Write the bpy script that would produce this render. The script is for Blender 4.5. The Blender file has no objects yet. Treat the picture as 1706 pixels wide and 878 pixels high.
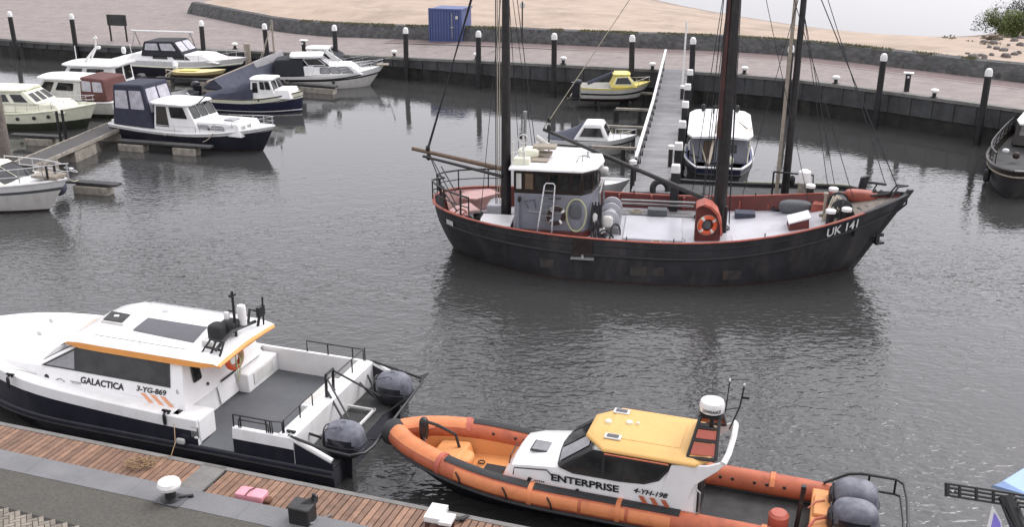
import bpy, bmesh, math, random
from mathutils import Vector, Matrix, noise
random.seed(7)
R = math.radians
S = bpy.context.scene
C = S.collection
# ------------------------------------------------------------------ camera
F, CX, CY, CAMH, PITCH = 1700.0, 853.0, 439.0, 12.5, 20.6
_s, _c = math.sin(R(PITCH)), math.cos(R(PITCH))
def W(px, py, z=0.0):
    """survey helper: the ground-plan point seen at a photo pixel, at height z"""
    u = (px-CX)/F; v = (py-CY)/F
    dy = _c - v*_s; dz = -_s - v*_c
    t = (z-CAMH)/dz
    return Vector((u*t, dy*t, z))
cam = bpy.data.cameras.new('camera'); co = bpy.data.objects.new('camera', cam); C.objects.link(co)
co.location = (0, 0, CAMH); co.rotation_euler = (R(90-PITCH), 0, 0)
cam.sensor_width = 36; cam.lens = F/1706*36; cam.clip_end = 4000; cam.clip_start = .1
S.camera = co
# ------------------------------------------------------------------ light
w = bpy.data.worlds.new('World'); S.world = w; w.use_nodes = True
nt = w.node_tree; bg = nt.nodes['Background']
sky = nt.nodes.new('ShaderNodeTexSky'); sky.sky_type = 'NISHITA'; sky.sun_disc = False
SUN_EL, SUN_AZ = 50, 55      # azimuth of the sun measured from +Y clockwise
sky.sun_elevation = R(SUN_EL); sky.sun_rotation = R(SUN_AZ)
sky.air_density = 1.0; sky.dust_density = 5.0; sky.ozone_density = 1.0
hs = nt.nodes.new('ShaderNodeHueSaturation'); hs.inputs['Saturation'].default_value = .12
mx = nt.nodes.new('ShaderNodeMix'); mx.data_type = 'RGBA'; mx.blend_type = 'MULTIPLY'
mx.inputs[0].default_value = 1.0; mx.inputs[7].default_value = (.99, .968, 1.03, 1)
nt.links.new(sky.outputs[0], hs.inputs['Color']); nt.links.new(hs.outputs[0], mx.inputs[6])
ov = nt.nodes.new('ShaderNodeMix'); ov.data_type = 'RGBA'; ov.inputs[0].default_value = .6; ov.inputs[7].default_value = (4.9, 4.84, 5.08, 1)   # even cloud cover over the clear sky
nt.links.new(mx.outputs[2], ov.inputs[6]); nt.links.new(ov.outputs[2], bg.inputs[0]); bg.inputs[1].default_value = .15
sl = bpy.data.lights.new('sun', 'SUN'); so = bpy.data.objects.new('sun', sl); C.objects.link(so)
sl.energy = .5; sl.angle = R(30); sl.color = (1, .97, .93)
d = Vector((math.sin(R(SUN_AZ))*math.cos(R(SUN_EL)), math.cos(R(SUN_AZ))*math.cos(R(SUN_EL)), math.sin(R(SUN_EL))))
so.rotation_euler = d.to_track_quat('Z', 'Y').to_euler(); so.location = (0, 0, 40)
S.view_settings.view_transform = 'Standard'; S.view_settings.look = 'None'
S.view_settings.exposure = 1.05; S.view_settings.gamma = 1
S.render.engine = 'CYCLES'
# ------------------------------------------------------------------ materials
M = {}
def mat(name, col, rough=.5, metal=0, var=.12, sc=3.0, bump=0.0, bsc=None, dirt=None, damt=.0, dsc=1.2, rgb2=None, island=0, coat=0, spec=.5, streak=False):
    m = bpy.data.materials.new(name); m.use_nodes = True; n = m.node_tree.nodes; l = m.node_tree.links
    p = n['Principled BSDF']; p.inputs['Roughness'].default_value = rough; p.inputs['Metallic'].default_value = metal
    p.inputs['Specular IOR Level'].default_value = spec
    if coat: p.inputs['Coat Weight'].default_value = coat; p.inputs['Coat Roughness'].default_value = .08
    tc = n.new('ShaderNodeTexCoord')
    vec = tc.outputs['Object']
    nz = n.new('ShaderNodeTexNoise'); nz.inputs['Scale'].default_value = sc; nz.inputs['Detail'].default_value = 6; nz.inputs['Roughness'].default_value = .6
    l.new(vec, nz.inputs['Vector'])
    r = n.new('ShaderNodeValToRGB'); r.color_ramp.elements[0].position = .3; r.color_ramp.elements[1].position = .7
    c2 = rgb2 or tuple(min(1, c*(1+var)) for c in col); c1 = tuple(c*(1-var) for c in col) if not rgb2 else col
    r.color_ramp.elements[0].color = (*c1, 1); r.color_ramp.elements[1].color = (*c2, 1)
    l.new(nz.outputs[0], r.inputs[0]); out = r.outputs[0]
    if island:
        g = n.new('ShaderNodeNewGeometry'); mr = n.new('ShaderNodeMapRange')
        mr.inputs[3].default_value = 1-island; mr.inputs[4].default_value = 1+island
        l.new(g.outputs['Random Per Island'], mr.inputs[0])
        v = n.new('ShaderNodeVectorMath'); v.operation = 'SCALE'; l.new(out, v.inputs[0]); l.new(mr.outputs[0], v.inputs['Scale']); out = v.outputs[0]
    if dirt:
        mp = n.new('ShaderNodeMapping'); l.new(vec, mp.inputs[0])
        mp.inputs['Scale'].default_value = (1, 1, .18) if streak else (1, 1, 1)
        n2 = n.new('ShaderNodeTexNoise'); n2.inputs['Scale'].default_value = dsc; n2.inputs['Detail'].default_value = 8; n2.inputs['Roughness'].default_value = .7
        l.new(mp.outputs[0], n2.inputs['Vector'])
        r2 = n.new('ShaderNodeMapRange'); r2.inputs[1].default_value = .5; r2.inputs[2].default_value = .72; r2.inputs[4].default_value = damt
        l.new(n2.outputs[0], r2.inputs[0])
        mm = n.new('ShaderNodeMix'); mm.data_type = 'RGBA'; l.new(r2.outputs[0], mm.inputs[0]); l.new(out, mm.inputs[6]); mm.inputs[7].default_value = (*dirt, 1)
        out = mm.outputs[2]
    l.new(out, p.inputs['Base Color'])
    if bump:
        nb = n.new('ShaderNodeTexNoise'); nb.inputs['Scale'].default_value = bsc or sc*4; nb.inputs['Detail'].default_value = 5
        l.new(vec, nb.inputs['Vector']); b = n.new('ShaderNodeBump'); b.inputs['Strength'].default_value = bump; b.inputs['Distance'].default_value = .02
        l.new(nb.outputs[0], b.inputs['Height']); l.new(b.outputs[0], p.inputs['Normal'])
    M[name] = m
    return m
G_ = (.2, .19, .15)
mat('white', (.74, .735, .73), .35, var=.04, dirt=(.45, .43, .36), damt=.35, dsc=2.2, streak=True)
mat('white_clean', (.76, .755, .75), .3, var=.04, dirt=(.5, .475, .42), damt=.4, dsc=1.3, streak=True, coat=.3)
mat('cream', (.74, .74, .6), .4, var=.05, dirt=(.35, .36, .22), damt=.4, dsc=2, streak=True)
mat('offwhite', (.6, .59, .56), .45, var=.06, dirt=(.3, .28, .22), damt=.4, dsc=3, streak=True)
mat('navy', (.016, .018, .045), .35, var=.2, dirt=(.06, .06, .07), damt=.5, dsc=3, streak=True)
mat('navy_gloss', (.02, .02, .031), .28, var=.2, dirt=(.05, .05, .055), damt=.35, dsc=2, streak=True)
mat('black', (.015, .015, .016), .45, var=.3)
mat('rubber', (.022, .022, .024), .75, var=.25, bump=.2, bsc=40)
mat('black_metal', (.014, .014, .015), .4, var=.3)
mat('hull_black', (.024, .025, .029), .55, var=.4, sc=1.2, dirt=(.085, .07, .06), damt=.7, dsc=1.3, streak=True, bump=.35, bsc=2.5)
mat('hull_dark', (.022, .022, .024), .5, var=.3, dirt=(.07, .06, .05), damt=.6, dsc=2, streak=True)
mat('antifoul', (.03, .014, .012), .7, var=.3)
mat('waterline_green', (.025, .03, .016), .8, var=.4)
mat('red_paint', (.12, .027, .023), .5, var=.2, dirt=(.09, .03, .02), damt=.6, dsc=3, streak=True, bump=.1)
mat('red_cap', (.3, .075, .05), .5, var=.2, dirt=(.16, .06, .04), damt=.7, dsc=4)
mat('pink_paint', (.5, .31, .29), .55, var=.2, dirt=(.3, .1, .07), damt=.5, dsc=3)
mat('coral', (.42, .1, .065), .5, var=.1, dirt=(.25, .08, .05), damt=.5, dsc=3)
mat('steel_deck', (.47, .47, .5), .3, var=.08, sc=.8, dirt=(.3, .29, .3), damt=.7, dsc=.7, bump=.1)
mat('grey_paint', (.2, .21, .245), .45, var=.07, dirt=(.13, .11, .1), damt=.5, dsc=2.5, streak=True)
mat('deck_grey', (.085, .092, .1), .6, var=.1, sc=1.5, dirt=(.13, .13, .13), damt=.5, dsc=.9, bump=.15, bsc=60)
mat('dark_wood', (.022, .015, .012), .35, var=.4, sc=6)
mat('wood', (.13, .085, .055), .6, var=.25, sc=8)
mat('pale_wood', (.3, .26, .21), .75, var=.2, sc=9, bump=.2)
mat('spar', (.014, .013, .013), .45, var=.3, sc=2, dirt=(.05, .035, .03), damt=.6, dsc=4)
mat('spar_red', (.06, .022, .02), .5, var=.3, sc=2)
mat('orange', (.62, .21, .08), .55, var=.1, dirt=(.36, .11, .05), damt=.7, dsc=2.5)
mat('orange_deck', (.66, .29, .1), .6, var=.1, dirt=(.6, .2, .05), damt=.4, dsc=3)
mat('orange_roof', (.66, .4, .13), .5, var=.08, sc=1.5, dirt=(.5, .27, .09), damt=.7, dsc=1.5)
mat('orange_trim', (.75, .33, .09), .38, var=.05)
mat('tube_red', (.44, .115, .052), .55, var=.12, dirt=(.22, .05, .03), damt=.7, dsc=2.5)
mat('ring_orange', (.6, .09, .03), .5, var=.1)
mat('yellow', (.7, .6, .17), .4, var=.06, dirt=(.5, .4, .1), damt=.4, dsc=4)
mat('yellow_pale', (.62, .52, .26), .5, var=.1)
mat('canvas_blue', (.03, .033, .055), .85, var=.2, bump=.3, bsc=14)
mat('canvas_maroon', (.11, .045, .04), .85, var=.2, bump=.3, bsc=14)
mat('canvas_grey', (.055, .06, .085), .85, var=.2, bump=.4, bsc=8)
mat('canvas_pale', (.3, .29, .3), .85, var=.15, bump=.4, bsc=8)
mat('canvas_dark', (.02, .022, .028), .85, var=.2, bump=.3, bsc=14)
mat('motor_cover', (.06, .065, .085), .55, var=.25, sc=4, bump=1.0, bsc=5, rgb2=(.2, .205, .24))
mat('motor_black', (.02, .021, .026), .25, var=.2)
mat('steel', (.55, .55, .56), .3, metal=.9, var=.1)
mat('steel_dull', (.3, .3, .3), .45, metal=.7, var=.2)
mat('concrete', (.2, .195, .195), .85, var=.15, sc=2, bump=.3, bsc=30, dirt=(.11, .105, .1), damt=.6, dsc=1.5)
mat('float_concrete', (.3, .27, .23), .85, var=.25, sc=4, bump=.4, dirt=(.07, .07, .05), damt=.9, dsc=3)
mat('glass', (.006, .007, .008), .05, rgb2=(.04, .041, .04), sc=1.7, spec=.4)
mat('glass_pale', (.2, .2, .21), .08, var=.35, sc=2.2, spec=.7)
mat('vinyl', (.42, .41, .45), .2, var=.25, sc=3, bump=.3, bsc=4)
mat('rope_pale', (.42, .38, .3), .9, var=.2, sc=20)
mat('rope_dark', (.03, .03, .035), .9, var=.3, sc=20)
mat('rope_tan', (.3, .2, .11), .9, var=.2, sc=20)
mat('rope_green', (.4, .4, .24), .9, var=.2, sc=20)
mat('cap_white', (.76, .75, .73), .5, var=.05, dirt=(.4, .38, .33), damt=.5, dsc=5, streak=True)
mat('pile_black', (.014, .013, .014), .6, var=.4, sc=3, dirt=(.04, .035, .03), damt=.6, dsc=2)
mat('ink', (.012, .012, .014), .5, var=.1)
mat('ink_soft', (.22, .22, .24), .5, var=.1)
mat('rust', (.12, .05, .03), .8, var=.4, sc=8)
mat('pink_bag', (.68, .3, .36), .6, var=.08, bump=.4, bsc=9)
mat('blue_paint', (.07, .095, .23), .5, var=.1, dirt=(.04, .06, .16), damt=.4, dsc=2)
mat('lightblue', (.4, .55, .85), .5, var=.06)
mat('violet', (.22, .18, .62), .5, var=.08)
mat('foredeck_plank', (.17, .145, .125), .8, var=.3, sc=7, bump=.3, dirt=(.07, .06, .05), damt=.7, dsc=3)
mat('weather_dark', (.045, .045, .045), .8, var=.4, sc=3)
mat('green_crown', (.06, .09, .025), .8, var=.4, sc=2)
# ------------------------------------------------------------------ mesh builder
SPLIT = {k: k for k in ('roof_locker', 'bulwark', 'navigation_lamp', 'roof_rail', 'porthole', 'rub_rail', 'cap_rail', 'guard_rail', 'block', 'foredeck_locker', 'floodlight', 'antenna_tip', 'antenna_base', 'deck_gear', 'fairlead', 'grab_rail', 'winch_drum', 'stern_cover', 'roof_hatch', 'stern_winch', 'stern_bulwark', 'antenna', 'control_hose', 'fore_handrail', 'tarpaulin', 'winch_motor')}
SPLIT.update({'cleats': 'cleat', 'control_hoses': 'control_hose', 'roof_vents': 'roof_vent', 'foredeck_lights': 'foredeck_light', 'side_fenders': 'side_fender', 'white_fenders': 'white_fender', 'rail_pins': 'rail_pin', 'bulwark_stays': 'bulwark_stay', 'bulkhead_fittings': 'bulkhead_fitting', 'tube_fittings': 'tube_fitting', 'support_piles': 'support_pile', 'beams': 'beam', 'feet': 'foot', 'roof_fittings': 'roof_fitting', 'foredeck_fittings': 'foredeck_fitting'})
class MB:
    def __init__(s): s.v = []; s.f = []; s.m = []
    def add(s, vs, fs, mi=0):
        o = len(s.v); s.v += [tuple(v) for v in vs]
        for i, f in enumerate(fs):
            s.f.append(tuple(o+k for k in f)); s.m.append(mi[i] if isinstance(mi, (list, tuple)) else mi)
        return s
    def hexa(s, p, mi=0):   # p: 4 bottom then 4 top, same winding
        return s.add(p, [(3, 2, 1, 0), (4, 5, 6, 7), (0, 1, 5, 4), (1, 2, 6, 5), (2, 3, 7, 6), (3, 0, 4, 7)], mi)
    def box(s, c, d, rz=0, mi=0, M4=None):
        a, b, e = d[0]/2, d[1]/2, d[2]/2
        ps = [Vector((x, y, z)) for z in (-e, e) for x, y in ((-a, -b), (a, -b), (a, b), (-a, b))]
        m = (M4 if M4 is not None else Matrix.Rotation(rz, 4, 'Z'))
        return s.hexa([m @ p + Vector(c) for p in ps], mi)
    def span(s, a, b, mi=0):
        c = [(a[i]+b[i])/2 for i in range(3)]; return s.box(c, [abs(b[i]-a[i]) for i in range(3)], mi=mi)
    def prism(s, pts, z0, z1, mi=0, top=None, mtop=None):
        n = len(pts); top = top or pts
        vs = [(x, y, z0) for x, y in pts]+[(x, y, z1) for x, y in top]
        fs = [tuple(reversed(range(n))), tuple(range(n, 2*n))]+[(i, (i+1) % n, n+(i+1) % n, n+i) for i in range(n)]
        return s.add(vs, fs, [mi, mi if mtop is None else mtop]+[mi]*n)
    def sweep(s, pts, vec, mi=0):   # 3d polygon extruded along vec
        n = len(pts); v = Vector(vec); vs = [Vector(p) for p in pts]; vs += [p+v for p in vs]
        return s.add(vs, [tuple(reversed(range(n))), tuple(range(n, 2*n))]+[(i, (i+1) % n, n+(i+1) % n, n+i) for i in range(n)], mi)
    def loft(s, rings, closed=True, cap=True, mi=0, rowmi=None):
        n = len(rings[0]); vs = [p for r in rings for p in r]; fs = []; ms = []
        for i in range(len(rings)-1):
            for j in range(n if closed else n-1):
                k = (j+1) % n
                fs.append((i*n+j, i*n+k, (i+1)*n+k, (i+1)*n+j)); ms.append(rowmi[j] if rowmi else mi)
        if cap and closed:
            fs.append(tuple(reversed(range(n)))); ms.append(mi); b = (len(rings)-1)*n
            fs.append(tuple(range(b, b+n))); ms.append(mi)
        return s.add(vs, fs, ms)
    def tube(s, pts, r, seg=8, closed=False, mi=0):
        pts = [Vector(p) for p in pts]; n = len(pts); rings = []; up = Vector((0, 0, 1)); u = None
        for i, p in enumerate(pts):
            a = pts[(i-1) % n] if closed or i > 0 else p; b = pts[(i+1) % n] if closed or i < n-1 else p
            t = (b-a); t = t.normalized() if t.length > 1e-9 else Vector((1, 0, 0))
            if u is None:
                u = t.cross(up)
                if u.length < .05: u = t.cross(Vector((1, 0, 0)))
            else: u = u - t*u.dot(t)
            u.normalize(); v = t.cross(u)
            rr = r[i] if isinstance(r, (list, tuple)) else r
            rings.append([p+(u*math.cos(2*math.pi*k/seg)+v*math.sin(2*math.pi*k/seg))*rr for k in range(seg)])
        if closed: rings.append(rings[0]); return s.loft(rings, True, False, mi)
        return s.loft(rings, True, True, mi)
    def lathe(s, prof, c=(0, 0, 0), seg=20, M4=None, mi=0):
        rings = []
        for r, z in prof:
            rings.append([(M4 @ Vector((r*math.cos(2*math.pi*k/seg), r*math.sin(2*math.pi*k/seg), z)) if M4 is not None else Vector((r*math.cos(2*math.pi*k/seg), r*math.sin(2*math.pi*k/seg), z)))+Vector(c) for k in range(seg)])
        return s.loft(rings, True, True, mi)
    def blob(s, c, d, e1=.6, e2=.6, nu=20, nv=12, rz=0, mi=0, tap=0):   # superellipsoid
        f = lambda a, e: math.copysign(abs(a)**e, a)
        rings = []; ca, sa = math.cos(rz), math.sin(rz)
        for i in range(nv+1):
            ph = -math.pi/2+math.pi*i/nv; ph = max(-math.pi/2+.01, min(math.pi/2-.01, ph)); ring = []
            for k in range(nu):
                th = 2*math.pi*k/nu
                z = d[2]/2*f(math.sin(ph), e1); tp = 1-tap*(z/d[2]+.5)
                x = d[0]/2*f(math.cos(ph), e1)*f(math.cos(th), e2)*tp; y = d[1]/2*f(math.cos(ph), e1)*f(math.sin(th), e2)*tp
                ring.append((c[0]+x*ca-y*sa, c[1]+x*sa+y*ca, c[2]+z))
            rings.append(ring)
        return s.loft(rings, True, True, mi)
    def torus(s, c, Rr, r, nrm=(0, 0, 1), seg=28, rs=10, a0=0, a1=360, mi=0):
        q = Vector((0, 0, 1)).rotation_difference(Vector(nrm).normalized())
        full = a1-a0 >= 360; k = seg if full else seg+1
        pts = [Vector(c)+q @ Vector((Rr*math.cos(R(a0+(a1-a0)*i/seg)), Rr*math.sin(R(a0+(a1-a0)*i/seg)), 0)) for i in range(k)]
        return s.tube(pts, r, rs, full, mi)
    def build(s, name, mats, parent=None, smooth=35, bevel=0, bseg=2, weld=True):
        if name in SPLIT and parent is not None:
            n = len(s.v); up = list(range(n))
            def find(a):
                while up[a] != a: up[a] = up[up[a]]; a = up[a]
                return a
            for f in s.f:
                for k in f[1:]: up[find(k)] = find(f[0])
            isl = {}
            for fi, f in enumerate(s.f): isl.setdefault(find(f[0]), []).append(fi)
            groups = []
            for fs in isl.values():
                vs = [s.v[k] for fi in fs for k in s.f[fi]]
                groups.append([fs, [min(v[i] for v in vs)-.02 for i in range(3)], [max(v[i] for v in vs)+.02 for i in range(3)]])
            ch = True
            while ch:
                ch = False
                for i in range(len(groups)):
                    for j in range(i+1, len(groups)):
                        a, b = groups[i], groups[j]
                        if all(a[1][k] <= b[2][k] and b[1][k] <= a[2][k] for k in range(3)):
                            a[0] += b[0]; a[1] = [min(x, y) for x, y in zip(a[1], b[1])]; a[2] = [max(x, y) for x, y in zip(a[2], b[2])]; groups.pop(j); ch = True; break
                    if ch: break
            nm = SPLIT[name]; out = []
            for fs, _a, _b in groups:
                m = MB(); mp = {}
                for fi in fs:
                    f = []
                    for k in s.f[fi]:
                        if k not in mp: mp[k] = len(m.v); m.v.append(s.v[k])
                        f.append(mp[k])
                    m.f.append(tuple(f)); m.m.append(s.m[fi])
                out.append(m._build(nm, mats, parent, smooth, bevel, bseg, weld))
            return out[0]
        return s._build(name, mats, parent, smooth, bevel, bseg, weld)
    def _build(s, name, mats, parent=None, smooth=35, bevel=0, bseg=2, weld=True):
        me = bpy.data.meshes.new(name); bm = bmesh.new()
        vs = [bm.verts.new(v) for v in s.v]
        for f, mi in zip(s.f, s.m):
            try:
                fc = bm.faces.new([vs[k] for k in f]); fc.material_index = mi
            except ValueError: pass
        if weld: bmesh.ops.remove_doubles(bm, verts=bm.verts, dist=1e-5)
        bmesh.ops.recalc_face_normals(bm, faces=bm.faces)
        if smooth:
            for f in bm.faces: f.smooth = True
            for e in bm.edges:
                if len(e.link_faces) != 2 or e.calc_face_angle(3) > R(smooth): e.smooth = False
        bm.to_mesh(me); bm.free()
        if not isinstance(mats, (list, tuple)): mats = [mats]
        for m in mats: me.materials.append(M[m])
        o = bpy.data.objects.new(name, me); C.objects.link(o)
        if parent is not None: o.parent = parent
        if bevel:
            b = o.modifiers.new('b', 'BEVEL'); b.width = bevel; b.segments = bseg; b.limit_method = 'ANGLE'; b.angle_limit = R(30); b.harden_normals = False
        return o
def thing(name, label, cat, loc=(0, 0, 0), rz=0, group=None):
    o = bpy.data.objects.new(name, None); C.objects.link(o); o.location = loc; o.rotation_euler = (0, 0, rz)
    o.empty_display_size = .3; tag(o, label, cat, group); return o
def tag(o, label=None, cat=None, group=None, kind=None):
    if label: o['label'] = label
    if cat: o['category'] = cat
    if group: o['group'] = group
    if kind: o['kind'] = kind
    return o
def bx(name, a, b, m, parent=None, bevel=0, rz=None):
    return MB().span(a, b).build(name, m, parent, bevel=bevel)
def toworld(o, p):
    return Matrix.Translation(o.location) @ Matrix.Rotation(o.rotation_euler.z, 4, 'Z') @ Vector(p)
def loc(o, px, py, z):
    return (Matrix.Translation(o.location) @ Matrix.Rotation(o.rotation_euler.z, 4, 'Z')).inverted() @ W(px, py, z)
def text(s, name, parent, m, fn, width, height=None, shear=0, bold=.0, thick=.004, space=1.0, label=None):
    cu = bpy.data.curves.new(name, 'FONT'); cu.body = s; cu.size = 1; cu.shear = shear; cu.offset = bold; cu.space_character = space; cu.resolution_u = 3
    t = bpy.data.objects.new('tmp', cu); C.objects.link(t)
    dg = bpy.context.evaluated_depsgraph_get(); me = bpy.data.meshes.new_from_object(t.evaluated_get(dg))
    bpy.data.objects.remove(t)
    xs = [v.co.x for v in me.vertices]; ys = [v.co.y for v in me.vertices]
    x0, x1, y0, y1 = min(xs), max(xs), min(ys), max(ys); k = width/(x1-x0); ky = height/(y1-y0) if height else k
    for v in me.vertices: v.co = Vector(fn((v.co.x-x0)*k, (v.co.y-y0)*ky))
    me.name = name; me.materials.clear(); me.materials.append(M[m])
    o = bpy.data.objects.new(name, me); C.objects.link(o); o.parent = parent
    if label: o['label'] = label
    return o
def plane_fn(o, xd, yd):
    o, xd, yd = Vector(o), Vector(xd).normalized(), Vector(yd).normalized()
    return lambda u, v: o+xd*u+yd*v
# panels on a quad (p00,p10,p11,p01), outward normal
def qpt(q, u, v):
    a = q[0].lerp(q[1], u); b = q[3].lerp(q[2], u); return a.lerp(b, v)
def panel(q, u0, u1, v0, v1, off, th, ch=.06, mb=None, mi=0, hole=None):
    q = [Vector(p) for p in q]; n = (q[1]-q[0]).cross(q[3]-q[0]).normalized()
    P = [qpt(q, u0, v0), qpt(q, u1, v0), qpt(q, u1, v1), qpt(q, u0, v1)]
    def rnd(P, ch):
        out = []
        for i in range(4):
            a, b, c = P[i-1], P[i], P[(i+1) % 4]
            e1 = (a-b); e2 = (c-b); k = min(ch, e1.length*.4, e2.length*.4); e1.normalize(); e2.normalize()
            for s_ in range(4):
                t = s_/3; out.append(b+e1*k*(1-t)**1.7+e2*k*t**1.7)
        return out
    mb = mb or MB(); o = rnd(P, ch)
    if hole is None:
        return mb.sweep([p+n*off for p in o], n*th, mi)
    cen = sum(P, Vector())/4
    H = []
    for i in range(4):
        a, b, c = P[i-1], P[i], P[(i+1) % 4]; H.append(b+(a-b).normalized()*hole+(c-b).normalized()*hole)
    h = rnd(H, max(.01, ch-hole)); k = len(o); vs = []
    for lst, of in ((o, off), (h, off), (h, off+th), (o, off+th)): vs += [p+n*of for p in lst]
    fs = []
    for i in range(k):
        j = (i+1) % k
        fs += [(k+i, k+j, 2*k+j, 2*k+i), (2*k+i, 2*k+j, 3*k+j, 3*k+i), (3*k+i, 3*k+j, j, i)]
    return mb.add(vs, fs, mi)
def window(parent, q, u0, u1, v0, v1, fm='black', gm='glass', fr=.03, ch=.06, off=.002, name='window'):
    f = panel(q, u0, u1, v0, v1, off, .022, ch, hole=fr).build(name, fm, parent, smooth=0)
    panel(q, u0+.001, u1-.001, v0+.001, v1-.001, off, .008, ch).build('pane', gm, f, smooth=0)
    return f
class House:
    """tapered cabin block: bottom rectangle and top rectangle, its four walls kept as quads for windows"""
    def __init__(s, x0, x1, y0, y1, z0, X0, X1, Y0, Y1, z1, z1b=None):
        z1b = z1 if z1b is None else z1b     # z1 at the rear, z1b at the front
        V = Vector; s.b = [V((x0, y0, z0)), V((x1, y0, z0)), V((x1, y1, z0)), V((x0, y1, z0))]
        s.t = [V((X0, Y0, z1)), V((X1, Y0, z1b)), V((X1, Y1, z1b)), V((X0, Y1, z1))]
        b, t = s.b, s.t
        s.q = {'R': [b[0], b[1], t[1], t[0]], 'F': [b[1], b[2], t[2], t[1]], 'L': [b[2], b[3], t[3], t[2]], 'B': [b[3], b[0], t[0], t[3]], 'T': [t[0], t[1], t[2], t[3]]}
    def build(s, name, m, parent, bevel=.05):
        return MB().hexa(s.b+s.t).build(name, m, parent, bevel=bevel, bseg=3)
def roofslab(x0, x1, hw, z, th=.06, camber=.06, y0=0, z1=None, nx=8, ny=8, round_=.25, front=.0):
    """cambered roof with rounded plan corners"""
    mb = MB(); rings = []; z1 = z if z1 is None else z1
    for i in range(nx+1):
        t = i/nx; x = x0+(x1-x0)*t; e = min(t, 1-t)*(x1-x0)
        k = 1-(.0 if e >= round_ else (1-math.sqrt(max(0, 1-(1-e/round_)**2)))*round_/hw)
        zz = z+(z1-z)*t; top = []; bot = []
        for j in range(ny+1):
            y = -1+2*j/ny; top.append((x-front*(y*y if t > .5 else 0)*t, y0+y*hw*k, zz+th+camber*(1-y*y)*(1 if 0 < t < 1 else .9)))
            bot.append((x-front*(y*y if t > .5 else 0)*t, y0+y*hw*k, zz+camber*(1-y*y)*.6))
        rings.append(top+bot[::-1])
    return mb.loft(rings)
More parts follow.
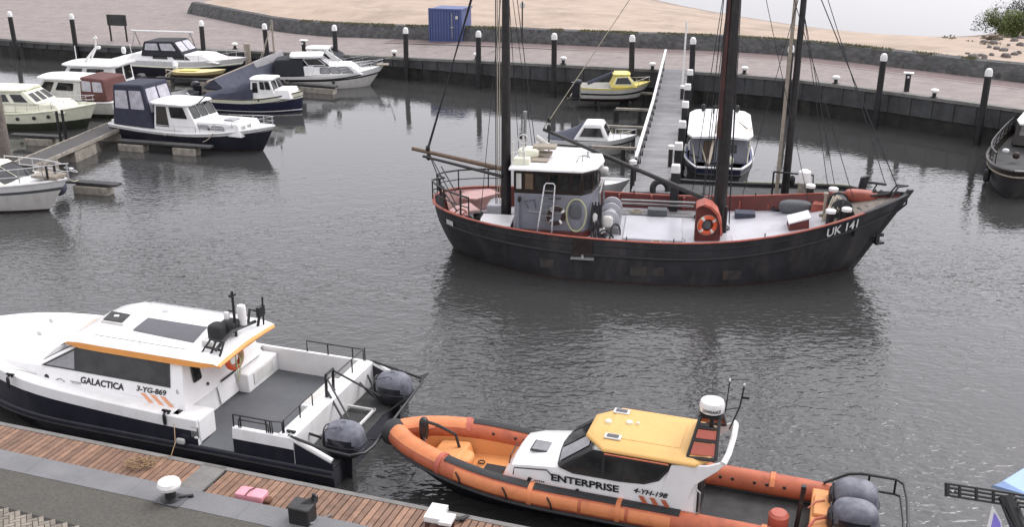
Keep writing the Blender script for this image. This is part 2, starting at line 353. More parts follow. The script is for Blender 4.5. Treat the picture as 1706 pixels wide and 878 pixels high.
# ------------------------------------------------------------------ hulls
def sm(a, b, t): t = max(0, min(1, (t-a)/(b-a))); return t*t*(3-2*t)
class Hull:
    def __init__(s, L, B, zs, zm, zb, draft=.5, tw=.8, tm=.45, p=2.2, q=.9, rake=.8, srake=0, k0=.3, k1=.75, sterntype='flat', tmz=.4):
        s.__dict__.update(L=L, B=B, zs=zs, zm=zm, zb=zb, draft=draft, tw=tw, tm=tm, p=p, q=q, rake=rake, srake=srake, k0=k0, k1=k1, st=sterntype, tmz=tmz)
    def hb(s, t):
        if t < s.tm:
            u = t/s.tm
            if s.st == 'round': return s.B/2*max(0, (1-(1-u)**2.6))**.48
            return s.B/2*(s.tw+(1-s.tw)*math.sin(math.pi/2*u))
        u = (t-s.tm)/(1-s.tm); return s.B/2*max(0, 1-u**s.p)**s.q
    def sh(s, t):
        if t < s.tmz: u = 1-t/s.tmz; return s.zm+(s.zs-s.zm)*u*u
        u = (t-s.tmz)/(1-s.tmz); return s.zm+(s.zb-s.zm)*u**1.9
    def dr(s, t): return s.draft*(1-.75*sm(.75, 1, t))*(1-(.7*sm(.3, 0, t) if s.st == 'round' else .2*sm(.3, 0, t)))
    def pt(s, t, z, side=1, out=0):
        sh, dr = s.sh(t), s.dr(t); f = max(0, min(1.3, (z+dr)/(sh+dr)))
        k = s.k0+(s.k1-s.k0)*sm(.55, 1, t)
        if s.st == 'round': k += (.34)*sm(.3, 0, t)
        y = s.hb(t)*f**k
        x = t*s.L-s.rake*(1-z/s.zb)*t**7+s.srake*max(0, 1-z/max(sh, .1))**1.5*(1-t)**7-(.3*(1-t)**3 if s.st == 'round' else 0)
        return Vector((x, side*(y+out), z))
    def surf(s, x, z, side=1, out=0):
        a, b = 0., 1.
        for _ in range(30):
            m = (a+b)/2
            if s.pt(m, z).x < x: a = m
            else: b = m
        return s.pt((a+b)/2, z, side, out)
    def ts(s, t0=0, t1=1, n=30):
        return [t0+(t1-t0)*(.5-.5*math.cos(math.pi*i/n))*.6+(t1-t0)*i/n*.4 for i in range(n+1)]
    def build(s, parent, mats, bands, name='hull', th=0):
        """bands: list of (top as fraction of sheer height above water, material index); lowest first"""
        zf = sorted(set([-1, -.6, -.3, 0]+[i/8 for i in range(1, 9)]+[b[0] for b in bands]))
        mb = MB(); ts = s.ts()
        for side in (1, -1):
            rings = [[s.pt(t, (f*s.sh(t) if f >= 0 else f*s.dr(t)), side) for f in zf] for t in ts]
            row = []
            for i in range(len(zf)-1):
                c = (zf[i]+zf[i+1])/2; row.append(next((b[1] for b in bands if c < b[0]), bands[-1][1]))
            mb.loft(rings, closed=False, rowmi=row)
        if s.st == 'flat':
            r1 = [s.pt(0, (f*s.sh(0) if f >= 0 else f*s.dr(0)), 1) for f in zf]; r2 = [Vector((p.x, -p.y, p.z)) for p in r1]
            mb.loft([r1, r2], closed=False, rowmi=row)
        return mb.build(name, mats, parent, smooth=40)
    def deck(s, parent, m, drop=.04, inset=.03, t0=0, t1=1, camber=.05, name='deck', zfix=None):
        mb = MB(); rings = []
        for t in s.ts(t0, t1):
            z = s.sh(t)-drop if zfix is None else min(zfix(t) if callable(zfix) else zfix, s.sh(t)-.02); h = max(.004, abs(s.pt(t, z).y)-inset); x = s.pt(t, z).x
            rings.append([(min(x, s.L-.08), h*v, z+camber*(1-v*v)*min(1, h)) for v in (-1, -.6, -.2, .2, .6, 1)])
        return mb.loft(rings, closed=False).build(name, m, parent, smooth=40)
    def liner(s, parent, m, drop=.5, th=.06, t0=0, t1=1, name='bulwark', zfix=None):
        mb = MB()
        for side in (1, -1):
            rings = []
            for t in s.ts(t0, t1):
                sh = s.sh(t); zz = sh-drop if zfix is None else min(zfix(t) if callable(zfix) else zfix, sh-.03)
                a = s.pt(t, sh); b = s.pt(t, zz)
                rings.append([(a.x, side*max(0.002, a.y-.004), sh+.002), (a.x, side*max(.002, a.y-th), sh+.002), (b.x, side*max(.002, b.y-th-.02), zz-.02)])
            mb.loft(rings, closed=False)
        return mb.build(name, m, parent, smooth=40)
    def strip(s, parent, m, z=None, zoff=0, r=.03, t0=0, t1=1, out=.0, name='rub_rail', flat=1.0, sides=(1, -1), stern=True):
        mb = MB()
        for side in sides:
            pts = [s.pt(t, (s.sh(t)+zoff if z is None else z), side, out) for t in s.ts(t0, t1)]
            rings = []
            for i, p in enumerate(pts):
                a = pts[max(0, i-1)]; b = pts[min(len(pts)-1, i+1)]; tn = (b-a); n = Vector((tn.y, -tn.x, 0)).normalized()
                rings.append([p+n*r*math.cos(a_)*1+Vector((0, 0, 1))*r*flat*math.sin(a_) for a_ in [2*math.pi*k/8 for k in range(8)]])
            mb.loft(rings)
        if stern and s.st == 'flat' and t0 == 0 and len(sides) == 2:
            zz = s.sh(0)+zoff if z is None else z; a = s.pt(0, zz, 1, out); mb.tube([a, Vector((a.x, -a.y, a.z))], r, 8)
        return mb.build(name, m, parent)
    def guard(s, parent, m, h=.5, t0=.5, t1=1, inset=.08, r=.014, n=5, mid=True, name='guard_rail', sides=(1, -1), close=True):
        mb = MB(); tops = {}
        for side in sides:
            ts = [t0+(t1-t0)*i/14 for i in range(15)]
            def q(t, hh):
                p = s.pt(t, s.sh(t)); y = max(0.02, p.y-inset); return Vector((p.x-.05*t, side*y, s.sh(t)+hh))
            top = [q(t, h) for t in ts]; mb.tube(top, r, 6)
            if mid: mb.tube([q(t, h*.5) for t in ts], r*.7, 6)
            for i in range(n+1):
                t = t0+(t1-t0)*i/n*.98; mb.tube([q(t, 0), q(t, h)], r, 6)
        return mb.build(name, m, parent)
def place(name, label, cat, stern, zs, bow, zb, group=None):
    a = W(stern[0], stern[1], zs); b = W(bow[0], bow[1], zb); d = b-a; d.z = 0
    o = thing(name, label, cat, (a.x, a.y, 0), math.atan2(d.y, d.x), group); return o, d.length
def rope(name, pts, r, m, sag=0, parent=None, n=10, seg=6):
    P = []
    for i in range(len(pts)-1):
        a, b = Vector(pts[i]), Vector(pts[i+1])
        for k in range(n if sag else 1):
            t = k/n if sag else 0; p = a.lerp(b, t); p.z -= sag*4*t*(1-t); P.append(p)
    P.append(Vector(pts[-1]))
    return MB().tube(P, r, seg).build(name, m, parent)
def fender(px, py, z, r, h, m, label):
    p = W(px, py, z); mb = MB()
    if h <= r*2.2: mb.blob((0, 0, 0), (2*r, 2*r, 2.1*r), 1, 1, 16, 12)
    else: mb.blob((0, 0, 0), (2*r, 2*r, h), .6, 1, 14, 12)
    mb.tube([(0, 0, h/2), (0, .05, h/2+.35)], .012, 5)
    o = mb.build('fender', m); o.location = p; return tag(o, label, 'fender', 'fenders hanging on the boats')
# ================================================================== SETTING
def water_mat():
    m = bpy.data.materials.new('water'); m.use_nodes = True; n = m.node_tree.nodes; l = m.node_tree.links; p = n['Principled BSDF']
    p.inputs['Base Color'].default_value = (.044, .044, .043, 1); p.inputs['Roughness'].default_value = .03; p.inputs['IOR'].default_value = 1.5
    p.inputs['Specular IOR Level'].default_value = .55
    tc = n.new('ShaderNodeTexCoord')
    def nz(scale, sx, sy, rot, det, rough=.5, dist=0):
        mp = n.new('ShaderNodeMapping'); mp.inputs['Scale'].default_value = (sx, sy, 1); mp.inputs['Rotation'].default_value = (0, 0, R(rot))
        l.new(tc.outputs['Object'], mp.inputs[0]); t = n.new('ShaderNodeTexNoise'); t.inputs['Scale'].default_value = scale; t.inputs['Detail'].default_value = det
        t.inputs['Roughness'].default_value = rough; t.inputs['Distortion'].default_value = dist
        l.new(mp.outputs[0], t.inputs['Vector']); return t.outputs[0]
    def mth(op, a, b):
        x = n.new('ShaderNodeMath'); x.operation = op
        for i, v in enumerate((a, b)):
            if isinstance(v, (int, float)): x.inputs[i].default_value = v
            else: l.new(v, x.inputs[i])
        return x.outputs[0]
    a = nz(3.0, 1, 2.0, 20, 1.5, .5, .6); b = nz(1.0, 1, 1.7, -16, 1.5, .5, .5); c = nz(7.5, 1, 1.4, 50, 1, .5)
    h = mth('ADD', mth('MULTIPLY', a, 1.0), mth('ADD', mth('MULTIPLY', b, 1.1), mth('MULTIPLY', c, .2)))
    big = nz(.06, 1, 1.4, 10, 3, .6, .5)
    mr = n.new('ShaderNodeMapRange'); mr.inputs[1].default_value = .38; mr.inputs[2].default_value = .62; mr.inputs[3].default_value = .3; mr.inputs[4].default_value = 1.4
    l.new(big, mr.inputs[0])
    # a calmer surface in the sheltered far basin, more chop towards the open side
    sp = n.new('ShaderNodeSeparateXYZ'); l.new(tc.outputs['Object'], sp.inputs[0])
    my = n.new('ShaderNodeMapRange'); my.inputs[1].default_value = 27; my.inputs[2].default_value = 48; my.inputs[3].default_value = 1; my.inputs[4].default_value = .13
    l.new(sp.outputs['Y'], my.inputs[0])
    bp = n.new('ShaderNodeBump'); bp.inputs['Distance'].default_value = .045; l.new(mth('MULTIPLY', mth('MULTIPLY', mr.outputs[0], my.outputs[0]), .85), bp.inputs['Strength'])
    l.new(h, bp.inputs['Height']); l.new(bp.outputs[0], p.inputs['Normal'])
    M['water'] = m
water_mat()
o = MB().add([(-900, -300, 0), (900, -300, 0), (900, 2500, 0), (-900, 2500, 0)], [(0, 1, 2, 3)]).build('water', 'water', smooth=0); tag(o, kind='structure')
o = MB().add([(-900, -300, -4), (900, -300, -4), (900, 2500, -4), (-900, 2500, -4)], [(0, 1, 2, 3)]).build('ground', 'weather_dark', smooth=0); tag(o, kind='structure')

QZ = 1.9
def qz(px): return 1.3+.6*sm(560, 960, px)
def qzw(X): return 1.3+.6*sm(-11, 4, X)
QP = [(-150, 45), (0, 65), (74, 70.5), (143, 74.5), (300, 80), (422, 85), (592, 92), (647, 95), (788, 100.5), (951, 109), (1155, 119), (1235, 123), (1308, 129), (1337, 133), (1414, 143), (1497, 155), (1593, 169), (1689, 181), (1800, 196), (1990, 222)]
Q = [W(x, y, qz(x)) for x, y in QP]
Q = [Q[0]+(Q[0]-Q[1])*2]+Q+[Q[-1]+(Q[-1]-Q[-2])*3]
def resample(P, step):
    out = [P[0].copy()]; 
    for i in range(len(P)-1):
        n = max(1, int((P[i+1]-P[i]).length/step))
        for k in range(1, n+1): out.append(P[i].lerp(P[i+1], k/n))
    return out
def smoothline(P, it=3):
    for _ in range(it): P = [P[0]]+[(P[i-1]+P[i]*2+P[i+1])/4 for i in range(1, len(P)-1)]+[P[-1]]
    return P
Q = smoothline(resample(Q, 2.0), 4)
def normals(P):
    out = []
    for i in range(len(P)):
        t = P[min(i+1, len(P)-1)]-P[max(i-1, 0)]; out.append(Vector((-t.y, t.x, 0)).normalized())   # pointing inland
    return out
QN = normals(Q)
def mpave():
    m = mat('paving', (.27, .235, .22), .8, var=.2, sc=1.2, dirt=(.3, .27, .24), damt=.6, dsc=.2, bump=.2, bsc=12)
    n = m.node_tree.nodes; l = m.node_tree.links
    b = n.new('ShaderNodeTexBrick'); tc = n.new('ShaderNodeTexCoord'); mp = n.new('ShaderNodeMapping'); mp.inputs['Rotation'].default_value = (0, 0, R(15)); l.new(tc.outputs['Object'], mp.inputs[0]); l.new(mp.outputs[0], b.inputs['Vector'])
    b.inputs['Scale'].default_value = 3; b.inputs['Color1'].default_value = (1, .95, .93, 1); b.inputs['Color2'].default_value = (.72, .7, .7, 1); b.inputs['Mortar'].default_value = (.6, .6, .6, 1); b.inputs['Mortar Size'].default_value = .03
    src = p = n['Principled BSDF'].inputs['Base Color'].links[0].from_socket
    mm = n.new('ShaderNodeMix'); mm.data_type = 'RGBA'; mm.blend_type = 'MULTIPLY'; mm.inputs[0].default_value = .8; l.new(src, mm.inputs[6]); l.new(b.outputs[0], mm.inputs[7]); l.new(mm.outputs[2], n['Principled BSDF'].inputs['Base Color'])
mpave()
mat('coping', (.17, .165, .155), .85, var=.2, sc=3, bump=.3, dirt=(.08, .09, .05), damt=.6, dsc=2)
mat('quay_wall_paint', (.05, .052, .055), .7, var=.4, sc=1.5, dirt=(.085, .08, .075), damt=.6, dsc=.9, streak=True, bump=.3)
mat('quay_wall_wet', (.012, .013, .012), .6, var=.4, sc=2, bump=.3, dirt=(.04, .045, .025), damt=.8, dsc=1.5)
# quay face: concrete panels above, dark wet sheet piling below
mb = MB(); P2 = resample(Q, .55); N2 = normals(P2)
for i in range(len(P2)-1):
    d = .05 if i % 2 else 0.0; a = P2[i]-N2[i]*0+N2[i]*(.02+d); b = P2[i+1]+N2[i]*(.02+d)
    z0 = .8; zt = P2[i].z-.1
    mb.add([(a.x, a.y, z0), (b.x, b.y, z0), (b.x, b.y, zt), (a.x, a.y, zt)], [(0, 1, 2, 3)], 0)
    e = .12*(1 if (i//1) % 2 else -1)
    a1 = P2[i]+N2[i]*(.16-e/2*1); b1 = P2[i+1]+N2[i]*(.16+e/2)
    mb.add([(a1.x, a1.y, -3), (b1.x, b1.y, -3), (b1.x, b1.y, z0+.02), (a1.x, a1.y, z0+.02)], [(0, 1, 2, 3)], 1)
    # joints closing the steps
    c2 = P2[i+1]+N2[i]*.02; c3 = P2[i+1]+N2[i]*.07
    mb.add([(c2.x, c2.y, z0), (c3.x, c3.y, z0), (c3.x, c3.y, zt), (c2.x, c2.y, zt)], [(0, 1, 2, 3)], 1)
    mb.add([(a.x, a.y, z0), (b.x, b.y, z0), (b.x+N2[i].x*.3, b.y+N2[i].y*.3, z0), (a.x+N2[i].x*.3, a.y+N2[i].y*.3, z0)], [(0, 1, 2, 3)], 1)
qw = thing('quay_wall', 'long dark quay wall with concrete panels and pale coping behind the far boats', 'quay wall')
mb.build('wall_face', ['quay_wall_paint', 'quay_wall_wet'], qw, smooth=0, weld=False)
rings = [[q-n_*.03+Vector((0, 0, -.14)), q-n_*.03+Vector((0, 0, 0.02)), q+n_*.38+Vector((0, 0, .02)), q+n_*.38+Vector((0, 0, -.14))] for q, n_ in zip(Q, QN)]
MB().loft(rings).build('coping', 'coping', qw, smooth=0)
# revetment (low basalt dyke) lines
RBp = [(380, 36), (480, 57), (660, 65.5), (848, 70), (951, 76), (1203, 85), (1323, 91), (1461, 109), (1617, 128), (1706, 137), (1850, 158), (1990, 180)]
RB = smoothline(resample([W(x, y, qz(x)) for x, y in RBp], 2.0), 4)
RB = [RB[0]+(RB[0]-RB[1])*4]+RB+[RB[-1]+(RB[-1]-RB[-2])*6]
RN = normals(RB)
# pavement strip between quay edge and dyke, as one sheet
def near_on(P, q):
    return min(P, key=lambda r: (r-q).length)
mb = MB(); rings = []
for q, n_ in zip(Q, QN):
    a = q+n_*.36; r = near_on(RB, q); f = r+(r-a).normalized()*.8
    if q.x < -14: f = q+n_*60; f.z = q.z-.03
    rings.append([(a.x, a.y, q.z), (f.x, f.y, f.z)])
mb.loft(rings, closed=False).build('pavement', 'paving', smooth=0)
tag(bpy.data.objects['pavement'], kind='structure')
mat('kerb_pale', (.36, .31, .28), .8, var=.1)
mb = MB(); rings = []
for r, n_ in zip(RB, RN):
    if r.x < -9: continue
    a = r-n_*1.9; rings.append([(a.x, a.y, r.z+.02), ((a+n_*.16).x, (a+n_*.16).y, r.z+.02)])
tag(mb.loft(rings, closed=False).build('kerb_strip', 'kerb_pale', smooth=0), kind='structure')
mat('dark_paving', (.15, .11, .105), .85, var=.15, sc=2, dirt=(.2, .16, .15), damt=.5, dsc=.6)
mb = MB(); rings = []
for r, n_ in zip(RB, RN):
    if r.x < -9: continue
    a = r-n_*1.7; b = r+n_*.1; rings.append([(a.x, a.y, r.z+.012), (b.x, b.y, r.z+.012)])
tag(mb.loft(rings, closed=False).build('footpath', 'dark_paving', smooth=0), kind='structure')
def mstone():
    m = mat('basalt', (.055, .052, .052), .9, var=.3, sc=2, bump=.3)
    n = m.node_tree.nodes; l = m.node_tree.links
    v = n.new('ShaderNodeTexVoronoi'); v.inputs['Scale'].default_value = 3.2; tc = n.new('ShaderNodeTexCoord'); l.new(tc.outputs['Object'], v.inputs['Vector'])
    src = n['Principled BSDF'].inputs['Base Color'].links[0].from_socket
    mm = n.new('ShaderNodeMix'); mm.data_type = 'RGBA'; mm.blend_type = 'MULTIPLY'; mm.inputs[0].default_value = .55; l.new(src, mm.inputs[6]); l.new(v.outputs['Color'], mm.inputs[7]); 
    g = n.new('ShaderNodeHueSaturation'); g.inputs['Saturation'].default_value = .15; g.inputs['Value'].default_value = 1.6; l.new(mm.outputs[2], g.inputs['Color']); l.new(g.outputs[0], n['Principled BSDF'].inputs['Base Color'])
    b = n.new('ShaderNodeBump'); b.inputs['Strength'].default_value = .9; b.inputs['Distance'].default_value = .08; b.invert = True; l.new(v.outputs['Distance'], b.inputs['Height']); l.new(b.outputs[0], n['Principled BSDF'].inputs['Normal'])
mstone()
mb = MB(); rings = []
for i, (r, n_) in enumerate(zip(RB, RN)):
    j = noise.noise(r*.9)*.08
    prof = [(0, -.1), (.12, .25), (.35+j, .62), (.55+j, .9+j*.6), (.95, .97+j*.5), (1.4, .7)]
    rings.append([r+n_*a+Vector((0, 0, z)) for a, z in prof])
dk = thing('stone_dyke', 'low grey basalt stone dyke running between the quay pavement and the beach', 'stone dyke')
mb.loft(rings, closed=False).build('stone_facing', 'basalt', dk, smooth=40)
mat('dry_grass', (.13, .13, .06), .9, var=.4, sc=4)
mb = MB()
for i in range(9000):
    k = random.randrange(6, len(RB)-7); t = random.random(); r = RB[k].lerp(RB[k+1], t)+RN[k]*random.gauss(.8, .16); h = random.uniform(.05, .17); a = random.random()*6.28; d = Vector((math.cos(a), math.sin(a), 0))*random.uniform(.02, .05)
    if noise.noise(r*.6) < -.22: continue
    z = r.z+.9; r = Vector((r.x, r.y, z)); mb.add([r-d, r+d, r+Vector((random.gauss(0, .03), random.gauss(0, .03), h))], [(0, 1, 2)])
tag(mb.build('grass', 'dry_grass', smooth=0, weld=False), 'thin strip of dry grass along the top of the stone dyke', 'grass', kind='stuff')
# beach
def msand():
    m = mat('sand', (.38, .3, .235), .95, var=.12, sc=.5, dirt=(.2, .16, .115), damt=.9, dsc=.16, bump=.5, bsc=3)
    n = m.node_tree.nodes; l = m.node_tree.links
    g = n.new('ShaderNodeNewGeometry'); sp = n.new('ShaderNodeSeparateXYZ'); l.new(g.outputs['Position'], sp.inputs[0])
    mr = n.new('ShaderNodeMapRange'); mr.inputs[1].default_value = .02; mr.inputs[2].default_value = .3; mr.inputs[3].default_value = .55; mr.inputs[4].default_value = 1; l.new(sp.outputs['Z'], mr.inputs[0])
    v = n.new('ShaderNodeVectorMath'); v.operation = 'SCALE'; src = n['Principled BSDF'].inputs['Base Color'].links[0].from_socket
    l.new(src, v.inputs[0]); l.new(mr.outputs[0], v.inputs['Scale']); l.new(v.outputs[0], n['Principled BSDF'].inputs['Base Color'])
msand()
SHp = [(700, -60), (1000, -20), (1180, 18), (1290, 36), (1380, 50), (1450, 57), (1530, 62), (1600, 64.5), (1650, 61), (1690, 45), (1760, 25), (1900, 10)]
SHL = smoothline(resample([W(x, y, .0) for x, y in SHp], 3), 3)
def shore_d(p):
    best = 1e9; sg = 1
    for i in range(len(SHL)-1):
        a, b = SHL[i], SHL[i+1]; ab = b-a; t = max(0, min(1, (p-a).dot(ab)/ab.dot(ab))); q = a+ab*t; d = (p-q).length
        if d < best: best = d; sg = 1 if ab.cross(p-a).z < 0 else -1
    return best*sg
mb = MB(); NX, NY = 110, 60; RS = RB[2:-2:3]
grid = []
for i in range(NX+1):
    f = i/NX*(len(RB)-1); k = min(int(f), len(RB)-2); r = RB[k].lerp(RB[k+1], f-k); col = []
    n_ = Vector((.45, .9, 0)).normalized() if r.x > 0 else Vector((.25, 1, 0)).normalized()
    n_ = RN[k].lerp(n_, .6).normalized()
    for j in range(NY+1):
        v = (j/NY)**1.5*75; p = r+RN[k]*1.15+n_*v; p.z = 0; d = shore_d(p)
        z = max(-.6, min(2.35, d*.13)) if d < 14 else 1.82+min(.6, (d-14)*.05)
        z += noise.noise(p*.35)*.12*min(1, max(0, d)/4)+noise.noise(p*1.5)*.04*min(1, max(0, d)/4)
        if v < 4: z = max(z, 0)*(v/4)+(r.z+.72)*(1-v/4) if v > 0 else r.z+.72
        p.z = z; col.append(p)
    grid.append(col)
beach = mb.loft(grid, closed=False).build('beach', 'sand', smooth=60); tag(beach, kind='structure')
from mathutils.bvhtree import BVHTree
BT = BVHTree.FromPolygons([tuple(v.co) for v in beach.data.vertices], [tuple(p.vertices) for p in beach.data.polygons])
# rocks on the beach
def rock(p, s_, m='basalt2'):
    mb = MB(); mb.blob((0, 0, 0), (s_*random.uniform(1.1, 1.7), s_*random.uniform(.8, 1.2), s_*random.uniform(.6, 1)), .9, .9, 9, 6, rz=random.random()*3)
    mb.v = [tuple(Vector(v)*(1+.35*noise.noise(Vector(v)*2.5/s_+p))) for v in mb.v]
    o = mb.build('rock', m, smooth=25); o.location = p; return o
mat('basalt2', (.13, .115, .11), .9, var=.3, sc=2, bump=.4)
rk = [(1598, 96), (1612, 90), (1622, 95), (1634, 93), (1640, 97), (1652, 92), (1660, 82), (1672, 85), (1690, 91), (1697, 89), (1680, 76), (1655, 72), (1640, 70), (1668, 66), (1690, 68), (1700, 76), (1648, 79), (1628, 102), (1703, 64), (1676, 95)]
def beach_z(p):
    d = shore_d(Vector((p.x, p.y, 0))); return max(0, d*.13) if d < 14 else 1.82+min(.6, (d-14)*.05)
for x, y in rk:
    dr_ = (W(x, y, 0)-Vector((0, 0, CAMH))).normalized(); hit = BT.ray_cast(Vector((0, 0, CAMH)), dr_)[0]
    if hit is None: continue
    o = rock(hit+Vector((0, 0, .05)), random.uniform(.22, .55))
    tag(o, 'small dark rock lying among others at the right end of the sandy beach', 'rock', 'rocks on the beach')
# bush beyond the rocks
def shrub(pos, h, w_, n, label, m='leafy', dens=1.0):
    r = thing('bush', label, 'bush', pos, 0, 'low dry scrub on the beach' if 'dry' in label else None)
    mb = MB(); 
    for k in range(7):
        a = random.random()*6.28; e = Vector((math.cos(a)*w_*.35, math.sin(a)*w_*.35, h*.75)); mb.tube([(0, 0, -.1), e*.5+Vector((0, 0, .1)), e], [.06, .04, .015], 5)
    mb.build('trunk', 'wood', r)
    mb = MB(); cl = [(Vector((random.gauss(0, w_*.27), random.gauss(0, w_*.27), h*random.uniform(.25, .85))), random.uniform(.25, .5)*w_*.5) for _ in range(16)]
    for k in range(n):
        c, rr = random.choice(cl); q = Vector((random.gauss(0, 1), random.gauss(0, 1), random.gauss(0, 1))); q = q.normalized()*rr*random.uniform(.5, 1.05); p = c+q
        if p.z < .05: continue
        a = Vector((random.gauss(0, 1), random.gauss(0, 1), random.gauss(0, 1))).normalized(); b = a.cross(Vector((0, 0, 1))).normalized(); s_ = random.uniform(.05, .11)
        mb.add([p-a*s_, p+b*s_*.5, p+a*s_, p-b*s_*.5], [(0, 1, 2, 3)])
    mb.build('crown', m, r, smooth=0, weld=False)
mat('leafy', (.07, .1, .025), .7, var=.3, sc=.8, island=.5, rgb2=(.13, .16, .04))
mat('scrub_dry', (.12, .095, .06), .9, var=.3, sc=2, island=.4)
mat('leafy_dark', (.03, .04, .02), .7, var=.3, sc=.8, island=.5)
p = W(1690, 60, 1.0); shrub((p.x, p.y, 0.9), 2.0, 3.6, 9000, 'pale green bush on the shore behind the beach rocks')
for k_, (x_, y_, w_, h_) in enumerate(((1610, 82, 1.6, .5), (1645, 88, 2.0, .45), (1688, 99, 1.8, .5), (1575, 74, 1.4, .35), (1655, 76, 1.6, .5))):
    p = W(x_, y_, 1.4); shrub((p.x, p.y, 1.15), h_+.4, w_, 1500, 'low dry brown scrub on the sand among the rocks', 'scrub_dry'); C.objects[-1]
p = W(1735, 52, 1.0); shrub((p.x, p.y, .9), 2.6, 5, 7000, 'dark green bush at the far right end of the beach', 'leafy_dark')
p = W(1668, 52, .6); shrub((p.x, p.y, .5), 1.2, 3, 3500, 'low dark scrub at the water edge left of the pale green bush', 'leafy_dark')

# near quay --------------------------------------------------------
DA, DB = W(0, 704, .85), W(702, 844, .85)
DD = (DB-DA).normalized(); DN = Vector((-DD.y, DD.x, 0))   # DN points away from camera (towards water)
DO = DA.copy(); DO.z = 0
def dk_(u, v, z): return DO+DD*u+DN*v+Vector((0, 0, z))
ANG = math.atan2(DD.y, DD.x)
DW = 1.28
deck = thing('wooden_dock', 'brown plank landing stage along the near quay beside the two workboats', 'dock')
mat('plank', (.15, .085, .052), .55, var=.25, sc=5, island=.3, rgb2=(.27, .155, .1), dirt=(.16, .09, .06), damt=.6, dsc=1.6, bump=.3, bsc=20)
mat('dock_frame', (.17, .165, .155), .85, var=.2, sc=3, bump=.3)
mb = MB(); fr = MB(); u = -8.0
mp_ = W(345, 790, .85)-DO; plate_u = mp_.dot(DD)
while u < 19:
    if abs(u-plate_u) < .3 or abs(u-plate_u-7.6) < .3 or abs(u-plate_u+7.6) < .3:
        u += .6; continue
    pw = .145; j = random.uniform(-.008, .008); zj = random.uniform(-.003, .003)
    c = dk_(u+pw/2, -.1-(DW-.1)/2+j, .83+zj); mb.box(c, (pw-.022, DW-.1, .04), ANG)
    u += pw+.0
mb.build('planks', 'plank', deck, smooth=0, bevel=.004, bseg=1)
for du in (-7.6, 0, 7.6): fr.box(dk_(plate_u+du, -DW/2, .835), (.56, DW-.02, .05), ANG)
fr.box(dk_(5, -.05, .79), (27, .12, .14), ANG); fr.box(dk_(5, -DW+.02, .77), (27, .06, .1), ANG); fr.box(dk_(5, -DW/2, .74), (27, .2, .1), ANG)
fr.build('frame', 'dock_frame', deck, smooth=0)
mb = MB()
for k in range(9):
    for v in (-.15, -DW+.15): mb.lathe([(.14, -3), (.14, .7)], dk_(-7+k*3.2, v, 0), 12)
mb.build('support_piles', 'pile_black', deck)
NQ = 1.15
mat('cap_concrete', (.17, .17, .175), .8, var=.12, sc=1.5, bump=.3, bsc=30, dirt=(.1, .1, .1), damt=.5, dsc=1.2)
nqw = thing('near_quay_wall', 'grey concrete quay edge beside the wooden landing stage', 'quay wall')
mb = MB(); L0 = -40
for k in range(34):
    mb.box(dk_(L0+2.5*k+1.25, -DW-.04-.3, -.9+NQ-.0), (2.496, .6, 1.8), ANG)
mb.build('edge_cap', 'cap_concrete', nqw, smooth=0, bevel=.005)
MB().box(dk_(0, -DW-.5, -1.8), (90, .7, 3.0), ANG).build('wall_face', 'quay_wall_wet', nqw, smooth=0)
mat('asphalt', (.062, .056, .047), .9, var=.25, sc=14, bump=.6, bsc=45, rgb2=(.1, .095, .083), dirt=(.12, .12, .085), damt=.35, dsc=2.5)
A = [dk_(-40, -DW-.62, NQ-.01), dk_(45, -DW-.62, NQ-.01), dk_(45, -DW-40, NQ-.01), dk_(-40, -DW-40, NQ-.01)]
tag(MB().add(A, [(0, 1, 2, 3)]).build('road', 'asphalt', smooth=0), kind='structure')
# herringbone clinker at the lower left corner
mat('clinker', (.17, .15, .125), .85, var=.2, sc=9, island=.25, bump=.4, rgb2=(.24, .21, .17))
mat('clinker_joint', (.035, .033, .03), .95, var=.2)
ca = W(-60, 827, NQ); cb = W(150, 880, NQ); cd = (cb-ca).normalized(); cn = Vector((cd.y, -cd.x, 0))
mb = MB(); bl, bw = .2, .1
for i in range(-8, 60):
    for j in range(-4, 34):
        for (ox, oy, rz) in ((0, 0, 0), (bw*1.5, bw*.5, math.pi/2)):
            x = i*bw+j*bw+ox+bl/2; y = -i*bw+j*bw+oy+0.05
            x, y = (i-j)*bw+ox, (i+j)*bw+oy
            if rz == 0 and (i+j) % 1 == 0:
                pass
        # classic herringbone cell
    pass
for i in range(-40, 60):
    for j in range(-40, 60):
        k = (i-j) % 4
        if k == 0: cx, cy, dx, dy = (i+1)*bw, (j+.5)*bw, bl, bw      # horizontal brick covers (i..i+2, j)
        elif k == 2: continue
        elif k == 3: cx, cy, dx, dy = (i+.5)*bw, (j+1)*bw, bw, bl    # vertical brick covers (i, j..j+2)
        else: continue
        a45 = R(45); x = cx*math.cos(a45)-cy*math.sin(a45); y = cx*math.sin(a45)+cy*math.cos(a45)
        if not (-.5 < x < 4.5 and .05 < y < 3): continue
        p = ca+cd*x+cn*y; mb.box((p.x, p.y, NQ-.02+random.uniform(-.003, .003)), (dx-.012, dy-.012, .06), math.atan2(cd.y, cd.x)-a45 if False else math.atan2(-cn.x, cn.y)*0+math.atan2(cd.y, cd.x)-a45)
tag(mb.build('clinker_paving', 'clinker', smooth=0, bevel=.006, bseg=1, weld=False), kind='structure')
P_ = [ca+cd*(-4)+cn*.02, ca+cd*9+cn*.02, ca+cd*9+cn*6, ca+cd*(-4)+cn*6]
tag(MB().add([(p.x, p.y, NQ-.004) for p in P_], [(0, 1, 2, 3)]).build('paving_bed', 'clinker_joint', smooth=0), kind='structure')
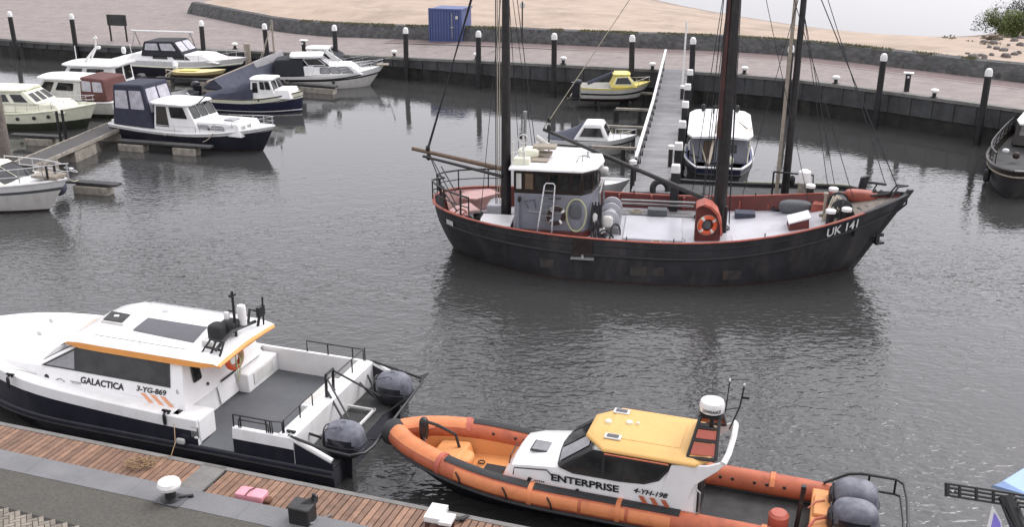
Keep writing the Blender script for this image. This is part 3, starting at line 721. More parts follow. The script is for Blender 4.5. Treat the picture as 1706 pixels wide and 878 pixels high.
# things on the near quay and dock
def mooring_bollard(p, s_, label, cap='cap_white', grp='white topped mooring bollards'):
    r = thing('mooring_bollard', label, 'bollard', p, 0, grp)
    MB().lathe([(.17*s_, 0), (.17*s_, .03), (.09*s_, .06), (.085*s_, .22*s_), (.11*s_, .25*s_)], seg=16).build('post', 'black', r)
    MB().lathe([(.09*s_, .2*s_), (.17*s_, .23*s_), (.19*s_, .29*s_), (.17*s_, .35*s_), (.1*s_, .385*s_), (.01, .39*s_)], seg=20).build('cap', cap, r)
    return r
b = mooring_bollard(W(285, 833, NQ), 1.2, 'white domed mooring bollard on the near quay edge beside the rope coil')
MB().box((.02, 0, .012), (.55, .42, .03), ANG).build('base_plate', 'deck_grey', b, bevel=.01)
MB().box((.27, .06, .03), (.3, .06, .06), ANG+.6).build('foot_bracket', 'black_metal', b, bevel=.01)
t = thing('power_box', 'black lidded service box on the quay edge overhanging the wooden dock', 'service box', W(505, 868, NQ), ANG)
MB().box((0, 0, .17), (.42, .34, .34)).build('box', 'black', t, bevel=.02)
MB().box((0, 0, .355), (.46, .38, .04)).build('lid', 'weather_dark', t, bevel=.015)
MB().sweep([(-.02, -.02, .38), (.26, .1, .38), (.24, .16, .48), (.2, .16, .5)], (.0, .05, .0)).tube([(.17, .1, .37), (.2, .12, .56)], .03, 8).build('hook', 'black_metal', t)
c0 = toworld(t, (.2, -.1, .05)); c1 = W(552, 858, .86)
rp = MB().tube([c0, c0.lerp(c1, .3)+Vector((.02, -.06, -.0)), c0.lerp(c1, .7)+Vector((0.03, -.02, .02)), c1], .022, 6).build('power_cable', 'steel_dull'); tag(rp, 'grey cable running from the black service box onto the planks', 'cable')
t = thing('bag', 'pink folded crate bag lying on the wooden dock planks', 'bag', W(420, 832, .86), ANG+.05)
MB().blob((0, 0, .09), (.62, .32, .18), .25, .25, 28, 10).build('body', 'pink_bag', t)
MB().tube([(-.05, -.16, .17), (-.02, -.02, .22), (.02, .15, .18)], .014, 6).build('strap', 'canvas_maroon', t)
MB().blob((.36, -.02, .05), (.16, .2, .1), .6, .6, 12, 8).build('side_pocket', 'rust', t)
mb = MB(); cc = W(232, 775, .87); pts = []
for k in range(150):
    a = k/150*2*math.pi*5.3; rr = .2+.09*math.sin(k*.37)+.05*math.sin(k*1.3); pts.append(cc+Vector((rr*1.15*math.cos(a)+.05*math.sin(k*.11), rr*.75*math.sin(a), .01+.0004*k+.012*(k % 3))))
e0 = W(290, 706, 1.2); pts += [W(262, 762, .88), W(285, 760, .9), W(292, 738, .95), e0]
o = MB().tube(pts, .009, 5).build('mooring_rope', 'rope_tan'); tag(o, 'loose coil of tan rope on the dock planks', 'rope')
for (x, y, sx, sy, sz, lab) in ((727, 868, .34, .5, .12, 'larger white plastic step box on the dock beside the orange boat'), (745, 877, .26, .34, .08, 'smaller white plastic box on the dock right of the larger step box')):
    t = thing('step_box', lab, 'box', W(x, y+4, .86), ANG+.05, 'white boxes on the dock')
    MB().box((0, 0, .16+sz/2), (sx, sy, sz)).build('lid', 'white_clean', t, bevel=.012)
    mb = MB(); 
    for a in (-1, 1):
        for b_ in (-1, 1): mb.box((a*(sx/2-.05), b_*(sy/2-.05), .08), (.06, .06, .16))
    mb.build('feet', 'canvas_maroon', t)
t = thing('cleat', 'black iron cleat on the dock right of the white boxes', 'cleat', W(770, 868, .86), ANG+.9)
MB().box((0, 0, .06), (.3, .08, .04)).box((0, 0, .03), (.1, .1, .06)).build('body', 'black_metal', t, bevel=.015)
# far quay: tall piles with white caps, small bollards, post with plate
tall = [(30, 22, 68, ''), (130, 30, 72, ''), (342, 30, 82, ''), (449, 42, 87, ''), (563, 42, 91, ''), (680, 47, 97, ''), (801, 53, 103, ''), (926, 58, 109, ''), (1055, 63, 116, ''), (1155, 68, 121, ''), (1322, 80, 133, ''), (1476, 97, 153, ''), (1651, 118, 178, '')]
words = ['leftmost of all, above the pale yellow cruiser', 'second from the left, behind the white roofed cruiser', 'behind the dark hulled sports cruiser', 'behind the grey tarpaulin covered boat', 'behind the white cruiser with the side windows', 'left of the blue container', 'just left of the trawler rear mast', 'midway between the rear mast and the yellow boat', 'behind the yellow roofed boat', 'at the head of the jetty on its right', 'between the two right hand masts', 'left of the short flat topped post', 'rightmost, above the dark brown barge']
for (x, y0, y1, _), wd in zip(tall, words):
    qh = qz(x); b = W(x if x < 1300 else x-(x-853)*.012, y1, qh); nn = near_on(Q, b); k = Q.index(nn); p = nn-QN[k]*.34
    h = 2.0 if x > 200 else 2.1
    t = thing('mooring_pile', 'tall black quay pile, white cap, '+wd, 'pile', (b.x-QN[k].x*.1, b.y-QN[k].y*.1, 0), 0, 'tall black piles along the far quay')
    t.location = p; t.location.z = 0
    t.rotation_euler.x = R(random.uniform(-1.2, 1.2)); t.rotation_euler.y = R(random.uniform(-1.2, 1.2)); h += random.uniform(-.08, .06)
    t.location.x = b.x-QN[k].x*.3; t.location.y = b.y-QN[k].y*.3
    MB().lathe([(.165, -3), (.165, qh+h-.3)], seg=14).build('post', 'pile_black', t)
    MB().lathe([(.18, qh+h-.32), (.18, qh+h-.1), (.13, qh+h+.03), (.05, qh+h+.07), (.01, qh+h+.075)], seg=14).build('cap', 'cap_white', t)
for (x, y, wd) in ((390, 82, 'behind the dark hulled sports cruiser bow'), (655, 95, 'left of the blue container'), (792, 100, 'beside the trawler rear mast'), (937, 107, 'left of the yellow roofed boat'), (1086, 117, 'left of the jetty head'), (1239, 124, 'right of the jetty head'), (1390, 140, 'right of the rightmost mast'), (1554, 163, 'right of the plate topped post'), (255, 78, 'behind the dark hulled sports cruiser canopy')):
    p = W(x, y, qz(x)); k = Q.index(near_on(Q, p)); mooring_bollard((p.x+QN[k].x*.15, p.y+QN[k].y*.15, qz(x)+.02), 1.15, 'small white topped bollard on the far quay edge '+wd, grp='small bollards on the far quay')
for (x, y, wd) in ((1510, 152, 'between two bollards on the right'), (507, 91, 'behind the cabin of the white cruiser')):
    p = W(x, y, qz(x)); t = thing('service_post', 'short black post with flat white top '+wd, 'post', p, R(-20), 'plate topped posts on the far quay')
    MB().lathe([(.14, 0), (.14, .95)], seg=12).build('post', 'pile_black', t); MB().box((0, 0, .99), (.52, .4, .07)).build('top_plate', 'cap_white', t, bevel=.02); MB().box((0, -.15, .8), (.1, .04, .12)).build('socket', 'cap_white', t)
# blue container
cz = qz(740); a = W(716, 68.5, cz); b = W(769, 71, cz)
t = thing('container', 'blue ribbed steel storage container standing on the far quay in front of the dyke', 'container', (a.x, a.y, cz-.03), math.atan2(b.y-a.y, b.x-a.x)); Lc = (b-a).length
MB().span((.06, .06, .05), (Lc-.06, 2.3, 2.35)).build('body', 'blue_paint', t)
mb = MB(); k = 0
while k*.22 < Lc-.25: mb.span((.1+k*.22, 0, .15), (.21+k*.22, .07, 2.25)); k += 1
mb.build('ribs', 'blue_paint', t, bevel=.01)
mb = MB()
for z in (.06, 2.34): mb.span((0, -.02, z-.06), (Lc, .08, z+.06)); mb.span((Lc-.08, -.02, z-.06), (Lc+.02, 2.4, z+.06))
for x in (0, Lc): mb.span((x-.05, -.03, 0), (x+.05, .09, 2.4))
mb.build('frame', 'blue_paint', t, bevel=.01)
MB().tube([(Lc*.72, -.05, .3), (Lc*.72, -.05, 2.1)], .025, 8).box((Lc*.72, -.06, 1.1), (.22, .04, .06)).build('lock_bar', 'steel', t)
MB().box((Lc*.86, -.0, 1.8), (.18, .02, .22)).build('placard', 'offwhite', t)
# info board left
a = W(186, 68, 1.3); b = W(212, 69, 1.3)
t = thing('information_board', 'dark framed board on two legs on the far quay at the upper left', 'board', (a.x, a.y, 1.3), math.atan2(b.y-a.y, b.x-a.x)); Lc = (b-a).length
for x in (0, Lc): MB().box((x, 0, .95), (.1, .1, 1.9)).build('leg', 'black_metal', t, bevel=.01)
MB().box((Lc/2, 0, 1.55), (Lc+.3, .08, .8)).build('panel', 'weather_dark', t, bevel=.02)
# pole lamp on the quay behind the trawler
p = W(870, 70, QZ); t = thing('sign_post', 'thin dark post on the far quay right of the trawler rear mast', 'post', (p.x, p.y, QZ))
MB().tube([(0, 0, 0), (0, 0, 2.8)], .05, 8).build('post', 'black_metal', t); MB().box((0, 0, 2.5), (.35, .03, .35)).build('plate', 'offwhite', t, bevel=.01)
# jetty ------------------------------------------------------------
JZ = 1.3
JR0, JL0 = W(1145, 119, QZ), W(1109, 117, QZ)
JE_L, JE_R = W(1052, 322, JZ), W(1119, 322, JZ)
jd = ((JE_L+JE_R)/2-(JR0+JL0)/2); jd.z = 0; JLen = jd.length
jt = thing('jetty', 'grey plank jetty with one white handrail running out from the far quay', 'jetty', ((JR0+JL0)/2).to_2d().to_3d(), math.atan2(jd.y, jd.x))
def jz(x): return QZ+.02+(JZ-QZ)*min(1, x/9)
HWJ = .78
mat('jetty_plank', (.2, .195, .2), .5, var=.15, sc=2, island=.18, dirt=(.14, .13, .13), damt=.6, dsc=.8, bump=.2)
mb = MB(); x = -.3
while x < JLen:
    mb.box((x, 0, jz(x)-.02), (.185, 2*HWJ, .04)); x += .2
mb.build('planks', 'jetty_plank', jt, smooth=0)
mb = MB()
for s_ in (-1, 1): mb.tube([(-.3, s_*(HWJ-.05), jz(0)-.14), (9, s_*(HWJ-.05), JZ-.14), (JLen, s_*(HWJ-.05), JZ-.14)], .09, 4)
mb.build('beams', 'pile_black', jt, smooth=0)
# handrail on the left (camera left is +y in jetty frame? choose by world x)
sd = 1 if toworld(jt, (5, 1, 0)).x < toworld(jt, (5, -1, 0)).x else -1
JX1 = loc(jt, 1055, 262, JZ+1.0).x
mb = MB(); yy = sd*(HWJ-.04)
mb.hexa([(-1.2, yy-.06, jz(0)+.98), (JX1*.5, yy-.06, JZ+.98), (JX1*.5, yy+.06, JZ+.98), (-1.2, yy+.06, jz(0)+.98), (-1.2, yy-.06, jz(0)+1.06), (JX1*.5, yy-.06, JZ+1.06), (JX1*.5, yy+.06, JZ+1.06), (-1.2, yy+.06, jz(0)+1.06)])
mb.span((JX1*.5, yy-.06, JZ+.98), (JX1, yy+.06, JZ+1.06))
mb.build('handrail', 'white', jt, smooth=0)
mb = MB(); 
for k in range(17):
    x = .2+(JX1-.3)*k/16; mb.span((x-.04, yy-.05, jz(x)-.3), (x+.04, yy+.03, jz(x)+1.0))
for hh in (.35, .68): mb.tube([(0, yy, jz(0)+hh), (9, yy, JZ+hh), (JX1, yy, JZ+hh)], .035, 4)
mb.build('railing_posts', 'black_metal', jt, smooth=0)
jp = [(1155, 102), (1150, 117), (1146, 141), (1142, 170), (1137, 203), (1131, 239), (1126, 276)]
jw = ['nearest the quay', 'second from the quay', 'third from the quay', 'fourth from the quay', 'fifth from the quay', 'sixth from the quay', 'at its outer end']
for (x, y), wd in list(zip(jp, jw))[1:]:
    p = W(x, y, 2.75); t = thing('jetty_pile', 'black square white capped pile right of the jetty, '+wd, 'pile', (p.x, p.y, 0), jt.rotation_euler.z, 'white capped piles along the jetty')
    MB().span((-.15, -.15, -3), (.15, .15, 2.55)).build('post', 'pile_black', t, bevel=.02)
    MB().hexa([(-.175, -.175, 2.5), (.175, -.175, 2.5), (.175, .175, 2.5), (-.175, .175, 2.5), (-.15, -.15, 2.8), (.15, -.15, 2.8), (.15, .15, 2.8), (-.15, .15, 2.8)]).build('cap', 'cap_white', t, bevel=.03)
for (x, y, z, h, lab) in ((1118, 243, 2.2, 1.0, 'thin black post with white top on the jetty deck near its outer end'), (1055, 268, 2.3, 1.2, 'black post with round white top ending the jetty handrail'), (1137, 143, 2.2, 1.0, 'thin black post with white top on the upper part of the jetty')):
    p = W(x, y, z); t = thing('jetty_post', lab, 'post', (p.x, p.y, 0), 0, 'thin posts on the jetty')
    MB().lathe([(.09, JZ-.4), (.09, z-.1)], seg=10).build('post', 'pile_black', t); MB().lathe([(.14, z-.12), (.14, z+.02), (.05, z+.06)], seg=12).build('cap', 'cap_white', t)
p = W(1135, 165, JZ); t = thing('pole', 'tall thin white pole standing on the right side of the jetty', 'pole', (p.x, p.y, JZ))
MB().tube([(0, 0, 0), (0.05, 0, 4.2)], .05, 8).build('pole_shaft', 'cap_white', t); MB().lathe([(.07, 0), (.07, .25)], seg=10).build('foot', 'black_metal', t)
# fender trestles left of the jetty
for (xe, ye, wd) in ((1036, 153, 'just below the yellow roofed boat'), (1026, 180, 'second below the yellow roofed boat'), (1012, 209, 'above the small white cabin boat bow'), (985, 243, 'under the small white cabin boat')):
    e = W(xe, ye, .75); l_ = loc(jt, xe, ye, .75); r_ = toworld(jt, (l_.x, sd*HWJ, 0)); dd = (r_-e); dd.z = 0
    t = thing('mooring_finger', 'narrow mooring finger left of the jetty, '+wd, 'mooring finger', (e.x, e.y, 0), math.atan2(dd.y, dd.x), 'mooring fingers left of the jetty')
    MB().box((dd.length/2, 0, .72), (dd.length, .2, .12)).build('beam', 'float_concrete', t, bevel=.01)
    MB().span((-.1, -.12, -2), (.18, .14, .66)).build('post', 'pile_black', t, bevel=.02); MB().span((dd.length*.55, -.1, -2), (dd.length*.55+.2, .1, .66)).build('post', 'pile_black', t, bevel=.02)
# walkway at the left -------------------------------------------------
def pontoon(name, lab, cat, a, b, wd_, z, floats, mtop, edge=None, group=None):
    d = b-a; d.z = 0; t = thing(name, lab, cat, (a.x, a.y, 0), math.atan2(d.y, d.x), group); L = d.length
    MB().span((0, -wd_/2+.06, z-.1), (L, wd_/2-.06, z)).build('deck', mtop, t, bevel=.01)
    if edge:
        for s_ in (-1, 1): MB().span((0, s_*wd_/2-.03, z-.14), (L, s_*wd_/2+.03, z+.04)).build('edge_beam', edge, t, bevel=.01)
    for k, (f0, f1) in enumerate(floats):
        MB().span((f0*L, -wd_/2+.02, -.35), (f1*L, wd_/2-.02, z-.16)).build('float', 'float_concrete', t, bevel=.04)
    return t
a, b = W(35, 275, .7), W(212, 200, .7)
mat('dark_board', (.06, .056, .054), .7, var=.2, sc=3, bump=.2)
pontoon('floating_walkway', 'dark floating walkway with pale edge beams between the left berths', 'walkway', a, b, 1.25, .7, [(.0, .2), (.35, .55), (.8, .98)], 'dark_board', 'float_concrete')
b2 = W(330, 100, .7); 
pontoon('floating_walkway', 'far continuation of the left floating walkway, behind the black hulled cruiser', 'walkway', b+(b-a)*.0+Vector((.35, .5, 0)), W(265, 142, .7), 1.1, .62, [(.1, .3), (.6, .8)], 'weather_dark')
pf = [((200, 232), (352, 243), 'under the near side of the black hulled cruiser', [(.0, .28), (.6, .85)]), ((95, 298), (198, 306), 'ending in open water at the lower left', [(.3, .85)]), ((430, 133), (560, 143), 'along the near side of the white cruiser with side windows', [(.55, .98)]), ((262, 127), (385, 133), 'under the small yellow dinghy', [(.0, .2), (.5, .9)]), ((20, 222), (102, 226), 'beside the pale yellow cruiser', [(.3, .85)]), ((215, 172), (330, 182), 'between the black hulled cruiser and the navy hulled boat', [(.4, .7)])]
for p0, p1, wd, fl in pf:
    pontoon('finger_pontoon', 'narrow weathered finger pontoon, '+wd, 'pontoon', W(*p0, .5), W(*p1, .5), .55, .5, fl, 'weather_dark', None, 'finger pontoons at the left berths')
for (x, y, z, r_, m, lab) in ((10, 262, .0, .28, 'foredeck_plank', 'thick weathered timber pile at the left picture edge'), (415, 118, .0, .24, 'pale_wood', 'weathered timber pile behind the navy hulled cabin boat'), ):
    p = W(x, y, z); zt = 3.0 if x < 100 else 1.9
    t = thing('timber_pile', lab, 'pile', (p.x, p.y, 0), 0, 'weathered timber piles'); MB().lathe([(r_, -3), (r_*.95, zt), (r_*.7, zt+.02)], seg=12).build('post', m, t)
for (x, y, lab) in ((100, 226, 'left one of two thin dark steel posts on the floating walkway'), (109, 224, 'right one of two thin dark steel posts on the floating walkway')):
    p = W(x, y, .6); t = MB().tube([(0, 0, -2), (0, 0, 1.25)], .07, 8).build('steel_post', 'black_metal'); t.location = (p.x, p.y, .6); tag(t, lab, 'post', 'twin steel posts')
# ================================================================== TRAWLER UK 141
mat('worn_plate', (.045, .04, .038), .7, var=.4, sc=4, dirt=(.1, .06, .04), damt=.8, dsc=5, streak=True)
def life_ring(name, lab, loc_, nrm, Rr, m, band='white_clean', grp=None, parent=None, rz=0):
    t = thing(name, lab, 'life ring', loc_, 0, grp)
    MB().torus((0, 0, 0), Rr, Rr*.27, nrm, 28, 10).build('ring', m, t)
    q = Vector((0, 0, 1)).rotation_difference(Vector(nrm).normalized())
    mb = MB()
    for k in range(4):
        mb.torus((0, 0, 0), Rr, Rr*.285, nrm, 4, 10, 45+k*90-9, 45+k*90+9)
    mb.build('band', band, t)
    mb = MB(); mb.tube([q @ Vector((Rr*1.33*math.cos(R(a)), Rr*1.33*math.sin(R(a)), 0))*(1 if a % 90 == 45 else .97) for a in range(0, 360, 15)], .012, 5, closed=True); mb.build('grab_line', 'rope_pale', t)
    return t
t0 = W(0, 0, 0)
UH = R(-9)
tr = thing('fishing_ketch', 'black fishing ketch UK 141 with red bulwarks and grey wheelhouse at the jetty end', 'fishing boat', (-2.2-.35*math.cos(UH)-.15*math.sin(UH)+.0, 34.8-.35*math.sin(UH)+.15*math.cos(UH), 0), UH)
UL, UB = 15.85, 5.45
H = Hull(UL, UB, 1.9, 1.5, 2.75, draft=.9, tm=.42, p=2.6, q=.8, rake=1.55, srake=.7, k0=.04, k1=.5, sterntype='round', tmz=.5)
H.build(tr, ['hull_black', 'antifoul'], [(.04, 1), (1, 0)])
H.liner(tr, 'red_paint', th=.09, name='bulwark', zfix=lambda t: 1.0 if t < .52 else max(1.0, H.sh(t)-.52), t0=.01, t1=.99)
H.deck(tr, 'steel_deck', zfix=lambda t: 1.02 if t < .52 else max(1.02, H.sh(t)-.5), inset=.1, camber=.08, t0=.01, t1=.9)
# raised foredeck
mb = MB(); rings = []
for t in H.ts(.9, .995):
    z = H.sh(t)-.16; h = max(.01, H.pt(t, z).y-.08); x = min(H.pt(t, z).x, UL-.1); rings.append([(x, h*v, z+.05*(1-v*v)) for v in (-1, -.5, 0, .5, 1)])
mb.loft(rings, closed=False); mb.add([(rings[0][0]), (rings[0][-1]), (rings[0][-1][0], rings[0][-1][1], 1.5), (rings[0][0][0], rings[0][0][1], 1.5)], [(0, 1, 2, 3)])
mb.build('foredeck', 'foredeck_plank', tr)
H.strip(tr, 'red_cap', zoff=.02, r=.055, t0=0, t1=.91, name='cap_rail', flat=.6)
H.strip(tr, 'hull_black', zoff=.02, r=.06, t0=.91, t1=1, name='bow_cap_rail', flat=.6)
H.strip(tr, 'rubber', zoff=-.55, r=.05, t0=.02, t1=.985, name='rub_rail', out=.02)
H.strip(tr, 'rubber', zoff=-.2, r=.025, t0=.02, t1=.8, name='rub_rail', out=.01)
# stem post
mb = MB(); sp = [H.pt(1, z) for z in (-.1, .5, 1.2, 1.9, 2.5, 2.9)]
for i in range(len(sp)-1):
    a, b = sp[i], sp[i+1]; mb.hexa([(a.x-.1, -.07, a.z), (a.x+.1, -.07, a.z), (a.x+.1, .07, a.z), (a.x-.1, .07, a.z), (b.x-.1, -.07, b.z), (b.x+.1, -.07, b.z), (b.x+.1, .07, b.z), (b.x-.1, .07, b.z)])
mb.build('stem_post', 'hull_black', tr)
mb = MB(); mb.tube([(UL-.55, -.2, 2.65), (UL-.35, -.12, 3.0), (UL-.02, 0, 3.02), (UL-.35, .12, 3.0), (UL-.55, .2, 2.65)], .03, 6); mb.tube([H.pt(1, 2.6)+Vector((.08, 0, 0)), H.pt(1, 2.4)+Vector((.2, 0, 0)), H.pt(1, 2.1)+Vector((.08, 0, 0))], .035, 6); mb.build('bow_fitting', 'black_metal', tr)
mb = MB(); ap = H.surf(15.0, 1.3, -1, .04); mb.box(ap, (.5, .12, .1), .25); mb.box(ap+Vector((.05, -.02, -.14)), (.12, .12, .4), .2); mb.box(ap+Vector((.1, 0, -.26)), (.3, .26, .08), .5); mb.build('anchor', 'hull_black', tr)
# registration text
def hull_text(s, x0, z0, wd, hh, m, side=-1, slope=.14, bold=.02):
    return text(s, 'registration_lettering', tr, m, lambda u, v: H.surf(x0+u, z0+u*slope+v, side, .045), wd, hh, bold=bold)
hull_text('UK 141', 13.15, 1.63, 1.02, .33, 'cap_white', slope=.235)
text('UK 141', 'registration_lettering', tr, 'offwhite', lambda u, v: H.surf(14.17-u, 1.63+(1.02-u)*.235+v, 1, .045), 1.02, .33, bold=.02)
o = MB(); q = [H.surf(x, z, -1, .02) for x, z in ((.45, 1.3), (.72, 1.28), (.74, 1.5), (.46, 1.52))]; o.sweep(q, (0, -.02, 0)).build('name_plate', 'offwhite', tr)
# overflow platform amidships
mb = MB(); p = H.surf(5.35, 1.4, -1); mb.span((5.0, p.y-.06, .95), (5.65, p.y+.02, 1.56)).build('boarding_plate', 'dark_wood', tr, bevel=.01)
mb = MB(); mb.span((4.95, p.y-.2, .86), (5.72, p.y-.02, .93)); mb.span((5.3, p.y-.16, .9), (5.38, p.y-.1, 1.02)); mb.build('step', 'steel', tr)
# rust patches and plates modelled as thin doubling plates
mb = MB()
for x, z in ((3.6, .55), (6.9, .5), (7.5, .52), (8.1, .45), (9.7, .42)):
    q = [H.surf(x+a, z+b, -1, .012) for a, b in ((0, -.17), (.42, -.17), (.42, .17), (0, .17))]; mb.sweep(q, (0, -.006, 0))
mb.build('doubling_plates', 'rust_plate' if 'rust_plate' in M else 'rust', tr) if False else None
# ---- wheelhouse
WX0, WX1, WY = 2.85, 5.5, 1.42
def whbody(z0, z1, grow=0, front=.28):
    return [(WX0-grow, -WY-grow), (WX1-.35, -WY-grow), (WX1-.05+grow, -WY+.35), (WX1+.12+grow, 0), (WX1-.05+grow, WY-.35), (WX1-.35, WY+grow), (WX0-grow, WY+grow)]
MB().prism(whbody(0, 0), 1.0, 1.3).build('wheelhouse_base', 'red_paint', tr, bevel=.03)
MB().prism(whbody(0, 0, -.004), 1.295, 2.62).build('wheelhouse_wall', 'grey_paint', tr, bevel=.05)
up = MB().prism(whbody(0, 0, .015), 2.6, 3.42).build('wheelhouse_upper', 'dark_wood', tr, bevel=.03)
pl = whbody(0, 0, .02)
def wq(i, z0, z1):
    a = pl[i]; b = pl[(i+1) % len(pl)]; return [Vector((a[0], a[1], z0)), Vector((b[0], b[1], z0)), Vector((b[0], b[1], z1)), Vector((a[0], a[1], z1))]
sideq = wq(0, 2.68, 3.36)
for u0, u1, gm in ((.03, .13, 'offwhite'), (.16, .3, 'wood'), (.33, .5, 'glass'), (.52, .66, 'glass'), (.68, .83, 'glass'), (.85, .98, 'glass')):
    window(tr, sideq, u0, u1, .08, .95, 'dark_wood', gm, .025, .03)
for i in (1, 2, 3, 4):
    q = wq(i, 2.68, 3.36)
    window(tr, q, .06, .94, .08, .95, 'dark_wood', 'glass', .03, .03) if i in (1, 4) else [window(tr, q, a, a+.43, .08, .95, 'dark_wood', 'glass', .03, .03) for a in (.04, .52)]
q = wq(5, 2.68, 3.36); [window(tr, q, a, a+.17, .08, .95, 'dark_wood', 'glass', .03, .03) for a in (.05, .25, .45, .65)]
q = wq(6, 2.68, 3.36); [window(tr, q, a, a+.38, .08, .95, 'dark_wood', 'glass', .03, .03) for a in (.08, .54)]
rf = whbody(0, 0, .17)
roof = MB().prism(rf, 3.41, 3.5, top=[(x*.995+.015, y*.985) for x, y in rf]).build('wheelhouse_roof', 'cream_roof' if 'cream_roof' in M else 'white', tr, bevel=.035)
text('KEES KORF', 'name_lettering', tr, 'ink', plane_fn((4.05, -WY-.008, 2.44), (1, 0, 0), (0, 0, 1)), .5, .07, bold=.03) if False else None
text('UK 141', 'name_lettering', tr, 'ink', plane_fn((4.02, -WY-.008, 2.42), (1, 0, 0), (0, 0, 1)), .42, .09, bold=.03)
# roof gear
mb = MB(); mb.box((3.05, -.95, 3.6), (.55, .3, .22)); mb.blob((3.15, -.1, 3.68), (.75, .45, .32), .5, .5); mb.build('roof_locker', 'cream', tr, bevel=.02)
mb = MB(); mb.tube([(2.75, -1.3, 3.5), (2.75, -1.3, 3.95), (3.0, -1.3, 4.0), (3.15, -1.1, 3.95), (3.15, -1.1, 3.5)], .025, 6); mb.tube([(3.1, -.9, 3.5), (3.08, -.9, 4.5)], .04, 8); mb.torus((3.08, -.95, 4.35), .16, .025, (0, 1, 0), 16, 6); mb.tube([(2.7, -.7, 3.5), (2.7, -.7, 4.2)], .03, 6); mb.build('roof_rail', 'offwhite', tr)
MB().tube([(2.95, .4, 3.5), (2.95, .4, 4.9)], .05, 8).box((2.95, .4, 4.95), (.12, .12, .12)).build('exhaust_pipe', 'steel_dull', tr)
MB().tube([(3.3, .7, 4.05), (3.75, .7, 3.75)], .09, 10).box((3.45, .7, 3.7), (.3, .2, .3)).build('searchlight', 'offwhite', tr)
mb = MB(); mb.box((3.5, .1, 3.62), (.9, .5, .08)); mb.box((3.7, .1, 3.86), (.8, .5, .1)); mb.box((3.6, -.5, 3.54), (.6, .45, .05)); mb.build('roof_hatch', 'pale_wood', tr, bevel=.015)
mb = MB(); mb.blob((3.75, .75, 4.35), (.16, .16, .3), .7, 1); mb.tube([(3.75, .75, 3.5), (3.75, .75, 4.25)], .03, 6); mb.blob((2.9, .1, 4.2), (.25, .25, .25), 1, 1); mb.build('navigation_lamp', 'black', tr)
mb = MB(); mb.tube([(5.05, -.35, 3.5), (5.05, -.35, 3.72), (5.25, -.35, 3.72), (5.3, -.3, 3.6)], .018, 6); mb.torus((5.2, -.1, 3.7), .11, .018, (1, 0, 0), 14, 5); mb.tube([(4.85, -.55, 3.5), (4.95, -.2, 3.66), (5.25, -.1, 3.6)], .018, 5); mb.build('deck_light_bracket', 'steel_dull', tr)
mb = MB(); mb.blob((5.62, -.3, 3.35), (.3, .25, .3), .6, .6); mb.blob((5.75, .0, 3.15), (.35, .3, .2), .6, .6); mb.build('floodlight', 'offwhite', tr)
# wall fittings
MB().tube([(2.98, -WY-.09, 1.22), (2.98, -WY-.09, 2.3)], .075, 12).build('exhaust_pipe', 'grey_paint', tr)
MB().blob((3.05, -WY-.1, 2.42), (.12, .12, .2), .8, 1).tube([(3.05, -WY, 2.35), (3.05, -WY-.1, 2.3)], .02, 5).build('wall_lamp', 'black', tr)
MB().tube([(3.35, -WY-.06, 1.98), (4.6, -WY-.06, 1.95)], .02, 6).build('hand_rail', 'steel_dull', tr)
MB().tube([(3.35, -WY-.05, 2.1), (3.2, -WY-.05, 2.32), (3.55, -WY-.04, 2.4), (3.6, -WY-.04, 2.1)], .012, 5).build('cable', 'black', tr)
MB().blob((4.95, -WY-.03, 2.02), (.42, .1, .5), .7, .9).build('ventilator', 'deck_grey', tr)
def on_tr(p): return toworld(tr, p)
# ladder leaning on the wheelhouse
t = thing('ladder', 'pale aluminium ladder leaning against the grey side of the ketch wheelhouse', 'ladder', on_tr((3.95, -WY-.42, 1.5)), UH)
B0, T0 = Vector((0, 0, 0.0)), Vector((.12, .34, 1.42))
for sx in (-.22, .22): MB().tube([B0+Vector((sx*1.1, 0, -.12)), T0+Vector((sx*.8, 0, 0))], .028, 6).build('rail', 'steel', t)
MB().tube([T0+Vector((-.18, 0, 0)), T0+Vector((-.12, 0.02, .08)), T0+Vector((.12, .02, .08)), T0+Vector((.18, 0, 0))], .026, 6).build('top_hoop', 'steel', t)
for k in range(7):
    p = B0.lerp(T0, k/7+.03); MB().box(p, (.44-.1*k/7, .09, .03)).build('rung', 'steel', t)
life_ring('life_ring', 'black and white life ring hanging on the grey wheelhouse behind the ladder', on_tr((4.3, -WY-.1, 1.88)), (0.156, -1, 0), .27, 'antifoul', 'white_clean')
mb = MB(); pts = []
for k in range(90):
    a = k/90*2*math.pi*3; e = .02*math.sin(k*.9); pts.append(Vector((.33*math.cos(a)*(1+e), -.02*math.sin(k*.7)-.05, .52*math.sin(a)-.0 if math.sin(a) > 0 else .62*math.sin(a))))
hc = mb.tube(pts, .026, 6).build('hose_coil', 'rope_green'); hc.location = on_tr((4.98, -WY-.04, 1.98)); hc.rotation_euler.z = UH; tag(hc, 'long looped coil of greenish hose hanging on the grey wheelhouse wall', 'hose')
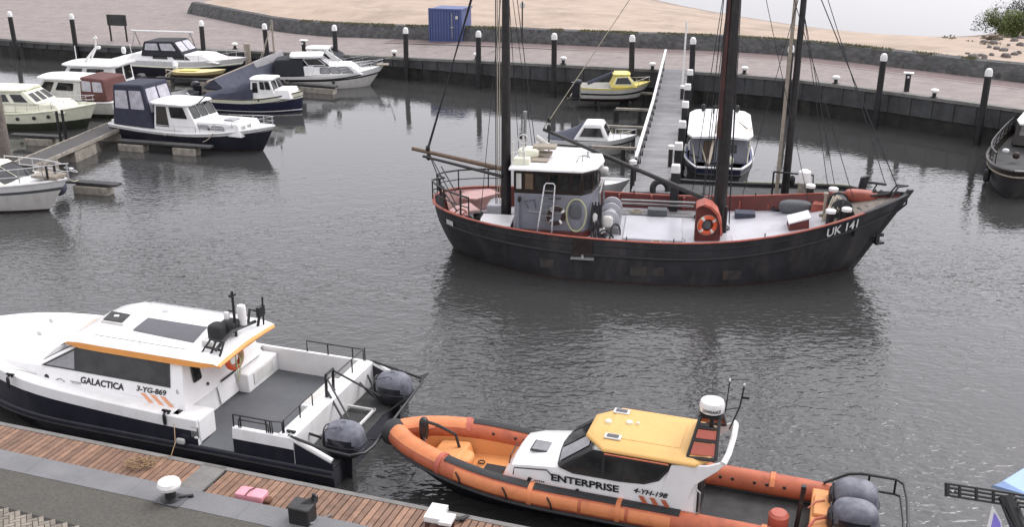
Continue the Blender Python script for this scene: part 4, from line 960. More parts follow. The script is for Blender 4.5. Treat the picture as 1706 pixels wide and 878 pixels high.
# aft companionway, white top with red side, bollards, stern platform
bx('companion_house', (1.75, -1.6, 1.0), (2.7, -.5, 1.42), 'red_paint', tr, .03); bx('companion_top', (1.6, -1.66, 1.42), (2.75, -.45, 1.5), 'white', tr, .03)
bx('deck_locker', (1.6, .2, 1.0), (2.3, 1.2, 1.6), 'steel_deck', tr, .04)
MB().lathe([(.13, 1.0), (.13, 1.42)], (1.35, -1.5, 0), 14).build('bollard', 'black', tr); MB().lathe([(.15, 1.42), (.16, 1.5), (.1, 1.54)], (1.35, -1.5, 0), 14).build('bollard_cap', 'white', tr)
mb = MB(); mb.prism([(.45, -.8), (.75, -1.15), (1.2, -1.2), (1.15, -.8), (1.5, -.6), (1.0, .2), (.6, -.2)], 1.62, 1.67)
mb.prism([(.5, .5), (1.2, .4), (1.9, 1.3), (1.4, 1.8), (.6, 1.3)], 1.7, 1.75); mb.build('stern_cover', 'pink_paint', tr)
mb = MB(); mb.lathe([(.3, 0), (.3, .12)], (1.1, -.75, 1.15), 18, Matrix.Rotation(R(60), 4, 'X')); mb.lathe([(.22, 0), (.22, .3)], (1.3, -.4, 1.25), 14, Matrix.Rotation(R(75), 4, 'Y')); mb.build('stern_winch', 'black_metal', tr)
mb = MB(); mb.torus((.95, -1.2, 1.6), .24, .025, (.4, -1, .3), 20, 6); mb.tube([(.8, -1.25, 1.45), (1.1, -1.15, 1.75)], .02, 5); mb.build('steering_wheel', 'red_cap', tr)
# stern inner bulwark pink
mb = MB()
for side in (1, -1):
    rings = []
    for t in H.ts(.012, .115):
        sh = H.sh(t); a = H.pt(t, sh); b = H.pt(t, 1.1); rings.append([(a.x+.05, side*max(0, a.y-.1), sh-.03), (b.x+.12, side*max(0, b.y-.14), 1.05)])
    mb.loft(rings, closed=False)
mb.build('stern_bulwark', 'pink_paint', tr)
# stern rails
def rel(t, h, side, inset=.05): p = H.pt(t, H.sh(t)); return Vector((p.x, side*max(0, p.y-inset), H.sh(t)+h))
mb = MB(); arc = [rel(t, .72, -1, .1) for t in (.1, .07, .04, .015, .004)]+[Vector((.12, 0, 2.6))]+[rel(t, .72, 1, .1) for t in (.004, .015, .04, .07, .1, .13)]
mb.tube(arc, .035, 8); mb.tube([p-Vector((0, 0, .35)) for p in arc], .02, 6)
for p in arc[::2]+[arc[-1]]: mb.tube([p, p-Vector((0, 0, .72))], .025, 6)
mb.build('stern_rail', 'black_metal', tr)
mb = MB(); mb.tube([(.05, -.2, 1.9), (-.02, -.2, 2.6)], .05, 8); mb.blob((0, -.2, 2.3), (.16, .16, .3), .8, 1); mb.build('stern_lamp', 'black', tr)
mb = MB(); gx = 1.0
mb.tube([(.95, -1.25, 1.2), (.95, -1.2, 2.55)], .035, 8); mb.tube([(.35, -.9, 2.3), (.85, -1.3, 1.8)], .03, 6); mb.tube([(.25, -1.0, 3.3), (.8, -1.3, 2.5)], .02, 6); mb.build('boom_gallows', 'black_metal', tr)
for k, (x, y, s_) in enumerate(((6.9, 1.6, .2), (9.2, 1.3, .24), (10.8, -1.75, .18), (7.7, -1.7, .16), (11.9, 1.9, .2))):
    mb = MB(); pts = [(x+s_*(1-.1*(i % 5)/5)*math.cos(i*.5)+.02*math.sin(i*1.7), y+s_*.8*math.sin(i*.5), 1.13+.002*i+(.25 if x > 11 else 0)) for i in range(50)]; mb.tube(pts, .016, 5); mb.build('coiled_rope', ('rope_pale', 'rope_dark', 'rope_green')[k % 3], tr)
mb = MB()
for x in (10.2, 11.35): mb.tube([(x, -2.0, 1.12+(.1 if x > 11 else 0)), (x, 2.0, 1.12+(.1 if x > 11 else 0))], .02, 4)
mb.build('deck_seam', 'steel_dull', tr)
bx('fish_box', (10.4, 1.2, 1.15), (11.1, 1.7, 1.42), 'canvas_grey', tr, .02); bx('fish_box', (7.3, 1.2, 1.16), (8.0, 1.6, 1.4), 'deck_grey', tr, .02)
for x, z, w_, h_ in ((3.9, .55, .5, .34), (6.9, .48, .55, .36), (7.6, .5, .4, .3), (9.9, .42, .6, .34)):
    q = [H.surf(x+a, z+b, -1, .014) for a, b in ((0, -h_/2), (w_, -h_/2), (w_, h_/2), (0, h_/2))]; MB().sweep(q, (0, -.006, 0)).build('hull_plate', 'worn_plate', tr)
# ---- masts
def local_m(px, py, x_, y_):   # height of the point at local (x,y) seen at picture row py
    lo, hi = 0., 40.
    wp = toworld(tr, (x_, y_, 0)); 
    for _ in range(40):
        m = (lo+hi)/2; dz = m-CAMH; d = wp.y*_c-dz*_s; up = wp.y*_s+dz*_c
        if CY-F*up/d > py: lo = m
        else: hi = m
    return lo
MZ = (2.32, .15); MM = (9.78, .1)
MB().tube([(MZ[0], MZ[1], 1.0), (MZ[0], MZ[1], 5), (MZ[0], MZ[1], 12.5)], [.19, .16, .1], 12).build('mizzen_mast', 'spar', tr)
mb = MB(); mb.tube([(MM[0], MM[1], 1.0), (MM[0], MM[1], 6), (MM[0], MM[1], 14.5)], [.23, .2, .13], 14); mb.build('main_mast', 'spar', tr)
MB().tube([(MM[0]-.2, MM[1]-.1, 4.4), (MM[0]-.2, MM[1]-.1, 13)], [.09, .07], 8).build('mast_track', 'spar_red', tr)
mb = MB(); mb.box((MM[0]+.05, -.3, 1.35), (.25, .2, .75)); mb.tube([(MM[0]+.2, -.25, 2.1), (MM[0]+.2, -.32, 1.1)], .06, 8); mb.lathe([(.3, 0), (.3, .25)], (MM[0]+.1, .1, 1.0), 14); mb.build('mast_winch', 'black_metal', tr)
# boom pointing aft over the stern
mb = MB(); mb.tube([(2.2, .15, 2.98), (-1.15, .5, 3.5)], [.09, .07], 8); mb.build('mizzen_boom', 'wood', tr)
MB().tube([(2.2, .0, 2.75), (-.7, .25, 3.3)], [.06, .05], 8).build('lower_boom', 'spar', tr)
gt = loc(tr, 905, 215, 4.2); MB().tube([gt, Vector((MM[0]-.3, .3, 2.1))], [.06, .09], 10).build('cargo_derrick', 'spar', tr)
# ---- rigging
def line(a, b, r=.014, m='rope_dark', name='rigging_line'): return MB().tube([a, b], r, 4).build(name, m, tr, smooth=0)
top1, top2 = Vector((MZ[0], MZ[1], 12.3)), Vector((MM[0], MM[1], 14.2))
tip = Vector((-.55, .42, 3.45))
ms = loc(tr, 815, 43, 8.6)
for dx in (0, .1): line(tip+Vector((dx*.5, 0, .15)), Vector((MZ[0]-.1-dx, .15, 12.0)), .022)
line(tip, (.1, .3, 1.8), .02); line(tip, (.8, -1.2, 2.0), .02)
mb = MB().blob(tip+Vector((0, 0, .1)), (.16, .16, .22), .8, 1); mb.blob(tip+Vector((.02, 0, -.22)), (.18, .18, .24), .8, 1); mb.build('block', 'black', tr)
for s_ in (-1, 1):
    for x in (2.0, 2.7, 3.3): line(H.pt(x/UL, H.sh(x/UL), s_)+Vector((0, 0, 0)), (MZ[0], .15, 10.5), .012) if not (s_ == -1 and x > 2.1) else None
for dx, m in ((-.3, 'rope_pale'), (-.22, 'rope_pale'), (-.36, 'rope_dark')): line((MZ[0]+dx, .1, 1.7), (MZ[0]+dx*.9, .12, 12), .018, m)
line((MZ[0]+1.0, .6, 3.5), (MZ[0]+.1, .15, 11), .014)
line(gt, top2, .014, 'rope_pale', 'topping_lift')
MB().blob(gt+Vector((.2, 0, .35)), (.14, .14, .22), .8, 1).tube([gt, gt+Vector((.35, 0, .6))], .02, 5).build('block', 'black', tr)
for s_ in (-1, 1):
    for x, z in ((8.9, 13.4), (9.35, 13.6), (10.3, 13.8)):
        if s_ == -1 and x < 11: continue
        line(H.pt(x/UL, H.sh(x/UL), s_), (MM[0], .1, z), .014)
for dx, dy in ((-.62, .25), (-.42, -.1), (-.3, .3)): line((MM[0]+dx, dy, 1.5), (MM[0]+dx*.35, dy*.5, 13), .015, 'rope_dark')
line((MM[0]+.35, -.1, 1.4), (MM[0]+.1, 0, 12), .014); line((MM[0]+.35, .1, 1.4), (MM[0]+.12, 0, 9), .014)
bowp = Vector((UL-.35, 0, 2.95)); line(bowp, top2, .016, name='forestay'); line((UL-1.7, .1, 2.5), top2-Vector((0, 0, .6)), .012, name='forestay')
line((12.9, 1.6, 1.9), top2-Vector((0, 0, 2)), .012)
line(H.pt(.62, H.sh(.62), 1), (MM[0], .1, 9.5), .012, 'rope_pale')
# ---- red curved housing with orange life ring
mb = MB(); prof = [(8.95, 1.0), (8.95, 2.3), (9.15, 2.4), (9.4, 2.32), (9.62, 2.1), (9.75, 1.75), (9.8, 1.35), (9.8, 1.0)]
hx = -.05
mb.sweep([(x, -1.12, z) for x, z in prof], (0, .55, 0)); mb.build('winch_housing', 'red_paint', tr, bevel=.02)
mb = MB(); 
for i in range(1, 6):
    a, b = prof[i], prof[i+1]; mb.hexa([(a[0], -1.28, a[1]-.0), (b[0], -1.28, b[1]), (b[0], -.5, b[1]), (a[0], -.5, a[1]), (a[0]+.06, -1.28, a[1]+.06), (b[0]+.07, -1.28, b[1]+.05), (b[0]+.07, -.5, b[1]+.05), (a[0]+.06, -.5, a[1]+.06)])
mb.build('housing_hood', 'coral', tr, smooth=60)
life_ring('life_ring', 'orange life ring hanging on the red curved housing on the ketch deck', on_tr((9.35, -1.24, 1.72)), (.156, -1, 0), .27, 'ring_orange', 'offwhite')
MB().blob((9.33, -1.16, 1.7), (.28, .1, .34), .8, .8).build('housing_light', 'deck_grey', tr)
bx('floor_plate', (8.0, -1.95, 1.06), (9.2, -1.5, 1.12), 'antifoul', tr, .01)
# long tube rail and shelf along far bulwark
MB().tube([(6.3, 1.95, 1.5), (9.0, 1.98, 1.5)], .04, 8).box((7.6, 1.98, 1.36), (2.7, .06, .06)).box((7.6, 1.7, 1.1), (2.9, .5, .06)).build('pipe_rack', 'steel_dull', tr)
mb = MB()
for x in (6.2, 7.4, 8.6, 10.6, 11.6, 12.6, 13.6):
    p = H.pt(x/UL, H.sh(x/UL)); mb.box((x, p.y-.16, 1.28), (.06, .12, .5))
mb.build('bulwark_stays', 'red_cap', tr)
mb = MB()
for x in (6.8, 8.3, 11.2):
    for s_ in (-1, 1):
        p = H.pt(x/UL, H.sh(x/UL), s_); mb.tube([(p.x, p.y*.985, H.sh(x/UL)), (p.x, p.y*.985, H.sh(x/UL)+.16)], .02, 5)
mb.build('rail_pins', 'black_metal', tr)
# trawl winch forward of the wheelhouse
mb = MB(); mx90 = Matrix.Rotation(R(90), 4, 'X')
for y in (-.75, .15, .9): mb.lathe([(.36, -.03), (.36, .03)], (6.05, y, 1.55), 20, mx90)
mb.lathe([(.2, -.75), (.2, .9)], (6.05, 0, 1.55), 14, mx90); mb.build('winch_drum', 'steel_deck', tr)
mb = MB(); mb.box((6.05, 0, 1.15), (.7, 1.6, .3)); mb.tube([(5.75, -.9, 1.1), (5.7, -.9, 2.55), (5.7, .9, 2.55)], .04, 8); mb.tube([(5.75, .9, 1.1), (5.7, .9, 2.55)], .04, 8); mb.box((5.9, -.95, 1.4), (.3, .3, .5)); mb.build('winch_frame', 'steel_dull', tr)
mb = MB(); mb.blob((6.0, -1.08, 1.62), (.4, .24, .42), .7, .8); mb.blob((5.85, -1.25, 1.35), (.26, .25, .26), 1, 1); mb.blob((5.6, -1.2, 1.7), (.2, .2, .5), .7, .8); mb.build('winch_motor', 'offwhite', tr)
mb = MB(); mb.torus((5.95, -1.42, 1.22), .2, .03, (0.3, -1, .2), 18, 6); mb.torus((6.3, -1.0, 1.25), .26, .03, (1, -.6, .3), 18, 6)
for k in range(7): mb.tube([(5.5+.05*k, -1.15+.05*(k % 3), 2.3-.1*(k % 2)), (5.45+.06*k, -1.3, 1.6), (5.5+.08*k, -1.35+.06*(k % 2), 1.1)], .03, 5)
mb.build('coiled_ropes', 'rope_dark', tr)
mb = MB(); mb.prism([(6.3, -1.95), (7.0, -2.05), (6.9, -1.6), (6.3, -1.4)], 1.05, 1.12); mb.build('rope_mat', 'antifoul', tr)
# deck details
bx('hatch_cover', (6.55, -1.35, 1.08), (8.55, 1.2, 1.16), 'steel_deck', tr, .02)
MB().torus((8.5, -1.2, 1.13), .16, .01, (0, 0, 1), 16, 5).build('wire_loop', 'steel_dull', tr)
bx('forward_hatch', (10.2, -1.5, 1.08), (11.3, 1.6, 1.2), 'steel_deck', tr, .02)
mb = MB().hexa([(12.05, -.1, 1.05), (12.75, -.1, 1.05), (12.75, .75, 1.05), (12.05, .75, 1.05), (12.1, -.05, 1.4), (12.7, -.05, 1.62), (12.7, .7, 1.62), (12.1, .7, 1.4)]); mb.build('skylight_base', 'red_paint', tr, bevel=.02)
MB().hexa([(12.05, -.1, 1.405), (12.75, -.1, 1.64), (12.75, .75, 1.64), (12.05, .75, 1.405), (12.05, -.1, 1.46), (12.75, -.1, 1.7), (12.75, .75, 1.7), (12.05, .75, 1.46)]).build('skylight_lid', 'white_clean', tr, bevel=.01)
MB().lathe([(.12, 1.05), (.12, 1.3), (.05, 1.34), (.05, 2.2), (.08, 2.22), (.08, 2.3)], (13.25, .75, 0), 12).box((13.25, .75, 1.5), (.3, .1, .1)).build('hand_pump', 'pale_wood', tr)
mb = MB(); mb.lathe([(.3, -.4), (.3, .4)], (14.0, .2, 1.9), 16, mx90); mb.lathe([(.36, -.46), (.36, -.4)], (14.0, .2, 1.9), 16, mx90); mb.lathe([(.36, .4), (.36, .46)], (14.0, .2, 1.9), 16, mx90); mb.tube([(13.9, -.3, 1.2), (14.0, -.3, 2.2)], .05, 6); mb.tube([(13.9, .7, 1.2), (14.0, .7, 2.2)], .05, 6); mb.build('windlass', 'weather_dark', tr)
mb = MB()
for k in range(9): mb.tube([(13.75+.03*k, .1-.12*math.sin(k), 2.25), (13.55+.05*k, -.35, 1.95-.05*(k % 3)), (13.35+.06*k, -.5+.05*k, 1.5)], .022, 5)
mb.torus((13.7, -.35, 1.75), .25, .03, (.8, -1, .5), 18, 6); mb.build('windlass_rope', 'rope_pale', tr)
for x, y in ((13.3, -1.0), (13.85, -.72)):
    MB().lathe([(.13, 1.6), (.13, 2.3)], (x, y, 0), 14).build('bollard', 'black', tr); MB().lathe([(.17, 2.28), (.17, 2.37), (.12, 2.4)], (x, y, 0), 14).build('bollard_cap', 'white_clean', tr)
for x, y in ((13.0, 2.05), (13.75, 1.75)):
    MB().lathe([(.13, 1.2), (.13, 1.95)], (x, y, 0), 14).build('bollard', 'black', tr); MB().lathe([(.17, 1.93), (.17, 2.02), (.12, 2.05)], (x, y, 0), 14).build('bollard_cap', 'white_clean', tr)
mb = MB(); mb.prism([(12.9, 1.1), (13.1, 1.9), (13.6, 1.85), (13.6, 1.2)], 1.1, 1.6, top=[(13.0, 1.3), (13.1, 1.7), (13.5, 1.65), (13.5, 1.3)]); mb.blob((14.5, .75, 2.12), (1.1, .5, .4), .5, .6, rz=-.2); mb.build('foredeck_locker', 'red_cap', tr, bevel=.03)
mb = MB(); mb.blob((12.5, 1.9, 1.35), (1.2, .55, .5), .7, .7, rz=.05); mb.build('sail_bundle', 'deck_grey', tr)
mb = MB()
for k in range(5): mb.box((14.35+.28*k, -.35+.07*k, 2.24+.06*k), (.1, .35, .05), .3)
mb.tube([(14.3, -.6, 2.15), (15.3, -.25, 2.5)], .05, 6); mb.tube([(14.4, .5, 2.4), (15.6, .15, 2.75)], .045, 6)
for k in range(3): mb.blob((14.9+.2*k, .55-.1*k, 2.62), (.14, .14, .2), .8, .8)
mb.build('foredeck_fittings', 'weather_dark', tr)
# fittings forward stand on the rising deck
for o_ in tr.children:
    b = o_.name.split('.')[0]; d_ = {'skylight_base': (0, -.55, .28), 'skylight_lid': (0, -.55, .28), 'hand_pump': (0, -.7, .35), 'sail_bundle': (0, -.35, .3), 'foredeck_locker': (0, -.1, .3), 'windlass': (-.25, -.1, .3), 'windlass_rope': (-.25, -.05, .3)}.get(b)
    if d_: o_.location = d_
    if b in ('bollard', 'bollard_cap') and sum(v.co.x for v in o_.data.vertices)/len(o_.data.vertices) > 12 and sum(v.co.y for v in o_.data.vertices) > 0: o_.location = (0, 0, .32)
# ---- low black sailing barge lying behind the ketch
t2, L2 = place('sailing_barge', 'low black sailing vessel with a slim mast lying behind the fishing ketch', 'sailing boat', (1115, 316), 1.25, (1438, 326), 1.5)
t2.location += Vector((.1, .75, 0))
H2 = Hull(L2, 2.3, 1.3, 1.15, 1.55, draft=.4, tw=.5, rake=.3, k0=.2, k1=.5, p=3)
H2.build(t2, ['hull_dark'], [(1, 0)]); H2.deck(t2, 'weather_dark', drop=.12); H2.strip(t2, 'hull_dark', zoff=0, r=.06, name='cap_rail'); H2.strip(t2, 'rope_green', zoff=.07, r=.015, t0=.4, t1=.97, name='rail_line', sides=(1,))
MB().hexa([(L2-.15, -.1, .8), (L2+.1, -.1, .8), (L2+.1, .1, .8), (L2-.15, .1, .8), (L2+.0, -.1, 2.0), (L2+.3, -.1, 2.1), (L2+.3, .1, 2.1), (L2+.0, .1, 2.0)]).build('stem_post', 'hull_dark', t2)
MB().tube([(L2, 0, 1.85), (L2+.95, .1, 1.75)], .05, 6).tube([(L2+.6, 0, 1.75), (L2+.35, 0, 1.2)], .03, 5).build('bowsprit', 'spar', t2)
ml = loc(t2, 1308, 322, 1.25); mxx = ml.x
MB().tube([(mxx, 0, 1.1), (mxx, 0, 12.0)], [.15, .09], 12).build('mast', 'spar', t2)
MB().tube([(mxx-.32, -.1, 1.2), (mxx-.28, -.05, 11.5)], .07, 8).build('mast_pole', 'pale_wood', t2)
for a, b in (((mxx-.15, -.2, 1.2), (mxx-.05, 0, 11.8)), ((mxx+1.6, -.9, 1.3), (mxx, 0, 8.2)), ((mxx+1.9, .9, 1.3), (mxx, 0, 8.2)), ((L2+.9, .1, 1.8), (mxx, 0, 10.5)), ((mxx-1.6, -.9, 1.2), (mxx, 0, 9.5))):
    MB().tube([a, b], .014, 4).build('rigging_line', 'rope_dark', t2, smooth=0)
mb = MB(); mb.tube([(mxx-.5, -.5, 2.15), (mxx+.95, -.5, 2.1), (mxx+1.0, -.5, 1.2)], .04, 6); mb.tube([(mxx-.5, -.5, 2.15), (mxx-.5, -.5, 1.2)], .04, 6); mb.blob((mxx+.2, -.5, 1.85), (.22, .2, .4), .8, .9); mb.build('mast_gallows', 'black_metal', t2)
p = W(1341, 288, 2.6); t = thing('mooring_pile', 'grey mooring pile with white cap standing behind the fishing ketch near its bow', 'pile', (p.x, p.y, 0))
MB().lathe([(.24, -3), (.2, 2.3)], seg=14).build('post', 'float_concrete', t); MB().lathe([(.23, 2.25), (.22, 2.65), (.12, 2.72)], seg=14).build('cap', 'cap_white', t)
mb = MB(); o = mb.torus((0, 0, 0), .3, .12, (.1, -1, .3), 20, 8).build('tyre', 'rubber'); o.location = W(1100, 315, 1.4); tag(o, 'black tyre fender hanging at the outer end of the jetty', 'tyre')
# ================================================================== outboard
def outboard(parent, x, y, z, s=1.0, m='motor_cover', tilt=0, steer=0, front='motor_black'):
    """x,y,z = clamp point, motor extends aft (-x)"""
    leg = MB(); leg.hexa([(x-.42, y-.07, z-.9), (x-.1, y-.07, z-.9), (x-.1, y+.07, z-.9), (x-.42, y+.07, z-.9), (x-.5, y-.13, z+.2), (x+.02, y-.13, z+.2), (x+.02, y+.13, z+.2), (x-.5, y+.13, z+.2)])
    leg.box((x-.25, y, z-.72), (.55, .3, .03))
    o = leg.build('outboard_motor', front, parent, bevel=.03)
    c = MB().blob((x-.3*s, y, z+.46*s), (1.02*s, .72*s, .84*s), .62, .72, 32, 24, tap=.12); cw = c.build('cowl', [m, front], o)
    for f in cw.data.polygons:
        q = f.center; dx = (q.x-(x-.3*s))/(.4*s); dz = (q.z-(z+.46*s))/s
        if dz < -.12+.26*math.sqrt(max(0, 1-dx*dx)) and (abs(q.y-y) > .2*s or q.x > x): f.material_index = 1
        if dz < -.2: f.material_index = 1
    MB().torus((x-.3*s, y, z+.34*s), .0, .0, seg=4) if False else None
    b = MB(); pts = [(x-.3*s+.5*s*math.copysign(abs(math.cos(a))**.72, math.cos(a)), y+.335*s*math.copysign(abs(math.sin(a))**.72, math.sin(a)), z+.4*s) for a in [2*math.pi*k/28 for k in range(28)]]
    b.tube(pts, .016*s, 6, closed=True).build('cowl_seam', front, o)
    # drawn-down front panel with a dark arch
    a = MB(); arc = [(x+.12*s+.06*s*math.sin(math.pi*k/12), y+.27*s*math.cos(math.pi*k/12), z+.4*s+.33*s*math.sin(math.pi*k/12)) for k in range(13)]
    a.tube(arc, .02*s, 6); a.blob((x+.08*s, y, z+.42*s), (.34*s, .5*s, .46*s), .7, .7, 18, 10); a.build('cowl_front', front, o)
    return o
# ================================================================== GALACTICA
GA = R(161.4); gp = W(590, 700, .6)
ga = thing('cabin_workboat', 'long white and black cabin workboat GALACTICA with orange roof edge and twin covered outboards', 'workboat', (gp.x, gp.y, 0), GA)
def ghb(x):      # half beam
    if x < 6.4: return 2.03
    u = (x-6.4)/(11.3-6.4); return 2.03*max(0, 1-u**2.3)**.8
def gsh(x): return 1.12+.28*sm(3, 10.5, x)+.12*sm(8, 11, x)
GX = [.35+i*.5 for i in range(22)]+[11.1, 11.28]
def gring(x, z0, side, th=.11):
    o_ = ghb(x); sh = gsh(x); i_ = max(.01, o_-th)
    return [(x, side*o_*(1-.06*(1-(z0+.3)/1.4)*sm(6, 11, x)*3), z0), (x, side*o_, sh-.26), (x, side*(o_+.012), sh-.25), (x, side*(o_-.01), sh), (x, side*(o_-.03), sh+.02), (x, side*i_, sh+.02), (x, side*i_, z0)]
def gwall(side, x0, x1, name):
    xs = [x0]+[x for x in GX if x0 < x < x1]+[x1]
    mb = MB(); rings = [gring(x, .48, side) for x in xs]
    return mb.loft(rings, rowmi=[0, 1, 1, 1, 1, 1, 1], mi=1).build(name, ['navy_gloss', 'white_clean'], ga, smooth=30)
gwall(-1, .55, 11.25, 'topside'); gwall(1, 2.88, 11.25, 'topside'); gwall(1, .42, 1.95, 'topside')
# lower hull
mb = MB(); rings = []
for x in [-.5, 0, .3]+GX:
    b = ghb(x)*1.0; c = b-.1-.25*sm(7, 11, x); xx = x if x > 10.9 else x
    rings.append([(x-.6*sm(9, 11.3, x), max(.02, c*.75)*s_, -.5) if False else None for s_ in (1,)])
rings = []
for x in [-.5, 0, .3]+GX:
    b = max(.02, ghb(x)); k = sm(7, 11.3, x); r_ = 1.1*k*k
    rings.append([(x, b, .5), (x, b+.05, .42), (x, b+.05, .34), (x-.1*k, b-.02, .3), (x-r_*.6, b*(.96-.3*k), -.05), (x-r_, b*(.7-.3*k), -.5), (x-r_, -b*(.7-.3*k), -.5), (x-r_*.6, -b*(.96-.3*k), -.05), (x-.1*k, -b+.02, .3), (x, -b-.05, .34), (x, -b-.05, .42), (x, -b, .5)])
mb.loft(rings).build('hull', 'navy_gloss', ga, smooth=40)
mb = MB()
for s_ in (1, -1): mb.tube([(x, s_*(ghb(x)+.05), .38) for x in [-.5]+GX[:-1]], .035, 6)
mb.build('rub_rail', 'rubber', ga)
MB().prism([(.3, -1.95), (3.75, -1.95), (3.75, 1.5), (2.86, 1.6), (2.86, 2.02), (1.97, 2.02), (1.97, 1.93), (.3, 1.93)], .49, .512).build('deck', 'deck_grey', ga, smooth=0)
MB().prism([(-.48, -1.95), (.42, -1.95), (.42, 1.95), (-.48, 1.95)], .495, .52).build('stern_platform', 'weather_dark', ga, smooth=0)
# transom beam and inner box
MB().prism([(.42, -1.95), (.82, -1.93), (.82, 2.0), (.42, 2.0)], .5, 1.17).build('transom_beam', 'white_clean', ga, bevel=.04, bseg=3)
MB().prism([(.83, -1.15), (1.2, -1.15), (1.2, .35), (.83, .35)], .51, .98).build('aft_locker', 'white_clean', ga, bevel=.035, bseg=3)
# stern quarter wings: black side, white sloped top pipe
for s_ in (1, -1):
    y = s_*2.0
    MB().sweep([(.44, y, .5), (-.5, y, .45), (-.5, y, .66), (.44, y, 1.1)], (0, -s_*.09, 0)).build('quarter_wing', 'navy_gloss', ga)
    MB().tube([(.5, y-s_*.03, 1.12), (-.48, y-s_*.03, .72)], .065, 10).build('wing_pipe', 'white_clean', ga)
# cabin body (lofted)
def gsec(x, zs, zt, zc, ys=None, k=1.0):
    b = ys or 1.62; t = b-.235*(zt-zs)-.02
    half = [(b+.03, gsh(x)-.02 if x > 3.7 else 1.1), (b, zs), (t+.01, zt-.03), (t-.1, zt+.02), (t*.55, zt+(zc-zt)*.75), (0.001, zc)]
    return [(x, y*k, z) for y, z in half]+[(x, -y*k, z) for y, z in reversed(half[:-1])]
mb = MB()
secs = [gsec(3.42, 1.6, 2.3, 2.4), gsec(4.5, 1.6, 2.3, 2.42), gsec(6.25, 1.6, 2.3, 2.44), gsec(6.9, 1.6, 1.98, 2.12, 1.62), gsec(7.55, 1.58, 1.62, 1.8, 1.62), gsec(8.3, 1.5, 1.56, 1.72, 1.5), gsec(9.2, 1.44, 1.52, 1.66, 1.25), gsec(10.1, 1.4, 1.48, 1.58, .85), gsec(10.75, 1.36, 1.42, 1.48, .4), gsec(11.0, 1.36, 1.38, 1.4, .1)]
mb.loft(secs, closed=True, cap=True).build('cabin', 'white_clean', ga, smooth=32)
# side decks
MB().loft([[(x, s_*(ghb(x)-.1), gsh(x)-.0) for s_ in (1, .5, 0, -.5, -1)] for x in [3.6]+[x for x in GX if x > 3.6]], closed=False).build('side_deck', 'white_clean', ga)
# aft bulkhead to deck level + door + steps
MB().prism([(3.45, -1.6), (3.7, -1.6), (3.7, 1.6), (3.45, 1.6)], .51, 2.32, top=[(3.42, -1.44), (3.7, -1.44), (3.7, 1.44), (3.42, 1.44)]).build('aft_bulkhead', 'white_clean', ga, bevel=.03)
MB().prism([(2.88, 1.32), (3.5, 1.32), (3.5, 2.0), (2.88, 2.0)], .51, 1.1).build('side_locker', 'white_clean', ga, bevel=.03, bseg=3)
MB().prism([(3.15, -1.9), (3.6, -1.9), (3.6, -.5), (3.15, -.5)], .51, 1.02).build('side_locker', 'white_clean', ga, bevel=.03, bseg=3)
bq = [Vector((3.43, 1.44, .6)), Vector((3.43, -1.44, .6)), Vector((3.41, -1.4, 2.25)), Vector((3.41, 1.4, 2.25))]; bq = [bq[1], bq[0], bq[3], bq[2]]
nrm = (bq[1]-bq[0]).cross(bq[3]-bq[0])
if nrm.x > 0: bq = [bq[1], bq[0], bq[3], bq[2]]
MB().span((3.405, -.45, .58), (3.425, .3, 2.15)).build('door', 'white_clean', ga, bevel=.01)
MB().span((3.39, -.4, 1.15), (3.404, .24, 1.2)).build('door_handle', 'black', ga)
window(ga, bq, .08, .2, .6, .88, 'black', 'glass', .03, .05, name='window')
mb = MB(); 
for x, y, z in ((3.4, .62, 2.0), (3.4, .42, 1.85), (3.4, .7, 1.35), (3.4, .85, 2.05)): mb.blob((x, y, z), (.05, .07, .09), .8, .8, 8, 6)
mb.build('bulkhead_fittings', 'black', ga)
# side glazing: one long dark panel each side
def gy(z): return 1.62-.235*(z-1.6)
for s_ in (1, -1):
    P = [(3.75, 1.62), (7.42, 1.635), (6.36, 2.22), (6.1, 2.25), (3.75, 2.25)]
    mk = lambda P, o_: [(x, s_*(gy(z)+o_), z) for x, z in P]
    f = MB().sweep(mk(P, .006), (0, s_*.014, 0)).build('window', 'black', ga, smooth=0)
    for a, b in ((3.84, 6.36),):
        Pp = [(a, 1.67), (b, 1.67), (min(b, 6.3), 2.2), (a, 2.2)]; MB().sweep(mk(Pp, .0215), (0, s_*.004, 0)).build('pane', 'glass', f, smooth=0)
    MB().sweep(mk([(6.44, 1.67), (7.28, 1.67), (6.44, 2.12)], .0215), (0, s_*.004, 0)).build('pane', 'glass_pale', f, smooth=0)
# windshield panels over the sloped front
fr = [gsec(6.28, 1.6, 2.3, 2.44), gsec(6.9, 1.6, 1.98, 2.12, 1.62), gsec(7.5, 1.58, 1.64, 1.82, 1.62)]
for j0, j1 in ((3, 4), (4, 5), (5, 6), (6, 7)):
    def up(p, d=.02): return Vector(p)+Vector((d*.6, 0, d))
    a0, a1 = Vector(fr[0][j0]), Vector(fr[0][j1]); m0, m1 = Vector(fr[1][j0]), Vector(fr[1][j1]); b0, b1 = Vector(fr[2][j0]), Vector(fr[2][j1])
    def lp(a, b, t): return a.lerp(b, t)
    mb = MB(); rows = [[up(lp(a0, a1, .04)), up(lp(a0, a1, .96))], [up(lp(m0, m1, .04)), up(lp(m0, m1, .96))], [up(lp(b0, b1, .04)), up(lp(b0, b1, .96))]]
    mb.loft(rows, closed=False).build('windshield_pane', 'glass' if j0 in (4, 5) else 'glass_pale', ga, smooth=0)
